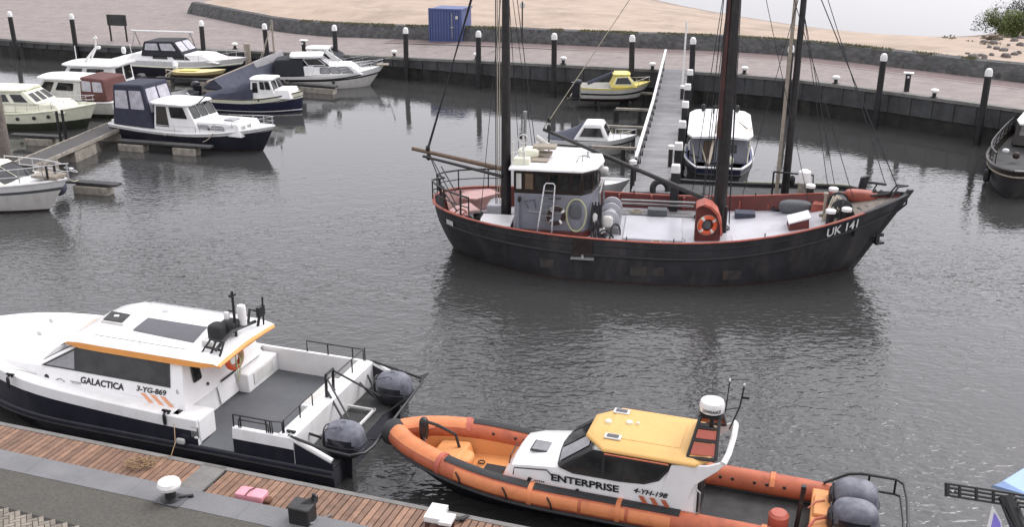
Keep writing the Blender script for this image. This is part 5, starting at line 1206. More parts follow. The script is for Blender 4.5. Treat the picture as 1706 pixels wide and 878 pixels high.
# roof
mb = MB(); rings = []
RXS = [2.42, 2.5, 2.8, 3.4, 4.5, 5.6, 6.2, 6.6, 6.72]
for x in RXS:
    hw = 1.6*(1-.09*sm(6.1, 6.75, x)-.06*sm(2.7, 2.4, x)); dz = -.03*sm(2.9, 2.4, x)-.1*sm(6.2, 6.75, x); kb = sm(2.4, 3.2, x)*sm(6.75, 5.6, x) if False else min(sm(2.4, 3.0, x), 1-sm(6.1, 6.75, x))
    half = [(hw-.18, 2.3-.08*kb), (hw, 2.34-.1*kb), (hw+.02, 2.41), (hw-.07, 2.46), (hw*.7, 2.52), (0.001, 2.56)]
    if x in (RXS[0], RXS[-1]): half = [(y, 2.33+(z-2.33)*.5) for y, z in half]
    rings.append([(x, y, z+dz) for y, z in half]+[(x, -y, z+dz) for y, z in reversed(half[:-1])])
n = len(rings[0]); row = [0]*n
for k in (0, 1): row[k] = 1; row[n-3-k+0] = 1
row = [1, 1, 0, 0, 0, 0, 0, 0, 1, 1, 1]
rf = mb.loft(rings, rowmi=row, mi=1).build('roof', ['white_clean', 'orange_trim'], ga, smooth=40)
# aft orange edge lip and front trim
MB().tube([(2.44, 1.46, 2.3), (2.4, .8, 2.36), (2.38, 0, 2.4), (2.4, -.8, 2.36), (2.44, -1.46, 2.3)], .05, 8).build('roof_lip', 'orange_trim', ga)
MB().tube([(6.7, 1.4, 2.24), (6.74, .7, 2.32), (6.76, 0, 2.35), (6.74, -.7, 2.32), (6.7, -1.4, 2.24)], .04, 8).build('roof_lip', 'orange_trim', ga)
mb = MB()
for s_ in (1, -1):
    mb.tube([(3.3, s_*1.33, 2.5), (3.35, s_*1.33, 2.56), (5.85, s_*1.33, 2.56), (5.9, s_*1.33, 2.5)], .012, 5); mb.tube([(4.6, s_*1.33, 2.56), (4.6, s_*1.33, 2.48)], .012, 5)
mb.build('roof_rail', 'steel', ga)
def gl(px, py, z): p = loc(ga, px, py, z); return (p.x, p.y)
hp = [gl(180, 528, 2.58), gl(203, 508.5, 2.58), gl(240, 515, 2.58), gl(218, 534, 2.58)]
MB().prism(hp, 2.53, 2.6).build('roof_hatch', 'offwhite', ga, bevel=.015)
cen = (sum(p[0] for p in hp)/4, sum(p[1] for p in hp)/4)
hin = [(cen[0]+(x-cen[0])*.85, cen[1]+(y-cen[1])*.85) for x, y in hp]; hh = MB().prism(hin, 2.59, 2.625).build('hatch_glass', 'vent_dark' if 'vent_dark' in M else 'weather_dark', ga, bevel=.01)
MB().box((cen[0], cen[1], 2.64), (.12, .12, .02), .3).build('hatch_vent', 'white_clean', ga)
sp_ = [gl(232, 543, 2.57), gl(266, 518.5, 2.57), gl(366, 534, 2.57), gl(334, 564, 2.57)]
mat('solar', (.07, .068, .078), .35, var=.12, sc=2)
sx = [p for p in sp_]
mb = MB(); G = 10
def bil(P, u, v): a = Vector(P[0]).lerp(Vector(P[3]), u); b = Vector(P[1]).lerp(Vector(P[2]), u); return a.lerp(b, v)
def rz_(y): return 2.56-.04*min(1, abs(y)/1.1)**2+.012
mb.loft([[(*bil(sp_, i/8, j/8), rz_(bil(sp_, i/8, j/8).y)) for j in range(9)] for i in range(9)], closed=False).build('solar_panel', 'solar', ga, smooth=0)
# mast gear at the aft end of the roof
mb = MB(); a = 2.75
mb.tube([(2.5, 1.25, 2.42), (3.0, 1.25, 2.45), (2.85, .95, 2.75), (2.5, .95, 2.72), (2.5, 1.25, 2.42)], .03, 6); mb.tube([(2.75, 1.25, 2.43), (2.7, .95, 2.74)], .03, 6); mb.tube([(2.5, 1.1, 2.57), (2.95, 1.1, 2.6)], .03, 6)
mb.tube([(2.6, 1.2, 2.6), (2.6, .3, 2.78), (2.6, -.9, 2.62)], .045, 6); mb.tube([(2.55, -.9, 2.45), (2.5, -1.0, 2.85), (2.62, -.7, 3.0), (2.62, -.55, 2.65)], .04, 6); mb.tube([(2.45, -1.05, 2.5), (2.42, -1.05, 3.25)], .025, 6)
mb.tube([(2.65, .05, 2.5), (2.65, .05, 3.7)], .035, 6); mb.box((2.65, .05, 3.6), (.1, .2, .05)); mb.tube([(2.65, .05, 3.2), (2.85, .12, 3.2)], .02, 6); mb.box((2.45, -.95, 2.9), (.1, .3, .25))
mb.build('antenna_frame', 'black_metal', ga)
MB().blob((2.98, .35, 2.72), (.42, .5, .42), .4, .6).blob((2.82, .0, 2.78), (.4, .5, .3), .4, .6).build('antenna_base', 'rubber', ga)
MB().lathe([(.11, 2.75), (.115, 3.2), (.1, 3.24), (.05, 3.26)], (2.62, -.28, 0), 18).build('antenna_radome', 'white_clean', ga)
MB().blob((2.8, .15, 3.1), (.14, .14, .2), .5, .7).build('antenna_dome', 'white_clean', ga)
mb = MB(); mb.blob((3.0, .85, 2.6), (.3, .2, .16), .6, .8); mb.build('spotlight', 'offwhite', ga)
# writing: the side facing the quay reads from bow (left) to stern (right)
def gside(x0, z0): return lambda u, v: Vector((x0-u, 1.62+.016+.03*(1.6-(z0+v)), z0+v)) if z0+v < 1.6 else Vector((x0-u, gy(z0+v)+.016, z0+v))
def gpx(px, py): 
    p = W(px, py, 1.4); q = loc(ga, px, py, 1.4); return q
text('GALACTICA', 'name_lettering', ga, 'ink', gside(6.3, 1.33), 1.22, .185, shear=.25, bold=.035)
text('3-YG-869', 'registration_lettering', ga, 'ink', gside(4.72, 1.39), .84, .15, shear=.3, bold=.03)
mat('stripe_orange', (.72, .33, .18), .5, var=.05)
for k in range(3):
    x = 4.62-k*.27; P = [(x, 1.36), (x-.13, 1.36), (x-.36, 1.13), (x-.23, 1.13)]
    MB().sweep([(a, 1.62+.014+.03*(1.6-z), z) for a, z in P], (0, .004, 0)).build('stripe', 'stripe_orange', ga, smooth=0)
MB().lathe([(.07, 0), (.07, .006)], (7.3, 1.64, 1.34), 20, Matrix.Rotation(R(-90), 4, 'X')).build('round_emblem', 'ink', ga)
mb = MB()
for k in range(6): mb.box((7.02-.045*k, 1.65, 1.36-.02*abs(k-2.5)), (.035, .008, .02+.012*(k % 2)))
for k in range(7): mb.box((6.6-.05*k, 1.65, 1.34), (.036, .008, .022))
for k in range(5): mb.box((6.55-.055*k, 1.65, 1.3), (.04, .008, .012))
mb.build('sponsor_marks', 'ink_soft', ga, smooth=0)
text('B', 'emblem', ga, 'ink_soft', gside(3.6, 1.5), .06, .1)
# wipers, seams and small fittings
mb = MB()
for y in (.75, -.75): mb.tube([(7.5, y, 1.78), (7.0, y+.25, 2.1)], .012, 5); mb.tube([(7.12, y-.05, 2.02), (6.8, y+.45, 2.12)], .01, 4)
mb.build('wiper', 'black', ga)
mb = MB(); 
for x in (4.3, 5.6): mb.tube([(x, y, 2.573-.045*(y/1.1)**2) for y in [-1.2+.2*k for k in range(13)]], .006, 4)

MB().tube([(x, 1.63, 1.2+.25*sm(3, 10.5, x)) for x in [3.7+.3*k for k in range(18)]], .012, 5).build('side_trim', 'offwhite', ga)
MB().lathe([(.09, 0), (.09, .02), (.05, .03)], (5.2, -.9, 2.53), 12).lathe([(.06, 0), (.06, .02)], (3.3, -.9, 2.5), 12).build('roof_vents', 'steel', ga)
mb = MB(); mb.span((2.0, -.9, .513), (3.0, 1.2, .517)); mb.build('deck_mat', 'weather_dark', ga, smooth=0) if False else None
mb = MB(); mb.box((1.02, -.4, .985), (.3, 1.3, .012)); mb.build('locker_lid', 'offwhite', ga, bevel=.004)
mb = MB(); mb.box((3.14, -1.2, .8), (.012, .9, .3)); mb.box((3.1, 1.66, .8), (.0, .0, .0)) if False else None; mb.build('locker_door', 'offwhite', ga, bevel=.004)
for y in (1.35, -1.2):
    mb = MB()
    for k in range(3): mb.tube([(-.85+.03*k, y-.2+.2*k, .86), (-.5, y-.22+.22*k, 1.37-.02*abs(k-1)), (-.1, y-.2+.2*k, 1.2)], .008, 4)
    mb.build('cover_seam', 'rubber', ga)
# the superstructure leans in and forward as it rises
for o_ in list(ga.children_recursive):
    if o_.type != 'MESH': continue
    xs = [v.co.x for v in o_.data.vertices]; zs = [v.co.z for v in o_.data.vertices]
    if min(xs) < 2.2 or max(zs) < 1.3 or o_.name.split('.')[0] in ('topside', 'side_deck'): continue
    for v in o_.data.vertices:
        f = max(0, (v.co.z-1.15)/1.25)
        if f > 1: v.co.z -= .2; v.co.x += .33; v.co.y *= .8
        else: v.co.z -= .2*f; v.co.x += .33*f; v.co.y *= 1-.2*f
rp = loc(ga, 390, 596, 1.75)
t = thing('life_ring', 'faded red life ring with dangling line hung under the white workboat roof edge', 'life ring', toworld(ga, (2.62, -.15, 1.86)), GA)
t.location = toworld(ga, (rp.x, rp.y, 1.75))
MB().torus((0, 0, 0), .24, .075, (-1, .15, .1), 26, 10).build('ring', 'ring_orange', t)
mb = MB()
for k in range(5): mb.tube([(-.08, .1*math.sin(k*1.7), .2), (-.12, .14*math.cos(k), -.05), (-.08, .05*math.sin(k*2.3), -.3-.08*k)], .014, 5)
mb.torus((-.08, .02, 0), .2, .02, (-1, .3, 0), 18, 5); mb.build('throw_line', 'rope_green', t)
MB().tube([(0, 0, .24), (0.1, 0, .45)], .02, 5).build('hook', 'black_metal', t)
# rails
def hoop(pts, z0, h, m='black_metal', r=.018, name='guard_rail', posts=None):
    mb = MB(); P = [Vector((p[0], p[1], z0+h)) for p in pts]; mb.tube([Vector((pts[0][0], pts[0][1], z0))]+P+[Vector((pts[-1][0], pts[-1][1], z0))], r, 6)
    for (x, y) in (posts or []): mb.tube([(x, y, z0), (x, y, z0+h)], r, 6)
    return mb.build(name, m, ga)
hoop([(1.93, 1.97), (1.93, 1.97), (.95, 1.97)], 1.14, .3, posts=[(1.75, 1.97), (1.1, 1.97)]); hoop([(1.8, 1.97), (1.05, 1.97)], 1.14, .2)
hoop([(2.3, -1.97), (1.4, -1.97), (.7, -1.97)], 1.14, .3, posts=[(1.7, -1.97), (1.0, -1.97)]); hoop([(.62, -1.9), (.62, -.25)], 1.17, .36, posts=[(.62, -1.2)]); hoop([(.7, 1.9), (.72, .6)], 1.17, .3, posts=[(.7, 1.2)])
hoop([(1.0, 1.97), (.72, 1.93)], 1.14, .3)
mb = MB()
for y in (.12, -.22): mb.tube([(.62, y, 1.15), (.6, y, 1.75)], .035, 6); mb.tube([(.6, y, 1.2), (.6, y, .6)], .035, 6)
mb.tube([(.6, .12, 1.74), (.6, -.22, 1.74)], .035, 6); mb.tube([(.6, .12, 1.7), (-.35, .75, .95)], .025, 6); mb.tube([(.6, -.22, 1.7), (-.4, -.6, 1.0)], .025, 6); mb.tube([(.6, .1, 1.3), (0, .35, .6)], .03, 6); mb.build('towing_post', 'black_metal', ga)
mb = MB(); ring = [(.5, 1.98, 1.16), (-.3, 2.08, 1.06), (-.95, 2.05, 1.0), (-1.2, 1.82, .98), (-1.25, 1.5, .98), (-1.05, -1.6, .98), (-1.0, -1.78, .98), (-.7, -1.85, 1.0), (.5, -1.97, 1.16)]
mb.tube(ring, .032, 8); mb.tube([(-1.22, 1.2, .98), (-.5, .72, .55)], .02, 6); mb.tube([(-1.07, -1.0, .98), (-.5, -.45, .55)], .02, 6); mb.tube([(-.9, -1.8, 1.0), (-1.05, -1.98, 1.04), (-1.0, -1.6, 1.0)], .028, 6); mb.build('outboard_guard', 'black_metal', ga)
MB().box((-.25, .15, .62), (.06, 1.5, .05)).box((.1, -.55, .62), (.75, .05, .05)).box((.1, .85, .6), (.6, .05, .05)).build('swim_ladder', 'offwhite', ga)
outboard(ga, -.2, 1.35, .5, .95); outboard(ga, -.2, -1.2, .5, .95)
mb = MB(); mb.tube([(.42, 1.35, .9), (.2, 1.2, .75), (.05, 1.0, .6), (-.3, 1.2, .8)], .03, 6); mb.tube([(.42, -1.15, .95), (.1, -1.2, .62), (-.1, -1.0, .7), (-.3, -1.1, .8)], .03, 6); mb.tube([(.42, -1.6, .95), (.2, -1.5, .6), (-.1, -1.3, .65)], .025, 6); mb.build('control_hoses', 'black', ga)
# cleats and fittings
mb = MB()
for x, y in ((3.7, 2.0), (8.1, 1.98), (.55, 1.9)): z = gsh(x)+.02; mb.box((x, y-.04, z+.07), (.22, .05, .04)); mb.box((x-.05, y-.04, z+.04), (.04, .05, .08)); mb.box((x+.05, y-.04, z+.04), (.04, .05, .08)); mb.blob((x, y+.06, z-.1), (.09, .07, .3), .7, .9, 10, 8)
mb.build('cleats', 'black', ga)
mb = MB(); mb.box((2.95, 2.02, .83), (.2, .03, .28)); mb.build('side_hatch', 'steel_dull', ga, bevel=.01)
mb = MB(); mb.blob((3.3, 2.1, .58), (.22, .08, .14), .5, .5).blob((2.9, 2.06, .72), (.1, .05, .06), .8, .8).build('fairlead', 'offwhite', ga)
mb = MB(); 
for x, y in ((8.6, .35), (8.9, -.4)): mb.blob((x, y, 1.74), (.12, .1, .14), .7, .7, 10, 8)
mb.build('foredeck_lights', 'offwhite', ga)
# ================================================================== ENTERPRISE
ep = W(1400, 830, .8); off = Vector((-math.sin(GA), math.cos(GA), 0))*.82
en = thing('cabin_rib', 'orange inflatable boat ENTERPRISE with white cabin, yellow orange roof and twin outboards', 'rigid inflatable boat', (ep.x+off.x, ep.y+off.y, 0), GA)
def ew(x):
    if x < 6.3: return .98
    u = (x-6.3)/(9.42-6.3); return .98*max(0, 1-u**2.3)**.74
def ez(x): return .74+.3*sm(5.5, 9.6, x)
ER = .235
# half-tube paths
def epath(x0, x1, side, n=40, out=0, dz=0):
    P = []
    for i in range(n+1):
        x = x0+(x1-x0)*i/n; P.append(Vector((x, side*(ew(x)+out), ez(x)+dz)))
    return P
full = [Vector((x, 1*ew(x), ez(x))) for x in [0.15+i*.3 for i in range(28)]+[8.7, 8.9, 9.1, 9.22, 9.32, 9.38, 9.42]]
full = full+[Vector((p.x, -p.y, p.z)) for p in reversed(full[:-1])]
N = len(full)
def radii(P): return [ER*(1 if .5 < p.x else .92) for p in P]
# tube: orange above, black belly at the bow underside
TU = MB().tube(full, radii(full), 20); 
ms = []
tb = TU.build('inflatable_tube', ['tube_red', 'rubber'], en, smooth=50)
for f in tb.data.polygons:
    c = f.center; d = c.z-ez(c.x)
    f.material_index = 1 if d < -.13 else 0
# end cones
for s_ in (1, -1): MB().lathe([(.23, 0), (.2, .12), (.12, .3), (.03, .42)], (.16, s_*.98, .74), 16, Matrix.Rotation(R(-90), 4, 'Y')).build('tube_cone', 'tube_red', en)
# lighter top pads of the bow, black anti-slip pads, straps
def pad(side, x0, x1, a0, a1, m, th=.014, n=14, name='tube_pad'):
    mb = MB(); rings = []
    for i in range(n+1):
        x = x0+(x1-x0)*i/n; p = Vector((x, side*ew(x), ez(x))); e = .02
        p2 = Vector((x+e, side*ew(x+e), ez(x+e))); t = (p2-p); nn = Vector((-t.y, t.x, 0)).normalized()*(1 if side > 0 else -1)
        if nn.y*side < 0: nn = -nn
        row = []
        for rr in (ER+th, ER+.001):
            aa = [a0+(a1-a0)*k/6 for k in range(7)]
            if rr < ER+th: aa = aa[::-1]
            row += [p+(nn*math.cos(R(a))+Vector((0, 0, 1))*math.sin(R(a)))*rr for a in aa]
        rings.append(row)
    return mb.loft(rings).build(name, m, en, smooth=45)
for s_ in (1, -1):
    pad(s_, 8.02, 9.36, 35, 150, 'orange', .012, 18, 'bow_pad')
    for x0, x1 in ((6.02, 7.9), (4.2, 5.92), (2.95, 4.1)): pad(s_, x0, x1, 62, 115, 'rubber', .016, 12, 'anti_slip_pad')
    for x0, x1 in ((6.02, 7.6), (4.95, 5.95), (4.0, 4.88), (3.1, 3.93)): pad(s_, x0, x1, -8, 50, 'orange', .012, 12, 'side_pad')
    for x in (8.0, 5.97, 4.15, 1.35): pad(s_, x-.05, x+.05, -40, 160, 'coral' if x > 7 else 'orange', .03, 3, 'strap')
    MB().tube([p for p in epath(.3, 9.3, s_, 40, ER+.01, -.13)], .04, 6).build('rub_rail', 'rubber', en)
MB().blob((9.47, 0, 1.03), (.56, .62, .54), .8, .8, rz=0).build('bow_fender', 'rubber', en)
mb = MB()
for x in (7.5, 6.45, 5.5): 
    p = Vector((x, ew(x)+ER+.01, ez(x)+.05)); mb.tube([p+Vector((.08, 0, .12)), p+Vector((0, .03, 0)), p+Vector((-.02, .01, -.14))], .02, 5)
for x in (7.4, 6.9, 6.7, 2.4, 2.15, 1.7, 1.45, 1.1): mb.blob((x, -ew(x)+ER*.93, ez(x)+.1), (.07, .04, .07), .8, .8, 8, 6)
mb.build('tube_fittings', 'black', en)
# rigid hull
mb = MB(); rings = []
for x in [.2, 1, 2, 3, 4, 5, 6, 7, 7.8, 8.5, 9.0, 9.3]:
    b = ew(x)-.03; rings.append([(x, b, ez(x)-.1), (x, b*.92, ez(x)-.3), (x-.2*sm(7, 9.3, x), b*.55, -.02+.4*sm(7.5, 9.3, x)), (x-.5*sm(7, 9.3, x), 0, -.4+.8*sm(7.5, 9.3, x)), (x-.2*sm(7, 9.3, x), -b*.55, -.02+.4*sm(7.5, 9.3, x)), (x, -b*.92, ez(x)-.3), (x, -b, ez(x)-.1)])
mb.loft(rings, closed=False).build('hull', 'navy_gloss', en)
mb.v = []; 
# inner liner of the fore cockpit (orange) and aft deck (black)
rings = []
for x in [6.2+i*.2 for i in range(16)]:
    b = max(.02, ew(x)-.12); zf = .48+.12*sm(8.2, 9.2, x); rings.append([(x, b+.02, ez(x)+.02), (x, b-.1, ez(x)-.08), (x, max(.01, b-.16), zf), (x, 0, zf-.005), (x, -max(.01, b-.16), zf), (x, -b+.1, ez(x)-.08), (x, -b-.02, ez(x)+.02)])
MB().loft(rings, closed=False).build('fore_cockpit', 'orange_deck', en, smooth=30)
MB().prism([(.2, -.9), (3.2, -.9), (3.2, .9), (.2, .9)], .46, .5).build('aft_deck', 'weather_dark', en, smooth=0)
MB().prism([(7.75, -.52), (8.5, -.4), (8.5, .4), (7.75, .52)], .48, .82, top=[(7.85, -.5), (8.5, -.4), (8.5, .4), (7.85, .5)]).build('bow_step', 'orange_deck', en, bevel=.06, bseg=3)
MB().blob((7.85, .05, .66), (.5, .6, .3), .6, .8).build('bow_step_seat', 'orange_deck', en)
MB().box((7.15, .02, .505), (.46, .46, .03), 0).build('deck_hatch', 'rubber', en, bevel=.015)
MB().torus((7.5, -.2, .52), .07, .015, (0, 0, 1), 16, 6).build('tow_eye', 'black', en)
mb = MB(); mb.tube([(8.75, .1, .85), (8.75, .1, 1.5)], .06, 8); mb.blob((8.72, .1, 1.3), (.2, .22, .55), .6, .8); mb.tube([(8.72, .1, 1.5), (8.45, -.05, 1.35), (8.1, -.2, 1.1), (7.95, -.15, .65)], .035, 6); mb.tube([(8.75, .1, 1.2), (8.6, .35, 1.1), (8.35, .55, 1.05)], .03, 6); mb.build('bow_post', 'black_metal', en)
mb = MB(); mb.tube([(8.65, -.3, 1.12), (8.85, .0, 1.2), (8.6, .3, 1.1)], .03, 6); mb.build('bow_line', 'tube_red', en)
# cabin loft, sections along x
def esec(x, hw, zb, zk, zt, zc, tk=.05):
    half = [(hw, zb), (hw-.01, zk), (hw-tk, zt-.02), (hw-tk-.08, zt+.02), ((hw-tk)*.5, zc-.01), (.001, zc)]
    return [(x, y, z) for y, z in half]+[(x, -y, z) for y, z in reversed(half[:-1])]
cs = [esec(2.72, .86, .5, 1.15, 1.9, 1.95, .12), esec(3.3, .86, .5, 1.3, 1.96, 2.04, .12), esec(4.72, .85, .6, 1.3, 1.96, 2.04, .12), esec(5.1, .84, .6, 1.3, 1.68, 1.8, .08), esec(5.5, .83, .6, 1.25, 1.38, 1.5, .05), esec(6.2, .8, .6, 1.1, 1.28, 1.38, .06), esec(6.5, .77, .55, 1.0, 1.2, 1.28, .08), esec(6.68, .72, .5, .8, .95, 1.0, .08)]
mb = MB(); mb.loft(cs).build('cabin', 'white_clean', en, smooth=30)
def ey(z): return .85-.11*max(0, (z-1.3))/.66
def emk(P, s_, o_=.006): return [(x, s_*(ey(z)+o_), z) for x, z in P]
for s_ in (1, -1):
    P = [(5.42, 1.36), (4.82, 1.88), (3.22, 1.9), (3.42, 1.42), (3.62, 1.3), (4.2, 1.25), (4.95, 1.26)]
    P = [(5.45, 1.42), (4.86, 1.9), (3.12, 1.9), (3.42, 1.5), (3.7, 1.38), (4.2, 1.34), (5.15, 1.34)]
    f = MB().sweep(emk(P, s_), (0, s_*.016, 0)).build('window', 'black', en, smooth=0)
    for Q_ in ([(5.34, 1.42), (4.83, 1.85), (4.58, 1.85), (4.58, 1.39), (5.15, 1.39)], [(4.52, 1.85), (4.15, 1.85), (4.15, 1.38), (4.52, 1.39)], [(4.1, 1.85), (3.22, 1.85), (3.46, 1.54), (3.72, 1.42), (4.1, 1.39)]):
        MB().sweep(emk(Q_, s_, .0235), (0, s_*.003, 0)).build('pane', 'glass', f, smooth=0)
# windshield panes
def fp(c0, c1, j, k0, k1, d=.018, m='vinyl', nm='windshield_pane'):
    a0, a1, b0, b1 = Vector(c0[j]), Vector(c0[j+1]), Vector(c1[j]), Vector(c1[j+1]); U = Vector((d*.7, 0, d))
    q = [a0.lerp(a1, k0)+U, a0.lerp(a1, k1)+U, b0.lerp(b1, k1)+U, b0.lerp(b1, k0)+U]; return q
ws = [[(4.77, .82, 1.93), (4.8, .72, 1.98), (4.85, .3, 2.03), (4.87, 0, 2.03), (4.85, -.3, 2.03), (4.8, -.72, 1.98), (4.77, -.82, 1.93)], [(5.46, .82, 1.4), (5.5, .76, 1.44), (5.56, .3, 1.5), (5.58, 0, 1.51), (5.56, -.3, 1.5), (5.5, -.76, 1.44), (5.46, -.82, 1.4)]]
mb = MB().loft(ws, closed=False).build('windshield_frame', 'black', en, smooth=0)
for j, (a, b) in enumerate(((1, 2), (2, 4), (4, 5))):
    v0 = [Vector(ws[0][a]), Vector(ws[0][b])]; v1 = [Vector(ws[1][a]), Vector(ws[1][b])]
    q = [v0[0].lerp(v1[0], .08).lerp(v0[1].lerp(v1[1], .08), .06), v0[1].lerp(v1[1], .08).lerp(v0[0].lerp(v1[0], .08), .06), v1[1].lerp(v0[1], .08).lerp(v1[0].lerp(v0[0], .08), .06), v1[0].lerp(v0[0], .08).lerp(v1[1].lerp(v0[1], .08), .06)]
    MB().sweep([p+Vector((.012, 0, .014)) for p in q], (.004, 0, .005)).build('windshield_pane', 'glass_pale' if j == 0 else 'glass', en, smooth=0)
# roof: orange slab with chamfered front corners
def rpoly(g): return [(2.5-g*.3, -.62), (2.75, -.86-g), (4.55, -.86-g), (4.98+g, -.42), (4.98+g, .42), (4.55, .86+g), (2.75, .86+g), (2.5-g*.3, .62)]
mb = MB(); a = rpoly(.04); b = rpoly(.03); c = [(x*.94+.225, y*.8) for x, y in rpoly(0)]
rings = [[(x, y, 1.96) for x, y in a], [(x, y, 2.03) for x, y in b], [(x, y, 2.1) for x, y in c]]
mb.loft(rings).build('roof', 'orange_roof', en, smooth=25, bevel=.03, bseg=3)
MB().span((3.1, -.5, 2.095), (4.6, .5, 2.112)).build('roof_panel', 'orange_roof', en, bevel=.03, bseg=3)
mb = MB()
for s_ in (1, -1): mb.tube([(3.25, s_*.91, 1.93), (3.25, s_*.96, 1.97), (4.5, s_*.96, 1.97), (4.5, s_*.91, 1.93)], .017, 6); mb.tube([(3.9, s_*.96, 1.97), (3.9, s_*.9, 1.95)], .014, 6)
mb.build('grab_rail', 'tube_red', en)
def el(px, py, z): p = loc(en, px, py, z); return p
for (px, py) in ((1036, 686), (1021, 728)):
    p = el(px, py, 2.12); MB().box((p.x, p.y, 2.125), (.34, .2, .03)).build('roof_window', 'offwhite', en, bevel=.03); MB().box((p.x, p.y, 2.142), (.24, .13, .015)).build('roof_window_pane', 'solar', en, bevel=.01)
mb = MB()
for (px, py, r_) in ((1014, 702, .07), (1049, 704, .075), (1063, 706, .04)):
    p = el(px, py, 2.13); mb.lathe([(r_, 2.1), (r_*.9, 2.15), (r_*.3, 2.17)], (p.x, p.y, 0), 14)
mb.build('roof_vents', 'cream', en)
# white sweeping rear wings
for s_ in (1, -1):
    y = s_*.84
    P = [(3.15, 1.93), (2.78, 1.97), (2.45, 2.06), (2.28, 2.16), (2.2, 2.14), (2.3, 1.98), (2.62, 1.6), (2.78, 1.3), (2.72, .95), (2.68, .5), (3.2, .5), (3.25, 1.3)]
    P = [(3.2, 1.9), (2.9, 1.95), (2.5, 2.02), (2.25, 2.14), (2.18, 2.12), (2.3, 1.94), (2.72, 1.55), (2.84, 1.2), (2.74, .9), (2.7, .5), (3.25, .5), (3.35, 1.35)]
    MB().sweep([(x, y-s_*.02-s_*max(0, z-1.3)*.05, z) for x, z in P], (0, s_*.05, 0)).build('cabin_wing', 'white_clean', en, bevel=.02)
MB().tube([(2.22, .84, 2.12), (2.16, .6, 2.2), (2.14, 0, 2.24), (2.16, -.6, 2.2), (2.22, -.84, 2.12)], .06, 8).build('roof_spoiler', 'white_clean', en)
MB().tube([(2.68, .9, .95), (2.6, .92, 1.0), (2.6, .92, 1.45), (2.68, .9, 1.5)], .018, 6).build('grab_handle', 'steel_dull', en)
MB().span((2.66, -.35, .55), (2.7, .35, 1.75)).build('cabin_door', 'black', en, bevel=.01)
# coach roof details
p = el(893, 733, 1.36); hq = MB().box((6.0, .18, 1.415), (.42, .44, .035)).build('coach_hatch', 'weather_dark', en, bevel=.02); MB().box((6.0, .18, 1.436), (.34, .36, .015)).build('coach_hatch_glass', 'glass_pale', en)
mb = MB(); mb.tube([(6.42, .84, 1.05), (6.4, .84, 1.22), (5.7, .85, 1.3), (5.6, .85, 1.2)], .014, 6); mb.tube([(6.62, .5, 1.08), (6.6, .45, 1.25), (6.6, .0, 1.28)], .014, 6); mb.build('fore_handrail', 'black_metal', en)
# radar arch
mb = MB()
for s_ in (1, -1):
    a0, a1 = Vector((2.92, s_*.72, 2.06)), Vector((2.38, s_*.72, 2.1)); b0, b1 = Vector((2.78, s_*.16, 2.72)), Vector((2.42, s_*.16, 2.72))
    for a, b in ((a0, b0), (a1, b1), (a0, a1)): mb.tube([a, b], .035, 6)
    mb.tube([a0.lerp(b0, .42), a1.lerp(b1, .42)], .035, 6); mb.tube([a0.lerp(b0, .72), a1.lerp(b1, .72)], .03, 6)
    q = [a0, a1, b1, b0]
mb.span((2.38, -.2, 2.68), (2.82, .2, 2.74)); mb.tube([(2.55, 0, 2.1), (2.6, 0, 2.7)], .05, 8); mb.box((2.7, .0, 2.25), (.3, .25, .3)); mb.build('radar_arch', 'black_metal', en)
for s_ in (1, -1):
    a0, a1, b1, b0 = Vector((2.92, s_*.72, 2.06)), Vector((2.38, s_*.72, 2.1)), Vector((2.42, s_*.16, 2.72)), Vector((2.78, s_*.16, 2.72))
    q = [a0.lerp(b0, .08), a1.lerp(b1, .08), a1.lerp(b1, .36), a0.lerp(b0, .36)]; MB().sweep(q, (0, 0, .012)).build('arch_panel', 'coral', en)
    q = [a0.lerp(b0, .46), a1.lerp(b1, .46), a1.lerp(b1, .66), a0.lerp(b0, .66)]; MB().sweep(q, (0, 0, .012)).build('arch_panel', 'coral', en)
MB().lathe([(.15, 2.74), (.235, 2.77), (.245, 2.84), (.245, 2.92), (.22, 2.98), (.14, 3.01), (.01, 3.02)], (2.6, -.02, 0), 32).build('radar_dome', 'white_clean', en)
dc = Vector((2.6, -.02)); 
def domefn(u, v):
    a = R(72)+ (.27-u)/.247*1.0
    # centre of the word faces the quay (+y side, towards the camera)
    a = math.pi/2+R(28)-(.27-u)/.249
    return Vector((dc.x+.249*math.cos(math.pi-a+R(0)), dc.y+.249*math.sin(a), 2.81+v))
def domefn(u, v):
    th = R(96)+(u-.19)/.25      # reading left to right seen from outside on +y side: x decreases? x axis points left in view
    return Vector((dc.x+.25*math.cos(th), dc.y+.25*math.sin(th), 2.81+v))
text('LOWRANCE', 'radar_lettering', en, 'ink', domefn, .38, .07, bold=.03)
mb = MB(); mb.tube([(2.35, -.15, 2.7), (2.32, -.2, 3.35)], .014, 6); mb.tube([(2.25, -.2, 2.3), (2.1, -.35, 2.75), (2.05, -.38, 3.2)], .018, 6); mb.box((2.0, -.4, 2.95), (.14, .05, .05)); mb.tube([(2.35, -.15, 2.75), (2.1, -.33, 2.75)], .014, 6); mb.build('antenna', 'black_metal', en)
mb = MB(); mb.blob((2.32, -.2, 3.38), (.04, .04, .08), 1, 1, 8, 6); mb.blob((2.05, -.38, 3.24), (.04, .04, .06), 1, 1, 8, 6); mb.build('antenna_tip', 'white_clean', en)
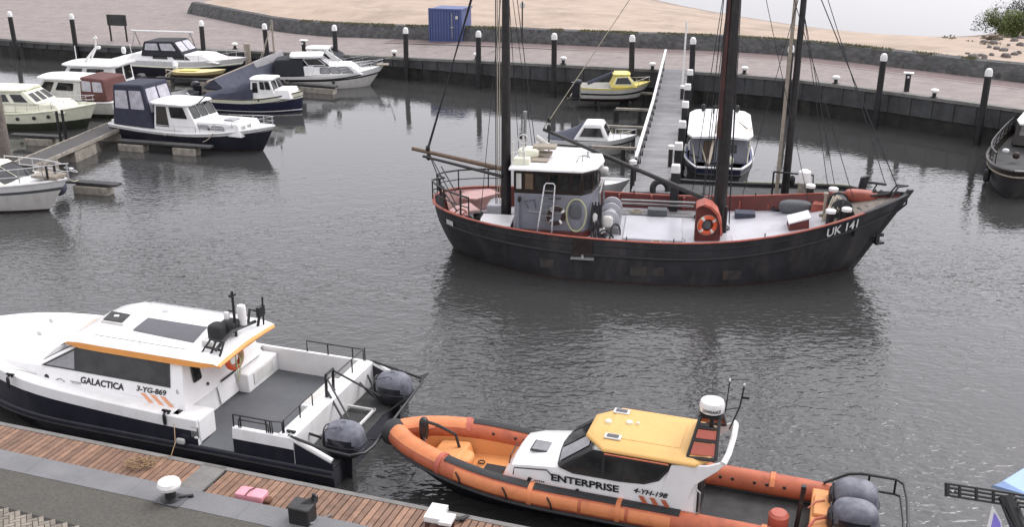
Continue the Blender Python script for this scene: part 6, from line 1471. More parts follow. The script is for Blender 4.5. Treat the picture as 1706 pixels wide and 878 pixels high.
# aft deck gear
MB().lathe([(.19, .5), (.2, .62), (.19, .66), (.2, .72), (.19, .78), (.2, .84), (.19, .9), (.2, .96), (.15, 1.02), (.01, 1.03)], (1.12, .42, 0), 20).build('hose_drum', 'coral', en)
mb = MB(); mb.tube([(.78, .12, .5), (.72, .12, 1.45)], .05, 6); mb.tube([(.78, .32, .5), (.74, .25, 1.2)], .03, 6); mb.box((.72, .12, 1.45), (.1, .1, .12)); mb.build('tow_post', 'black_metal', en)
MB().prism([(.1, -.85), (.55, -.85), (.55, .9), (.1, .9)], .5, .92).build('engine_well', 'orange_deck', en, bevel=.04)
MB().span((.12, -.55, .9), (.5, .2, .99)).build('well_box', 'orange_deck', en, bevel=.03)
mb = MB(); mb.tube([(.55, .65, .95), (.45, .45, 1.02), (.25, .3, 1.02), (.1, .3, .98)], .03, 6); mb.tube([(.3, -.3, 1.0), (.45, -.2, 1.02), (.6, .0, .95)], .015, 5); mb.build('control_hoses', 'coral', en)
outboard(en, .02, -.42, .66, .93); outboard(en, .02, .32, .66, .93)
mb = MB()
for s_ in (-1, 1):
    y = s_*.98
    mb.tube([(.35, y, .98), (-.1, y, 1.28), (-.35, y, 1.34), (-1.0, y, 1.34), (-1.15, y*.93, 1.3)], .03, 8); mb.tube([(.0, y, .95), (-.4, y, 1.0), (-1.0, y, 1.0), (-1.12, y*.95, 1.0)], .026, 8)
    for x in (-.5, -1.0): mb.tube([(x, y, 1.34), (x, y, 1.0)], .024, 6)
mb.tube([(-1.15, -.91, 1.3), (-1.2, -.4, 1.28), (-1.2, .4, 1.28), (-1.15, .91, 1.3)], .03, 8); mb.tube([(-1.12, -.93, 1.0), (-1.16, 0, 1.0), (-1.12, .93, 1.0)], .026, 8)
mb.build('outboard_guard', 'black_metal', en)
# writing
def eside(x0, z0, sl=0): return lambda u, v: Vector((x0-u, (ey(z0+v)+.01 if z0+v > 1.3 else .862)+(.036 if x0 < 4.5 else 0), z0+v+sl*u))
text('ENTERPRISE', 'name_lettering', en, 'ink', eside(5.6, 1.08), 1.4, .165, bold=.035)
text('4-YH-198', 'registration_lettering', en, 'ink', eside(3.9, 1.17), .68, .12, shear=.3, bold=.03)
for k in range(3):
    x = 3.8-k*.22; P = [(x, 1.13), (x-.1, 1.13), (x-.27, .86), (x-.17, .86)]
    MB().sweep([(a, .9, z) for a, z in P], (0, .004, 0)).build('stripe', 'tube_red', en, smooth=0)
MB().lathe([(.035, 0), (.035, .02)], (5.05, .86, .97), 14, Matrix.Rotation(R(-90), 4, 'X')).build('hull_valve', 'black', en)
mb = MB(); mb.sweep([(6.12, .87, .98), (6.05, .87, .98), (6.0, .87, 1.06), (6.08, .87, 1.08)], (0, .004, 0))
for k in range(5): mb.box((5.94-.045*k, .87, 1.02), (.03, .006, .03))
mb.build('maker_mark', 'ink', en, smooth=0)
# things at the lower right, close to the camera: bracket arm with blue panels
def near(px, py, dist): 
    v = W(px, py, 0)-Vector((0, 0, CAMH)); return Vector((0, 0, CAMH))+v.normalized()*dist
t = thing('lamp_bracket', 'black slotted steel bracket arm close to the viewpoint at the lower right', 'bracket')
a, b = near(1578, 816, 5.0), near(1720, 838, 5.0); a2, b2 = near(1578, 818, 5.0), near(1720, 838, 5.0)
ax = (b-a).normalized(); upv = Vector((0, .34, .94)); nn = ax.cross(upv).normalized()
mb = MB()
for k in (-.026, -.009, .009, .026): mb.tube([a+upv*k, b+upv*(k+.0)], .0055, 6)
mb.tube([a-upv*.03, a+upv*.03], .012, 6)
for k in range(5): p = a.lerp(b, .15+.2*k); mb.tube([p-upv*.028, p+upv*.028], .008, 6)
mb.build('slotted_arm', 'black_metal', t)
mb = MB(); c = near(1690, 850, 5.0); mb.tube([near(1676, 826, 5.0), near(1700, 885, 5.0)], .035, 8); 
for k in range(5): mb.tube([near(1672+6*k, 846, 4.97), near(1690+6*k, 882, 4.97)], .004, 5)
mb.build('clamp', 'black_metal', t); MB().tube([a+nn*.0+Vector((.02, -.01, 0)), a+Vector((.025, -.02, 0.0))], .009, 8).build('bolt', 'steel', t)
q = [near(1655, 809, 5.3), near(1672, 802, 5.3), near(1740, 760, 5.6), near(1760, 850, 5.6), near(1700, 822, 5.3)]
o = MB().sweep(q, (0, .03, -.03)).build('awning', 'lightblue'); tag(o, 'light blue sheet of an awning beside the bracket at the lower right edge', 'awning')
q = [near(1655, 845, 5.1), near(1668, 868, 5.1), near(1672, 900, 5.1), near(1642, 900, 5.1)]
t = thing('pennant', 'white edged violet pennant hanging under the black bracket', 'pennant')
MB().sweep(q, (0, .012, 0)).build('border', 'white', t, smooth=0)
cq = sum(q, Vector())/4; MB().sweep([cq+(p-cq)*.72+Vector((0, -.006, 0)) for p in q], (0, .004, 0)).build('field', 'violet', t, smooth=0)
# ================================================================== SMALL BOATS
def canopy(parent, x0, x1, hw, z0, z1, m, wm='vinyl', slant=.35, name='canopy', front_slant=.5, wins=True):
    """box tent with bowed top; windows of clear vinyl"""
    h = House(x0, x1, -hw, hw, z0, x0+slant*.4, x1-front_slant, -hw*.86, hw*.86, z1-.08, z1)
    c = MB().hexa(h.b+h.t).build(name, m, parent, bevel=.09, bseg=3)
    if wins:
        for k in ('R', 'L'):
            q = h.q[k] if k == 'R' else h.q[k]
            for u0, u1 in ((.08, .45), (.52, .9)): panel(q, u0, u1, .42, .86, .004, .006, .05).build('window', wm, c, smooth=0)
        for u0, u1 in ((.08, .47), (.53, .92)): panel(h.q['F'], u0, u1, .35, .9, .004, .006, .05).build('window', wm, c, smooth=0)
    return c
def wins(parent, q, lst, fm='black', gm='glass', fr=.025, ch=.06):
    for u0, u1, v0, v1 in lst: window(parent, q, u0, u1, v0, v1, fm, gm, fr, ch)
def yacht_lights(parent, x, z, h=.8):
    MB().tube([(x, 0, z), (x-.05, 0, z+h)], .025, 6).blob((x-.05, 0, z+h), (.1, .1, .14), 1, 1, 10, 8).build('mast', 'offwhite', parent)
# --- black hulled cruiser with blue canopy
t, L = place('motor_cruiser', 'black hulled white cabin cruiser with dark blue canopy beside the floating walkway', 'motor cruiser', (206, 197), .95, (458, 208), 1.35)
h = Hull(L, 2.75, .95, .85, 1.35, draft=.5, tw=.82, rake=.8, k0=.22, k1=.6, p=2.3, q=.75)
h.build(t, ['navy_gloss', 'antifoul', 'white'], [(.06, 1), (.8, 0), (1, 2)]); h.deck(t, 'white', drop=.03); h.strip(t, 'white', zoff=-.04, r=.05, name='rub_rail'); h.strip(t, 'black', zoff=-.22, r=.02, name='rub_rail')
hs_ = House(.34*L, .86*L, -1.0, 1.0, .8, .36*L, .83*L, -.85, .85, 1.35, 1.42); hs_.build('trunk_cabin', 'white', t, .06)
for k in 'RL': wins(t, hs_.q[k], [(.42, .62, .35, .82), (.64, .82, .35, .82)] if k == 'R' else [(.18, .36, .35, .82), (.38, .58, .35, .82)], 'steel', 'glass_pale', .03, .1)
wins(t, hs_.q['F'], [(.1, .3, .3, .8), (.36, .56, .3, .8)], 'offwhite', 'glass_pale', .03)
w_ = House(.30*L, .60*L, -1.05, 1.05, .85, .31*L, .52*L, -.92, .92, 2.1, 2.15); w_.build('wheelhouse', 'white', t, .05)
wins(t, w_.q['R'], [(.05, .37, .12, .94)], 'white', 'dark_wood', .02, .02); wins(t, w_.q['R'], [(.44, .86, .5, .92)], 'black', 'glass', .03)
wins(t, w_.q['L'], [(.1, .45, .5, .92), (.5, .9, .5, .92)]); wins(t, w_.q['F'], [(.04, .33, .5, .93), (.36, .64, .5, .93), (.67, .96, .5, .93)], 'black', 'glass', .03)
roofslab(.28*L, .54*L, 1.12, 2.13, .06, .05).build('roof', 'white', t)
canopy(t, .03*L, .30*L, 1.1, .9, 3.0, 'canvas_blue'); 
bx('transom_locker', (-.0, -.9, .9), (.2, .9, 1.1), 'white', t, .04)
MB().hexa([(.7*L, -.3, 1.42), (.76*L, -.3, 1.42), (.76*L, .3, 1.42), (.7*L, .3, 1.42), (.7*L, -.3, 1.47), (.76*L, -.3, 1.47), (.76*L, .3, 1.47), (.7*L, .3, 1.47)]).build('deck_hatch', 'glass_pale', t, bevel=.01)
h.guard(t, 'steel', .42, .62, 1.0, n=4); h.guard(t, 'steel', .3, .33, .6, n=2, mid=False)
mb = MB(); mb.tube([(.52*L, -.2, 2.0), (.58*L, -.1, 2.5)], .03, 6); mb.blob((.53*L, .4, 2.1), (.25, .2, .2), .8, .8); mb.box((.47*L, -.75, 2.1), (.2, .12, .08)); mb.blob((.505*L, -.6, 2.12), (.2, .12, .12), .8, .8); mb.build('roof_fittings', 'black', t)
MB().torus((.45*L, -.0, 2.3), .25, .02, (1, 0, 0), 16, 5, 0, 180).build('antenna_hoop', 'steel', t)
MB().lathe([(.08, 0), (.08, .03)], (.66*L, -1.005, 1.12), 14, Matrix.Rotation(R(90), 4, 'X')).build('vent', 'black', t)
fender(402, 218, .75, .11, .45, 'black', 'dark fender hanging at the bow quarter of the black hulled cruiser')
# --- navy hulled cabin boat
t, L = place('cabin_boat', 'navy hulled cabin boat with cream topside and slumped navy cockpit cover', 'cabin boat', (342, 157), .8, (505, 150), 1.25)
h = Hull(L, 2.3, .8, .82, 1.25, draft=.45, tw=.75, rake=.15, k0=.22, k1=.45, p=2.6, q=.8)
h.build(t, ['navy', 'white', 'cream'], [(.1, 0), (.16, 1), (.68, 0), (1, 2)]); h.deck(t, 'cream', drop=.02); h.strip(t, 'dark_wood', zoff=-.02, r=.035, name='rub_rail'); h.strip(t, 'navy', z=None, zoff=-.28, r=.02, name='rub_rail')
tr_ = House(.55*L, .93*L, -.85, .85, .85, .56*L, .9*L, -.65, .65, 1.3, 1.38); tr_.build('trunk_cabin', 'white', t, .06)
w_ = House(.52*L, .78*L, -.85, .85, .85, .53*L, .72*L, -.72, .72, 1.85, 1.9); w_.build('wheelhouse', 'white', t, .05)
wins(t, w_.q['R'], [(.08, .36, .3, .9)], 'white', 'glass', .02); wins(t, w_.q['R'], [(.45, .66, .5, .92), (.7, .92, .5, .92)]); wins(t, w_.q['L'], [(.1, .4, .5, .9), (.5, .9, .5, .9)]); wins(t, w_.q['F'], [(.06, .46, .4, .92), (.54, .94, .4, .92)])
roofslab(.51*L, .74*L, .82, 1.88, .05, .05).build('roof', 'white', t)
mb = MB(); rings = []
for i in range(9):
    x = .02*L+i/8*.53*L; r_ = .95+.8*(i/8)**1.2+(.1 if i in (3, 6) else 0); hw = 1.05*(1 if i > 0 else .9); rings.append([(x, -hw, .8), (x, -hw*.8, .8+(r_-.8)*.55), (x, -hw*.35, r_-.08), (x, 0, r_), (x, hw*.35, r_-.08), (x, hw*.8, .8+(r_-.8)*.55), (x, hw, .8)])
mb.loft(rings).build('cockpit_cover', 'canvas_blue', t)
mb = MB()
for x in (.62, .85): mb.blob((x*L, -h.hb(x)+.02, 1.0*h.sh(x)-.08), (.12, .08, .14), 1, 1, 10, 8)
mb.build('porthole', 'black', t)
# --- boat under grey tarpaulin with a long boom
t, L = place('covered_boat', 'boat behind the navy cabin boat under a grey tarpaulin with a long slanting boom', 'sailing boat', (352, 150), .7, (468, 118), .9)
h = Hull(L, 2.0, .7, .65, .9, draft=.4, tw=.7, rake=.4, k0=.25, k1=.5); h.build(t, ['hull_dark', 'pale_wood'], [(.8, 0), (1, 1)]); h.deck(t, 'weather_dark')
a = loc(t, 330, 153, 1.5); b = loc(t, 462, 86, 2.3); a.y = b.y = 0; a = Vector((-.3, 0, 1.25)); b = Vector((L+.2, 0, 2.15))
MB().tube([a, b], .05, 8).build('boom', 'pale_wood', t)
mb = MB(); rings = []
for i in range(9):
    f = i/8; p = a.lerp(b, .08+.86*f); hw = .95-.6*f*f; lo = .72+.9*max(0, f-.6); rings.append([(p.x, -hw, lo), (p.x, -hw*.4, lerp_ if False else (p.z*.6+lo*.4)+.05*math.sin(i*2)), (p.x, -.03, p.z), (p.x, .03, p.z), (p.x, hw*.4, p.z*.6+lo*.4), (p.x, hw, lo)])
mb.loft(rings, cap=True).build('tarpaulin', 'canvas_grey', t)
rings = []
for i in range(5):
    f = .6+.4*i/4; p = a.lerp(b, f); rings.append([(p.x, -.3+.1*math.sin(i), p.z-.75), (p.x, -.2, p.z-.3), (p.x, -.06, p.z+.05), (p.x, .08, p.z+.05), (p.x, .25, p.z-.5), (p.x, 0, p.z-.8)])
MB().loft(rings).build('furled_sail', 'canvas_pale', t)
MB().tube([(L-.5, 0, .9), (L-.5, 0, 4.2)], .06, 8).build('mast', 'pale_wood', t)
for z0, z1 in ((2.9, 4.0), (3.2, 4.0)): MB().tube([(L-1.6, .2, z0-1.3), (L-.5, 0, z1)], .02, 4).build('stay', 'rope_pale', t)
# --- outboard standing behind the black hull cruiser
t, L = place('open_boat', 'small dark open boat with an upright black outboard behind the black hulled cruiser', 'open boat', (322, 150), .5, (262, 158), .6)
h = Hull(L, 1.5, .5, .45, .6, draft=.25, rake=.3, k0=.3, k1=.5); h.build(t, ['deck_grey'], [(1, 0)]); h.liner(t, 'steel_dull', drop=.3, th=.04); h.deck(t, 'steel_dull', drop=.32, inset=.07)
outboard(t, -.05, .0, .55, .55, 'motor_black'); 
for o_ in t.children:
    pass
# --- yellow dinghy
t, L = place('yellow_dinghy', 'small flat yellow boat lying on the pontoon below the dark hulled sports cruiser', 'dinghy', (290, 117), .85, (377, 114), 1.0)
h = Hull(L, 1.5, .45, .42, .55, draft=.0, tw=.8, rake=.5, k0=.3, k1=.6)
h.build(t, ['wood', 'yellow_pale'], [(.55, 0), (1, 1)]); h.deck(t, 'yellow_pale', drop=.01)
for o_ in t.children: o_.location.z = .42
MB().span((.5, -.4, .87), (1.6, .4, .92)).build('hatch', 'yellow', t, bevel=.01)
mb = MB(); mb.blob((.25, -.4, 1.15), (.35, .3, .35), 1, 1).blob((.0, .3, 1.2), (.4, .35, .4), 1, 1); mb.build('white_fenders', 'white', t)
MB().tube([(.1, -.6, .9), (-.3, -.5, .4), (-.6, 0, .5), (-.2, .5, .8)], .05, 5).tube([(-.1, -.3, .9), (-.5, -.1, .9), (-.7, .4, .6)], .05, 5).build('rope_bundle', 'rope_pale', t)
# --- dark hulled sports cruiser
t, L = place('sports_cruiser', 'white topped sports cruiser with dark hull and black canopy along the far quay', 'motor cruiser', (204, 96), .9, (412, 96), 1.3)
h = Hull(L, 3.0, 1.05, 1.05, 1.35, draft=.5, tw=.85, rake=1.3, k0=.25, k1=.7)
h.build(t, ['navy_gloss', 'white'], [(.62, 0), (1, 1)]); h.deck(t, 'white'); h.strip(t, 'cream', zoff=-.4, r=.05, name='rub_rail')
tr_ = House(.1*L, .84*L, -1.15, 1.15, 1.0, .16*L, .7*L, -.9, .9, 1.45, 1.5); tr_.build('superstructure', 'white', t, .08)
for k in 'RL': wins(t, tr_.q[k], [(.3, .48, .3, .75), (.55, .74, .3, .75)], 'black', 'glass', .02, .05)
c_ = canopy(t, .23*L, .58*L, 1.1, 1.3, 2.35, 'canvas_dark', 'vinyl', .6, front_slant=.9)
h.guard(t, 'steel', .4, .6, 1.0, n=4, mid=False); yacht_lights(t, .08*L, 1.3, .5)
MB().blob((.04*L, -.3, 1.5), (.3, .3, .5), .8, .8).build('folded_outboard', 'white', t)
for px, py, lab in ((210, 96, 'white round fender at the stern of the dark hulled sports cruiser'), (374, 94, 'white round fender near the bow of the dark hulled sports cruiser')): fender(px, py+1, .75, .22, .4, 'white', lab)
fender(237, 98, .75, .12, .6, 'white', 'long white fender hanging amidships on the dark hulled sports cruiser')
a, b = W(224, 75, 1.3), W(322, 77, 1.3)
t = thing('lowered_mast', 'white mast lying across two thin trestles on the far quay', 'mast', (a.x, a.y, 1.3), math.atan2(b.y-a.y, b.x-a.x)); Lc = (b-a).length
MB().tube([(-.1, 0, 1.05), (Lc+.1, 0, 1.0)], .07, 8).build('mast', 'white', t)
for x in (.15, Lc-.15):
    mb = MB(); mb.tube([(x-.15, -.3, 0), (x, 0, 1.0), (x+.15, .3, 0)], .045, 5); mb.build('trestle', 'steel_dull', t)
# --- white cruiser with side windows
t, L = place('cabin_cruiser', 'white cabin cruiser with three side windows and black rubbing strake, bow pointing right', 'motor cruiser', (455, 124), .8, (640, 108), 1.3)
h = Hull(L, 2.6, .85, .85, 1.3, draft=.5, tw=.8, rake=1.0, k0=.25, k1=.6, p=2.3)
h.build(t, ['offwhite', 'white', 'black'], [(.6, 0), (.7, 2), (1, 1)]); h.deck(t, 'white'); h.strip(t, 'black', zoff=-.22, r=.05, t1=.8, name='rub_rail')
tr_ = House(.3*L, .82*L, -1.0, 1.0, .85, .34*L, .7*L, -.8, .8, 1.45, 1.5); tr_.build('trunk_cabin', 'white', t, .1)
for k in 'RL': wins(t, tr_.q[k], [(.25, .45, .2, .82), (.46, .64, .2, .82), (.65, .88, .2, .82)] if k == 'R' else [(.12, .34, .2, .82), (.36, .54, .2, .82), (.55, .75, .2, .82)], 'black', 'glass_pale', .03, .08)
c_ = canopy(t, .03*L, .3*L, 1.1, .85, 1.95, 'canvas_dark', wins=False, slant=.1, front_slant=.1)
MB().prism([(.22*L, -1.06), (.36*L, -1.06), (.36*L, 1.06), (.22*L, 1.06)], .85, 1.45, top=[(.26*L, -.98), (.38*L, -.98), (.38*L, .98), (.26*L, .98)]).build('cockpit_side', 'white', t, bevel=.05)
w_ = House(.32*L, .52*L, -.85, .85, 1.42, .26*L, .42*L, -.8, .8, 1.98, 2.0); MB().hexa(w_.b+w_.t).build('windscreen_frame', 'glass', t, bevel=.03); wins(t, w_.q['F'], [(.05, .48, .1, .9), (.52, .95, .1, .9)], 'white', 'glass_pale', .04); wins(t, w_.q['R'], [(.08, .9, .1, .9)], 'white', 'glass', .05); wins(t, w_.q['L'], [(.08, .9, .1, .9)], 'white', 'glass', .05)
roofslab(.17*L, .46*L, 1.0, 1.98, .12, .08).build('hardtop', 'white_clean', t)
h.guard(t, 'steel', .38, .6, 1.0, n=4); MB().tube([(.52*L, -.3, 2.5), (.6*L, -.3, 1.5)], .03, 5).build('mast', 'offwhite', t)
mb = MB()
for x in (.15, .55): mb.blob((x*L, -h.hb(x)-.1, .5), (.2, .2, .26), 1, 1, 12, 8)
mb.build('side_fenders', 'black', t)
MB().span((L-.45, -.3, 1.32), (L+.3, .3, 1.38)).build('bow_platform', 'pale_wood', t)
# --- cruiser behind it
t, L = place('cabin_cruiser', 'white cruiser with dark sloping windscreen half hidden behind the cruiser with side windows', 'motor cruiser', (500, 106), .8, (622, 100), 1.2)
t.location += Vector((.0, .7, 0))
h = Hull(L, 2.2, .8, .8, 1.2, draft=.4, rake=.8, k0=.3, k1=.6); h.build(t, ['white'], [(1, 0)]); h.deck(t, 'white')
w_ = House(.15*L, .7*L, -.85, .85, .85, .2*L, .4*L, -.7, .7, 1.75, 1.8); w_.build('wheelhouse', 'white', t, .05); panel(w_.q['F'], .04, .96, .15, .95, .004, .02, .05).build('windscreen_cover', 'canvas_dark', t, smooth=0); wins(t, w_.q['R'], [(.2, .7, .4, .85)])
roofslab(.1*L, .42*L, .8, 1.78, .1, .06).build('roof', 'white', t); h.guard(t, 'steel', .4, .55, 1.0, n=4)
# --- pale yellow cruiser, left edge
t, L = place('motor_cruiser', 'pale yellow cruiser with small portholes and stepped cabin at the left picture edge', 'motor cruiser', (-70, 176), 1.0, (160, 172), 1.35)
h = Hull(L, 2.8, 1.0, .95, 1.35, draft=.5, tw=.8, rake=.7, k0=.22, k1=.6); h.build(t, ['waterline_green', 'cream'], [(.42, 0), (1, 1)]); h.deck(t, 'cream'); h.strip(t, 'cream', zoff=.0, r=.05, name='rub_rail')
tr_ = House(.2*L, .84*L, -1.05, 1.05, .95, .22*L, .76*L, -.85, .85, 1.42, 1.45); tr_.build('trunk_cabin', 'cream', t, .08)
w_ = House(.2*L, .66*L, -1.0, 1.0, 1.38, .22*L, .56*L, -.82, .82, 2.02, 2.05); w_.build('wheelhouse', 'cream', t, .08); 
wins(t, w_.q['R'], [(.35, .6, .15, .8), (.66, .9, .15, .8)], 'offwhite', 'glass', .03); wins(t, w_.q['L'], [(.1, .4, .15, .8), (.5, .8, .15, .8)], 'offwhite', 'glass', .03); wins(t, w_.q['F'], [(.05, .33, .15, .8), (.37, .63, .15, .8), (.67, .95, .15, .8)], 'offwhite', 'glass', .03)
roofslab(.17*L, .57*L, .95, 2.03, .1, .08).build('roof', 'cream', t)
for x in (.42, .53, .64, .73):
    MB().lathe([(.1, 0), (.1, .03), (.07, .04)], h.pt(x, h.sh(x)-.25, -1, .0)+Vector((0, -.03, 0)) if False else (x*L, -h.hb(x)*.97-.01, h.sh(x)-.28), 16, Matrix.Rotation(R(90), 4, 'X')).build('porthole', 'glass', t)
h.guard(t, 'steel', .45, .45, 1.0, n=7); MB().tube([(.1*L, -.9, 1.0), (.1*L, -.9, 2.6), (.14*L, .9, 2.6)], .03, 6).build('mast', 'steel_dull', t)
bx('aft_cover', (.02*L, -1.0, 1.0), (.2*L, 1.0, 2.1), 'deck_grey', t, .1)
# --- white cruiser with maroon canopy, stern right
t, L = place('motor_cruiser', 'white cruiser with maroon cockpit canopy at its right hand end beside the floating walkway', 'motor cruiser', (206, 164), .95, (40, 146), 1.25)
h = Hull(L, 2.7, .95, .9, 1.25, draft=.5, tw=.85, rake=.8, k0=.22, k1=.6); h.build(t, ['waterline_green', 'offwhite'], [(.25, 0), (1, 1)]); h.deck(t, 'white'); h.strip(t, 'white', zoff=-.02, r=.05, name='rub_rail')
w_ = House(.27*L, .8*L, -1.12, 1.12, .9, .28*L, .66*L, -.95, .95, 2.0, 2.05); w_.build('wheelhouse', 'offwhite', t, .1)
wins(t, w_.q['L'], [(.4, .78, .5, .88)], 'black', 'glass'); wins(t, w_.q['L'], [(.84, .97, .28, .88)] if False else [(.06, .3, .3, .88)]); wins(t, w_.q['R'], [(.1, .3, .5, .88), (.4, .8, .5, .88)]); wins(t, w_.q['F'], [(.05, .48, .5, .9), (.52, .95, .5, .9)])
# the camera sees the port side here
q = w_.q['L']; 
roofslab(.24*L, .74*L, 1.1, 2.03, .09, .08).build('roof', 'white_clean', t)
canopy(t, .04*L, .3*L, 1.15, .95, 2.25, 'canvas_maroon', 'vinyl', .5, front_slant=.0); h.guard(t, 'steel', .4, .55, 1.0, n=4); MB().torus((0, 0, 1.0), .9, .03, (0, 0, 1), 20, 6, 90, 270).build('stern_rail', 'steel', t)
# --- white roofed cruiser behind
t, L = place('motor_cruiser', 'white roofed cruiser with raised antenna mast behind the cruiser with the maroon canopy', 'motor cruiser', (228, 142), .95, (75, 128), 1.25)
h = Hull(L, 2.8, .95, .9, 1.25, draft=.5, tw=.85, rake=.8, k0=.22, k1=.6); h.build(t, ['navy_gloss', 'white'], [(.4, 0), (1, 1)]); h.deck(t, 'white')
w_ = House(.12*L, .75*L, -1.15, 1.15, .9, .13*L, .62*L, -1.0, 1.0, 2.2, 2.2); w_.build('wheelhouse', 'white', t, .08)
for k in 'RL': wins(t, w_.q[k], [(.1, .35, .5, .88), (.45, .8, .5, .88)])
wins(t, w_.q['B'], [(.1, .45, .3, .9), (.55, .9, .3, .9)], 'black', 'glass')
roofslab(.08*L, .68*L, 1.25, 2.2, .08, .06).build('roof', 'white_clean', t)
mb = MB(); mb.tube([(.5*L, .3, 2.3), (.36*L, .3, 3.2), (.34*L, .3, 3.9)], [.09, .06, .04], 8); mb.tube([(.5*L, -.3, 2.3), (.36*L, .2, 3.2)], .05, 6); mb.tube([(.62*L, 0, 2.3), (.62*L, 0, 3.2)], .025, 6); mb.blob((.35*L, .3, 3.75), (.25, .2, .14), .8, .8); mb.blob((.33*L, .3, 3.2), (.3, .2, .2), .8, .8); mb.build('antenna_mast', 'white', t)
MB().blob((-.1, -.4, 1.25), (.5, .7, .7), .6, .7).build('covered_outboard', 'black', t)
# --- lower left cruiser
t, L = place('motor_cruiser', 'white cruiser with chrome bow rails and grey hull stripe, lowest at the left edge', 'motor cruiser', (-190, 282), 1.15, (112, 296), 1.45)
h = Hull(L, 2.9, 1.15, 1.1, 1.4, draft=.5, tw=.85, rake=1.1, k0=.3, k1=.75, p=2.1); h.build(t, ['antifoul', 'offwhite', 'deck_grey', 'white'], [(.06, 0), (.66, 1), (.76, 2), (1, 3)]); h.deck(t, 'white', camber=.1)
h.strip(t, 'cap_white', zoff=0, r=.05, name='rub_rail')
w_ = House(.3*L, .78*L, -1.05, 1.05, 1.1, .34*L, .62*L, -.85, .85, 1.75, 1.8); w_.build('cabin', 'cream', t, .12); wins(t, w_.q['F'], [(.06, .48, .2, .85), (.52, .94, .2, .85)]); wins(t, w_.q['R'], [(.5, .72, .3, .8), (.75, .92, .3, .8)])
h.guard(t, 'steel', .62, .55, 1.02, n=5, r=.022); 
mb = MB(); mb.tube([(L*.93, -.35, 1.45), (L*.93, -.35, 1.95), (L*.93, .1, 1.95), (L*.93, .1, 1.45)], .05, 6); mb.build('bow_cradle', 'black', t)
MB().torus((L*.985, .35, 1.75), .18, .02, (0, .3, 1), 14, 5).torus((L*1.02, .2, 1.7), .15, .02, (.4, .3, 1), 14, 5).build('anchor_rail', 'steel', t)
bx('bow_locker', (L*.84, -.35, 1.42), (L*.97, .35, 1.55), 'pale_wood', t, .02)
fender(97, 312, .5, .34, .5, 'canvas_grey', 'big grey ball fender hanging at the bow of the lower left cruiser')
MB_ = MB(); 
# --- yellow roofed boat
t, L = place('cabin_boat', 'small white boat with bright yellow cabin and foredeck moored near the jetty head', 'cabin boat', (967, 137), 1.45, (1084, 133), 1.6); t.location.z = .55
h = Hull(L, 2.0, .75, .72, 1.0, draft=.22, tw=.8, rake=.7, k0=.3, k1=.6); h.build(t, ['antifoul', 'offwhite', 'black', 'yellow'], [(.1, 0), (.4, 1), (.55, 2), (.86, 1), (1, 3)]); h.deck(t, 'yellow', t0=.45); h.liner(t, 'offwhite', drop=.3, t1=.5); h.deck(t, 'offwhite', drop=.3, t1=.47, name='cockpit_sole', inset=.08)
w_ = House(.42*L, .8*L, -.8, .8, .72, .5*L, .66*L, -.62, .62, 1.42, 1.45); w_.build('cabin', 'yellow', t, .06); wins(t, w_.q['R'], [(.08, .9, .25, .85)], 'cream', 'glass', .04, .05); wins(t, w_.q['L'], [(.08, .9, .25, .85)], 'cream', 'glass', .04, .05); wins(t, w_.q['F'], [(.08, .9, .3, .88)], 'cream', 'glass', .04)
roofslab(.45*L, .7*L, .68, 1.43, .05, .04).build('roof', 'yellow', t)
MB().tube([(.1*L, 0, .85), (.48*L, 0, 1.5)], .11, 8).build('rolled_cover', 'canvas_grey', t); outboard(t, -.02, 0, .72, .42, 'deck_grey'); h.guard(t, 'steel', .25, .75, 1, n=3, mid=False)
bt = t
t2_ = thing('boat_lift', 'low dark timber cradle in the water carrying the yellow roofed boat', 'boat cradle', (bt.location.x, bt.location.y, 0), bt.rotation_euler.z)
for x in (.25*L, .7*L):
    MB().span((x-.08, -1.15, .3), (x+.08, 1.15, .44)).build('beam', 'weather_dark', t2_)
    for y in (-1.1, 1.1): MB().span((x-.08, y-.08, -2.5), (x+.08, y+.08, .5)).build('post', 'pile_black', t2_)
# --- small white cabin boat
t, L = place('cabin_boat', 'small white cabin boat with grey cockpit tarpaulin left of the jetty', 'cabin boat', (918, 224), .75, (1062, 222), 1.0)
h = Hull(L, 1.9, .7, .68, .95, draft=.4, tw=.8, rake=.7, k0=.25, k1=.6); h.build(t, ['offwhite', 'black', 'white'], [(.6, 0), (.7, 1), (1, 2)]); h.deck(t, 'white')
w_ = House(.28*L, .7*L, -.82, .82, .7, .4*L, .6*L, -.62, .62, 1.5, 1.52); w_.build('cabin', 'white_clean', t, .08); wins(t, w_.q['R'], [(.1, .9, .2, .8)], 'offwhite', 'glass', .04, .05); wins(t, w_.q['L'], [(.1, .9, .2, .8)], 'offwhite', 'glass', .04, .05); wins(t, w_.q['F'], [(.1, .9, .2, .85)], 'offwhite', 'glass', .04)
MB().loft([[(x, -hw, .7), (x, -hw*.3, zz), (x, hw*.3, zz), (x, hw, .7)] for x, hw, zz in ((-.1, .6, .78), (.15*L, .8, .95), (.3*L, .82, 1.2), (.38*L, .7, 1.42))]).build('cockpit_cover', 'canvas_grey', t)
MB().tube([(.58*L, .5, 1.5), (.6*L, .5, 2.0)], .015, 5).build('antenna', 'black', t); h.guard(t, 'steel', .25, .75, 1, n=3, mid=False)
p = W(1015, 294, .7)
t = thing('dinghy', 'tiny white dinghy between the ketch wheelhouse and the jetty', 'dinghy', (p.x-1.6, p.y+.1, 0), R(-6)); h = Hull(2.5, 1.25, .55, .5, .65, draft=.15, rake=.4, k0=.3, k1=.6); h.build(t, ['white'], [(1, 0)]); h.liner(t, 'white', drop=.3, th=.05); h.deck(t, 'white', drop=.12, inset=.07); MB().span((1.0, -.5, .42), (1.25, .5, .46)).build('thwart', 'wood', t)
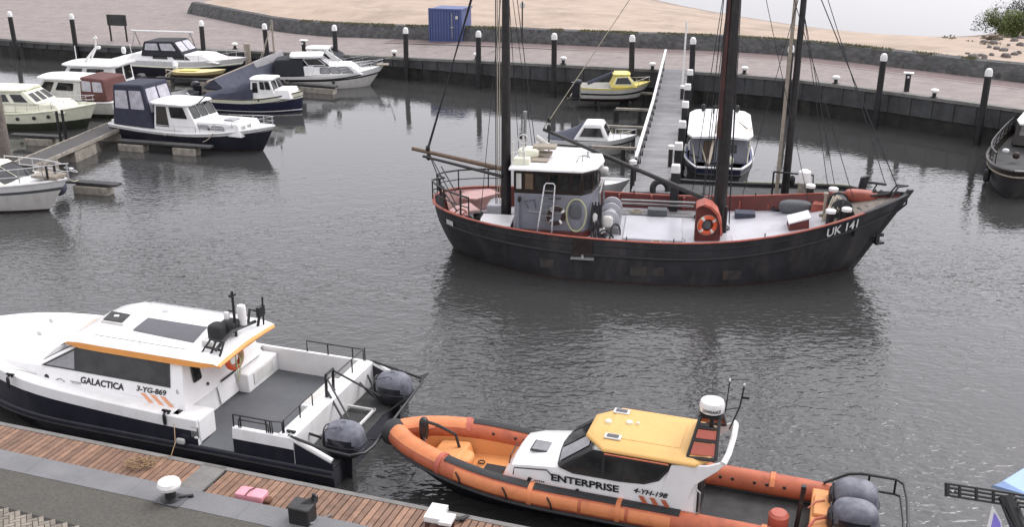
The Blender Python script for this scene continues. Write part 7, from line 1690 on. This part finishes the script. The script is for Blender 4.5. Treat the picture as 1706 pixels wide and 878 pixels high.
# --- barge boat right of the jetty (stern towards the viewer)
t, L = place('barge_cruiser', 'black barge with blue and white stern trim moored right of the jetty', 'barge', (1197, 284), 1.0, (1197, 205), 1.1)
h = Hull(L, 3.0, 1.1, 1.0, 1.3, draft=.5, tw=.62, tm=.3, rake=.8, k0=.15, k1=.4, p=3); h.build(t, ['hull_dark', 'navy'], [(.75, 0), (1, 1)]); h.liner(t, 'blue_paint', drop=.45, th=.12, t1=.45); h.deck(t, 'deck_grey', drop=.45, inset=.14, t1=.4, name='cockpit_sole'); h.deck(t, 'offwhite', t0=.4, drop=.05); h.strip(t, 'white', zoff=-.0, r=.05, name='rub_rail', t1=.5); h.strip(t, 'hull_dark', zoff=-.3, r=.06, name='rub_rail')
w_ = House(.2*L, .75*L, -1.3, 1.3, .85, .22*L, .72*L, -1.2, 1.2, 2.0, 2.0); w_.build('wheelhouse', 'grey_paint', t, .06)
wins(t, w_.q['B'], [(.62, .8, .42, .72)], 'black', 'glass', .03, .02) ; wins(t, w_.q['B'], [(.22, .42, .1, .85)], 'dark_wood', 'wood', .03, .02); wins(t, w_.q['L'], [(.1, .4, .4, .8), (.5, .8, .4, .8)]); wins(t, w_.q['R'], [(.1, .4, .4, .8), (.5, .8, .4, .8)])
roofslab(.16*L, .82*L, 1.42, 2.0, .08, .08).build('roof', 'white_clean', t)
mb = MB(); mb.blob((.76*L, .8, 2.3), (.2, .2, .35), .8, .8); mb.blob((.76*L, -.8, 2.3), (.2, .2, .35), .8, .8); mb.tube([(.7*L, .3, 2.1), (.7*L, .3, 2.5), (.7*L, -.1, 2.5)], .05, 5); mb.build('roof_fittings', 'black', t)
MB().tube([(.02*L, .45, 1.2), (.5*L, -.15, 3.4)], .07, 8).build('wooden_spar', 'pale_wood', t)
for a, b in (((.06*L, 1.0, 1.1), (.36*L, 1.3, 2.1)), ((.06*L, .5, 1.1), (.32*L, 1.0, 2.0)), ((.12*L, -1.2, 1.1), (.36*L, -1.35, 2.2)), ((.75*L, -.3, 2.1), (.36*L, -1.2, 2.15))): MB().tube([a, b], .03, 5).build('awning_pole', 'rope_pale', t)
MB().blob((.16*L, -.45, 1.1), (.4, .4, .42), .9, .9).build('buoy', 'cream', t); bx('engine_box', (.08*L, -.6, .6), (.2*L, .6, .85), 'deck_grey', t, .04)
MB().hexa([(-.15, -.15, .3), (.1, -.15, .3), (.1, .15, .3), (-.15, .15, .3), (-.2, -.1, 1.35), (.02, -.1, 1.35), (.02, .1, 1.35), (-.2, .1, 1.35)]).build('rudder', 'hull_dark', t)
# --- dark barge at the right edge (bow towards the viewer, left)
t, L = place('dutch_barge', 'dark brown barge with white cabin roof at the right picture edge', 'barge', (1760, 195), 1.0, (1688, 292), 1.1)
h = Hull(L, 3.3, 1.2, 1.05, 1.25, draft=.5, tw=.7, rake=.3, k0=.12, k1=.25, p=4, q=.6); h.build(t, ['hull_dark', 'dark_wood'], [(.7, 0), (1, 1)]); h.liner(t, 'dark_wood', drop=.35, th=.1); h.deck(t, 'weather_dark', drop=.35, inset=.12)
h.strip(t, 'dark_wood', zoff=0, r=.07, name='cap_rail'); h.strip(t, 'pale_wood', zoff=-.25, r=.04, name='rub_rail', t0=.55)
w_ = House(.05*L, .5*L, -1.1, .95, .8, .07*L, .48*L, -1.0, .85, 1.9, 1.9); w_.build('wheelhouse', 'dark_wood', t, .04)
for k in 'FRL':
    for u in ((.12, .3), (.32, .5)) : wins(t, w_.q[k], [(*u, .45, .63), (*u, .65, .85)], 'pale_wood', 'glass_pale', .02, .01)
    wins(t, w_.q[k], [(.6, .9, .4, .85)], 'black', 'glass', .03)
roofslab(.03*L, .54*L, 1.05, 1.9, .07, .06).build('roof', 'white_clean', t)
mb = MB(); mb.box((.4*L, .2, 2.03), (.5, .5, .08)); mb.blob((.48*L, -.4, 2.05), (.3, .2, .12), .6, .6); mb.build('roof_hatch', 'black', t, bevel=.01)
mb = MB()
for s_ in (-1, 1):
    P = [h.pt(tt, h.sh(tt), s_)+Vector((0, -s_*.1, .5)) for tt in [.05+.08*i for i in range(12)]]; mb.tube(P, .04, 6)
    for p in P: mb.tube([p, p-Vector((0, 0, .5))], .025, 5)
    for i in range(0, 10): mb.tube([P[i], P[i+1]-Vector((0, 0, .45))], .015, 4)
mb.build('lattice_rail', 'black_metal', t)
mb = MB(); mb.blob((.75*L, -.4, 1.15), (.4, .3, .3), .8, .8); mb.blob((.82*L, .5, 1.1), (.5, .3, .25), .8, .8); mb.build('deck_gear', 'antifoul', t); MB().blob((.72*L, -.9, 1.2), (.18, .3, .2), .8, .8).build('white_buoy', 'white', t)
for px, py, lab in ((1648, 272, 'upper of two black fenders on the bow of the right edge barge'), (1644, 292, 'lower of two black fenders on the bow of the right edge barge')): fender(px, py, .6, .14, .6, 'black', lab)
# mooring ropes
for pts, m, lab in (
    ([(640, 97, 1.2), (655, 92, 2.1)], 'rope_pale', 'pale mooring rope from the white cruiser bow to a quay bollard'),
    ([(964, 130, 1.0), (950, 160, .3), (945, 163, .0)], 'rope_pale', 'pale line hanging from the stern of the yellow roofed boat'),
    ([(1165, 262, 1.1), (1131, 245, 1.5)], 'rope_dark', 'dark mooring rope from the barge stern to a jetty pile'),
    ([(112, 297, 1.4), (130, 300, .5)], 'rope_pale', 'short mooring rope from the lower left cruiser to the pontoon'),
    ([(280, 222, .95), (268, 224, .5)], 'rope_pale', 'pale mooring rope amidships of the black hulled cruiser'),
    ([(355, 222, 1.0), (338, 236, .5)], 'rope_pale', 'pale mooring rope forward on the black hulled cruiser'),
    ([(150, 172, 1.0), (140, 195, .7)], 'rope_pale', 'pale rope from the cruiser with maroon canopy to the walkway'),
    ([(470, 130, .9), (480, 138, .5)], 'rope_pale', 'pale stern rope of the cruiser with side windows')):
    o = rope('mooring_rope', [W(*p) for p in pts], .025, m, .08); tag(o, lab, 'rope', 'mooring ropes')
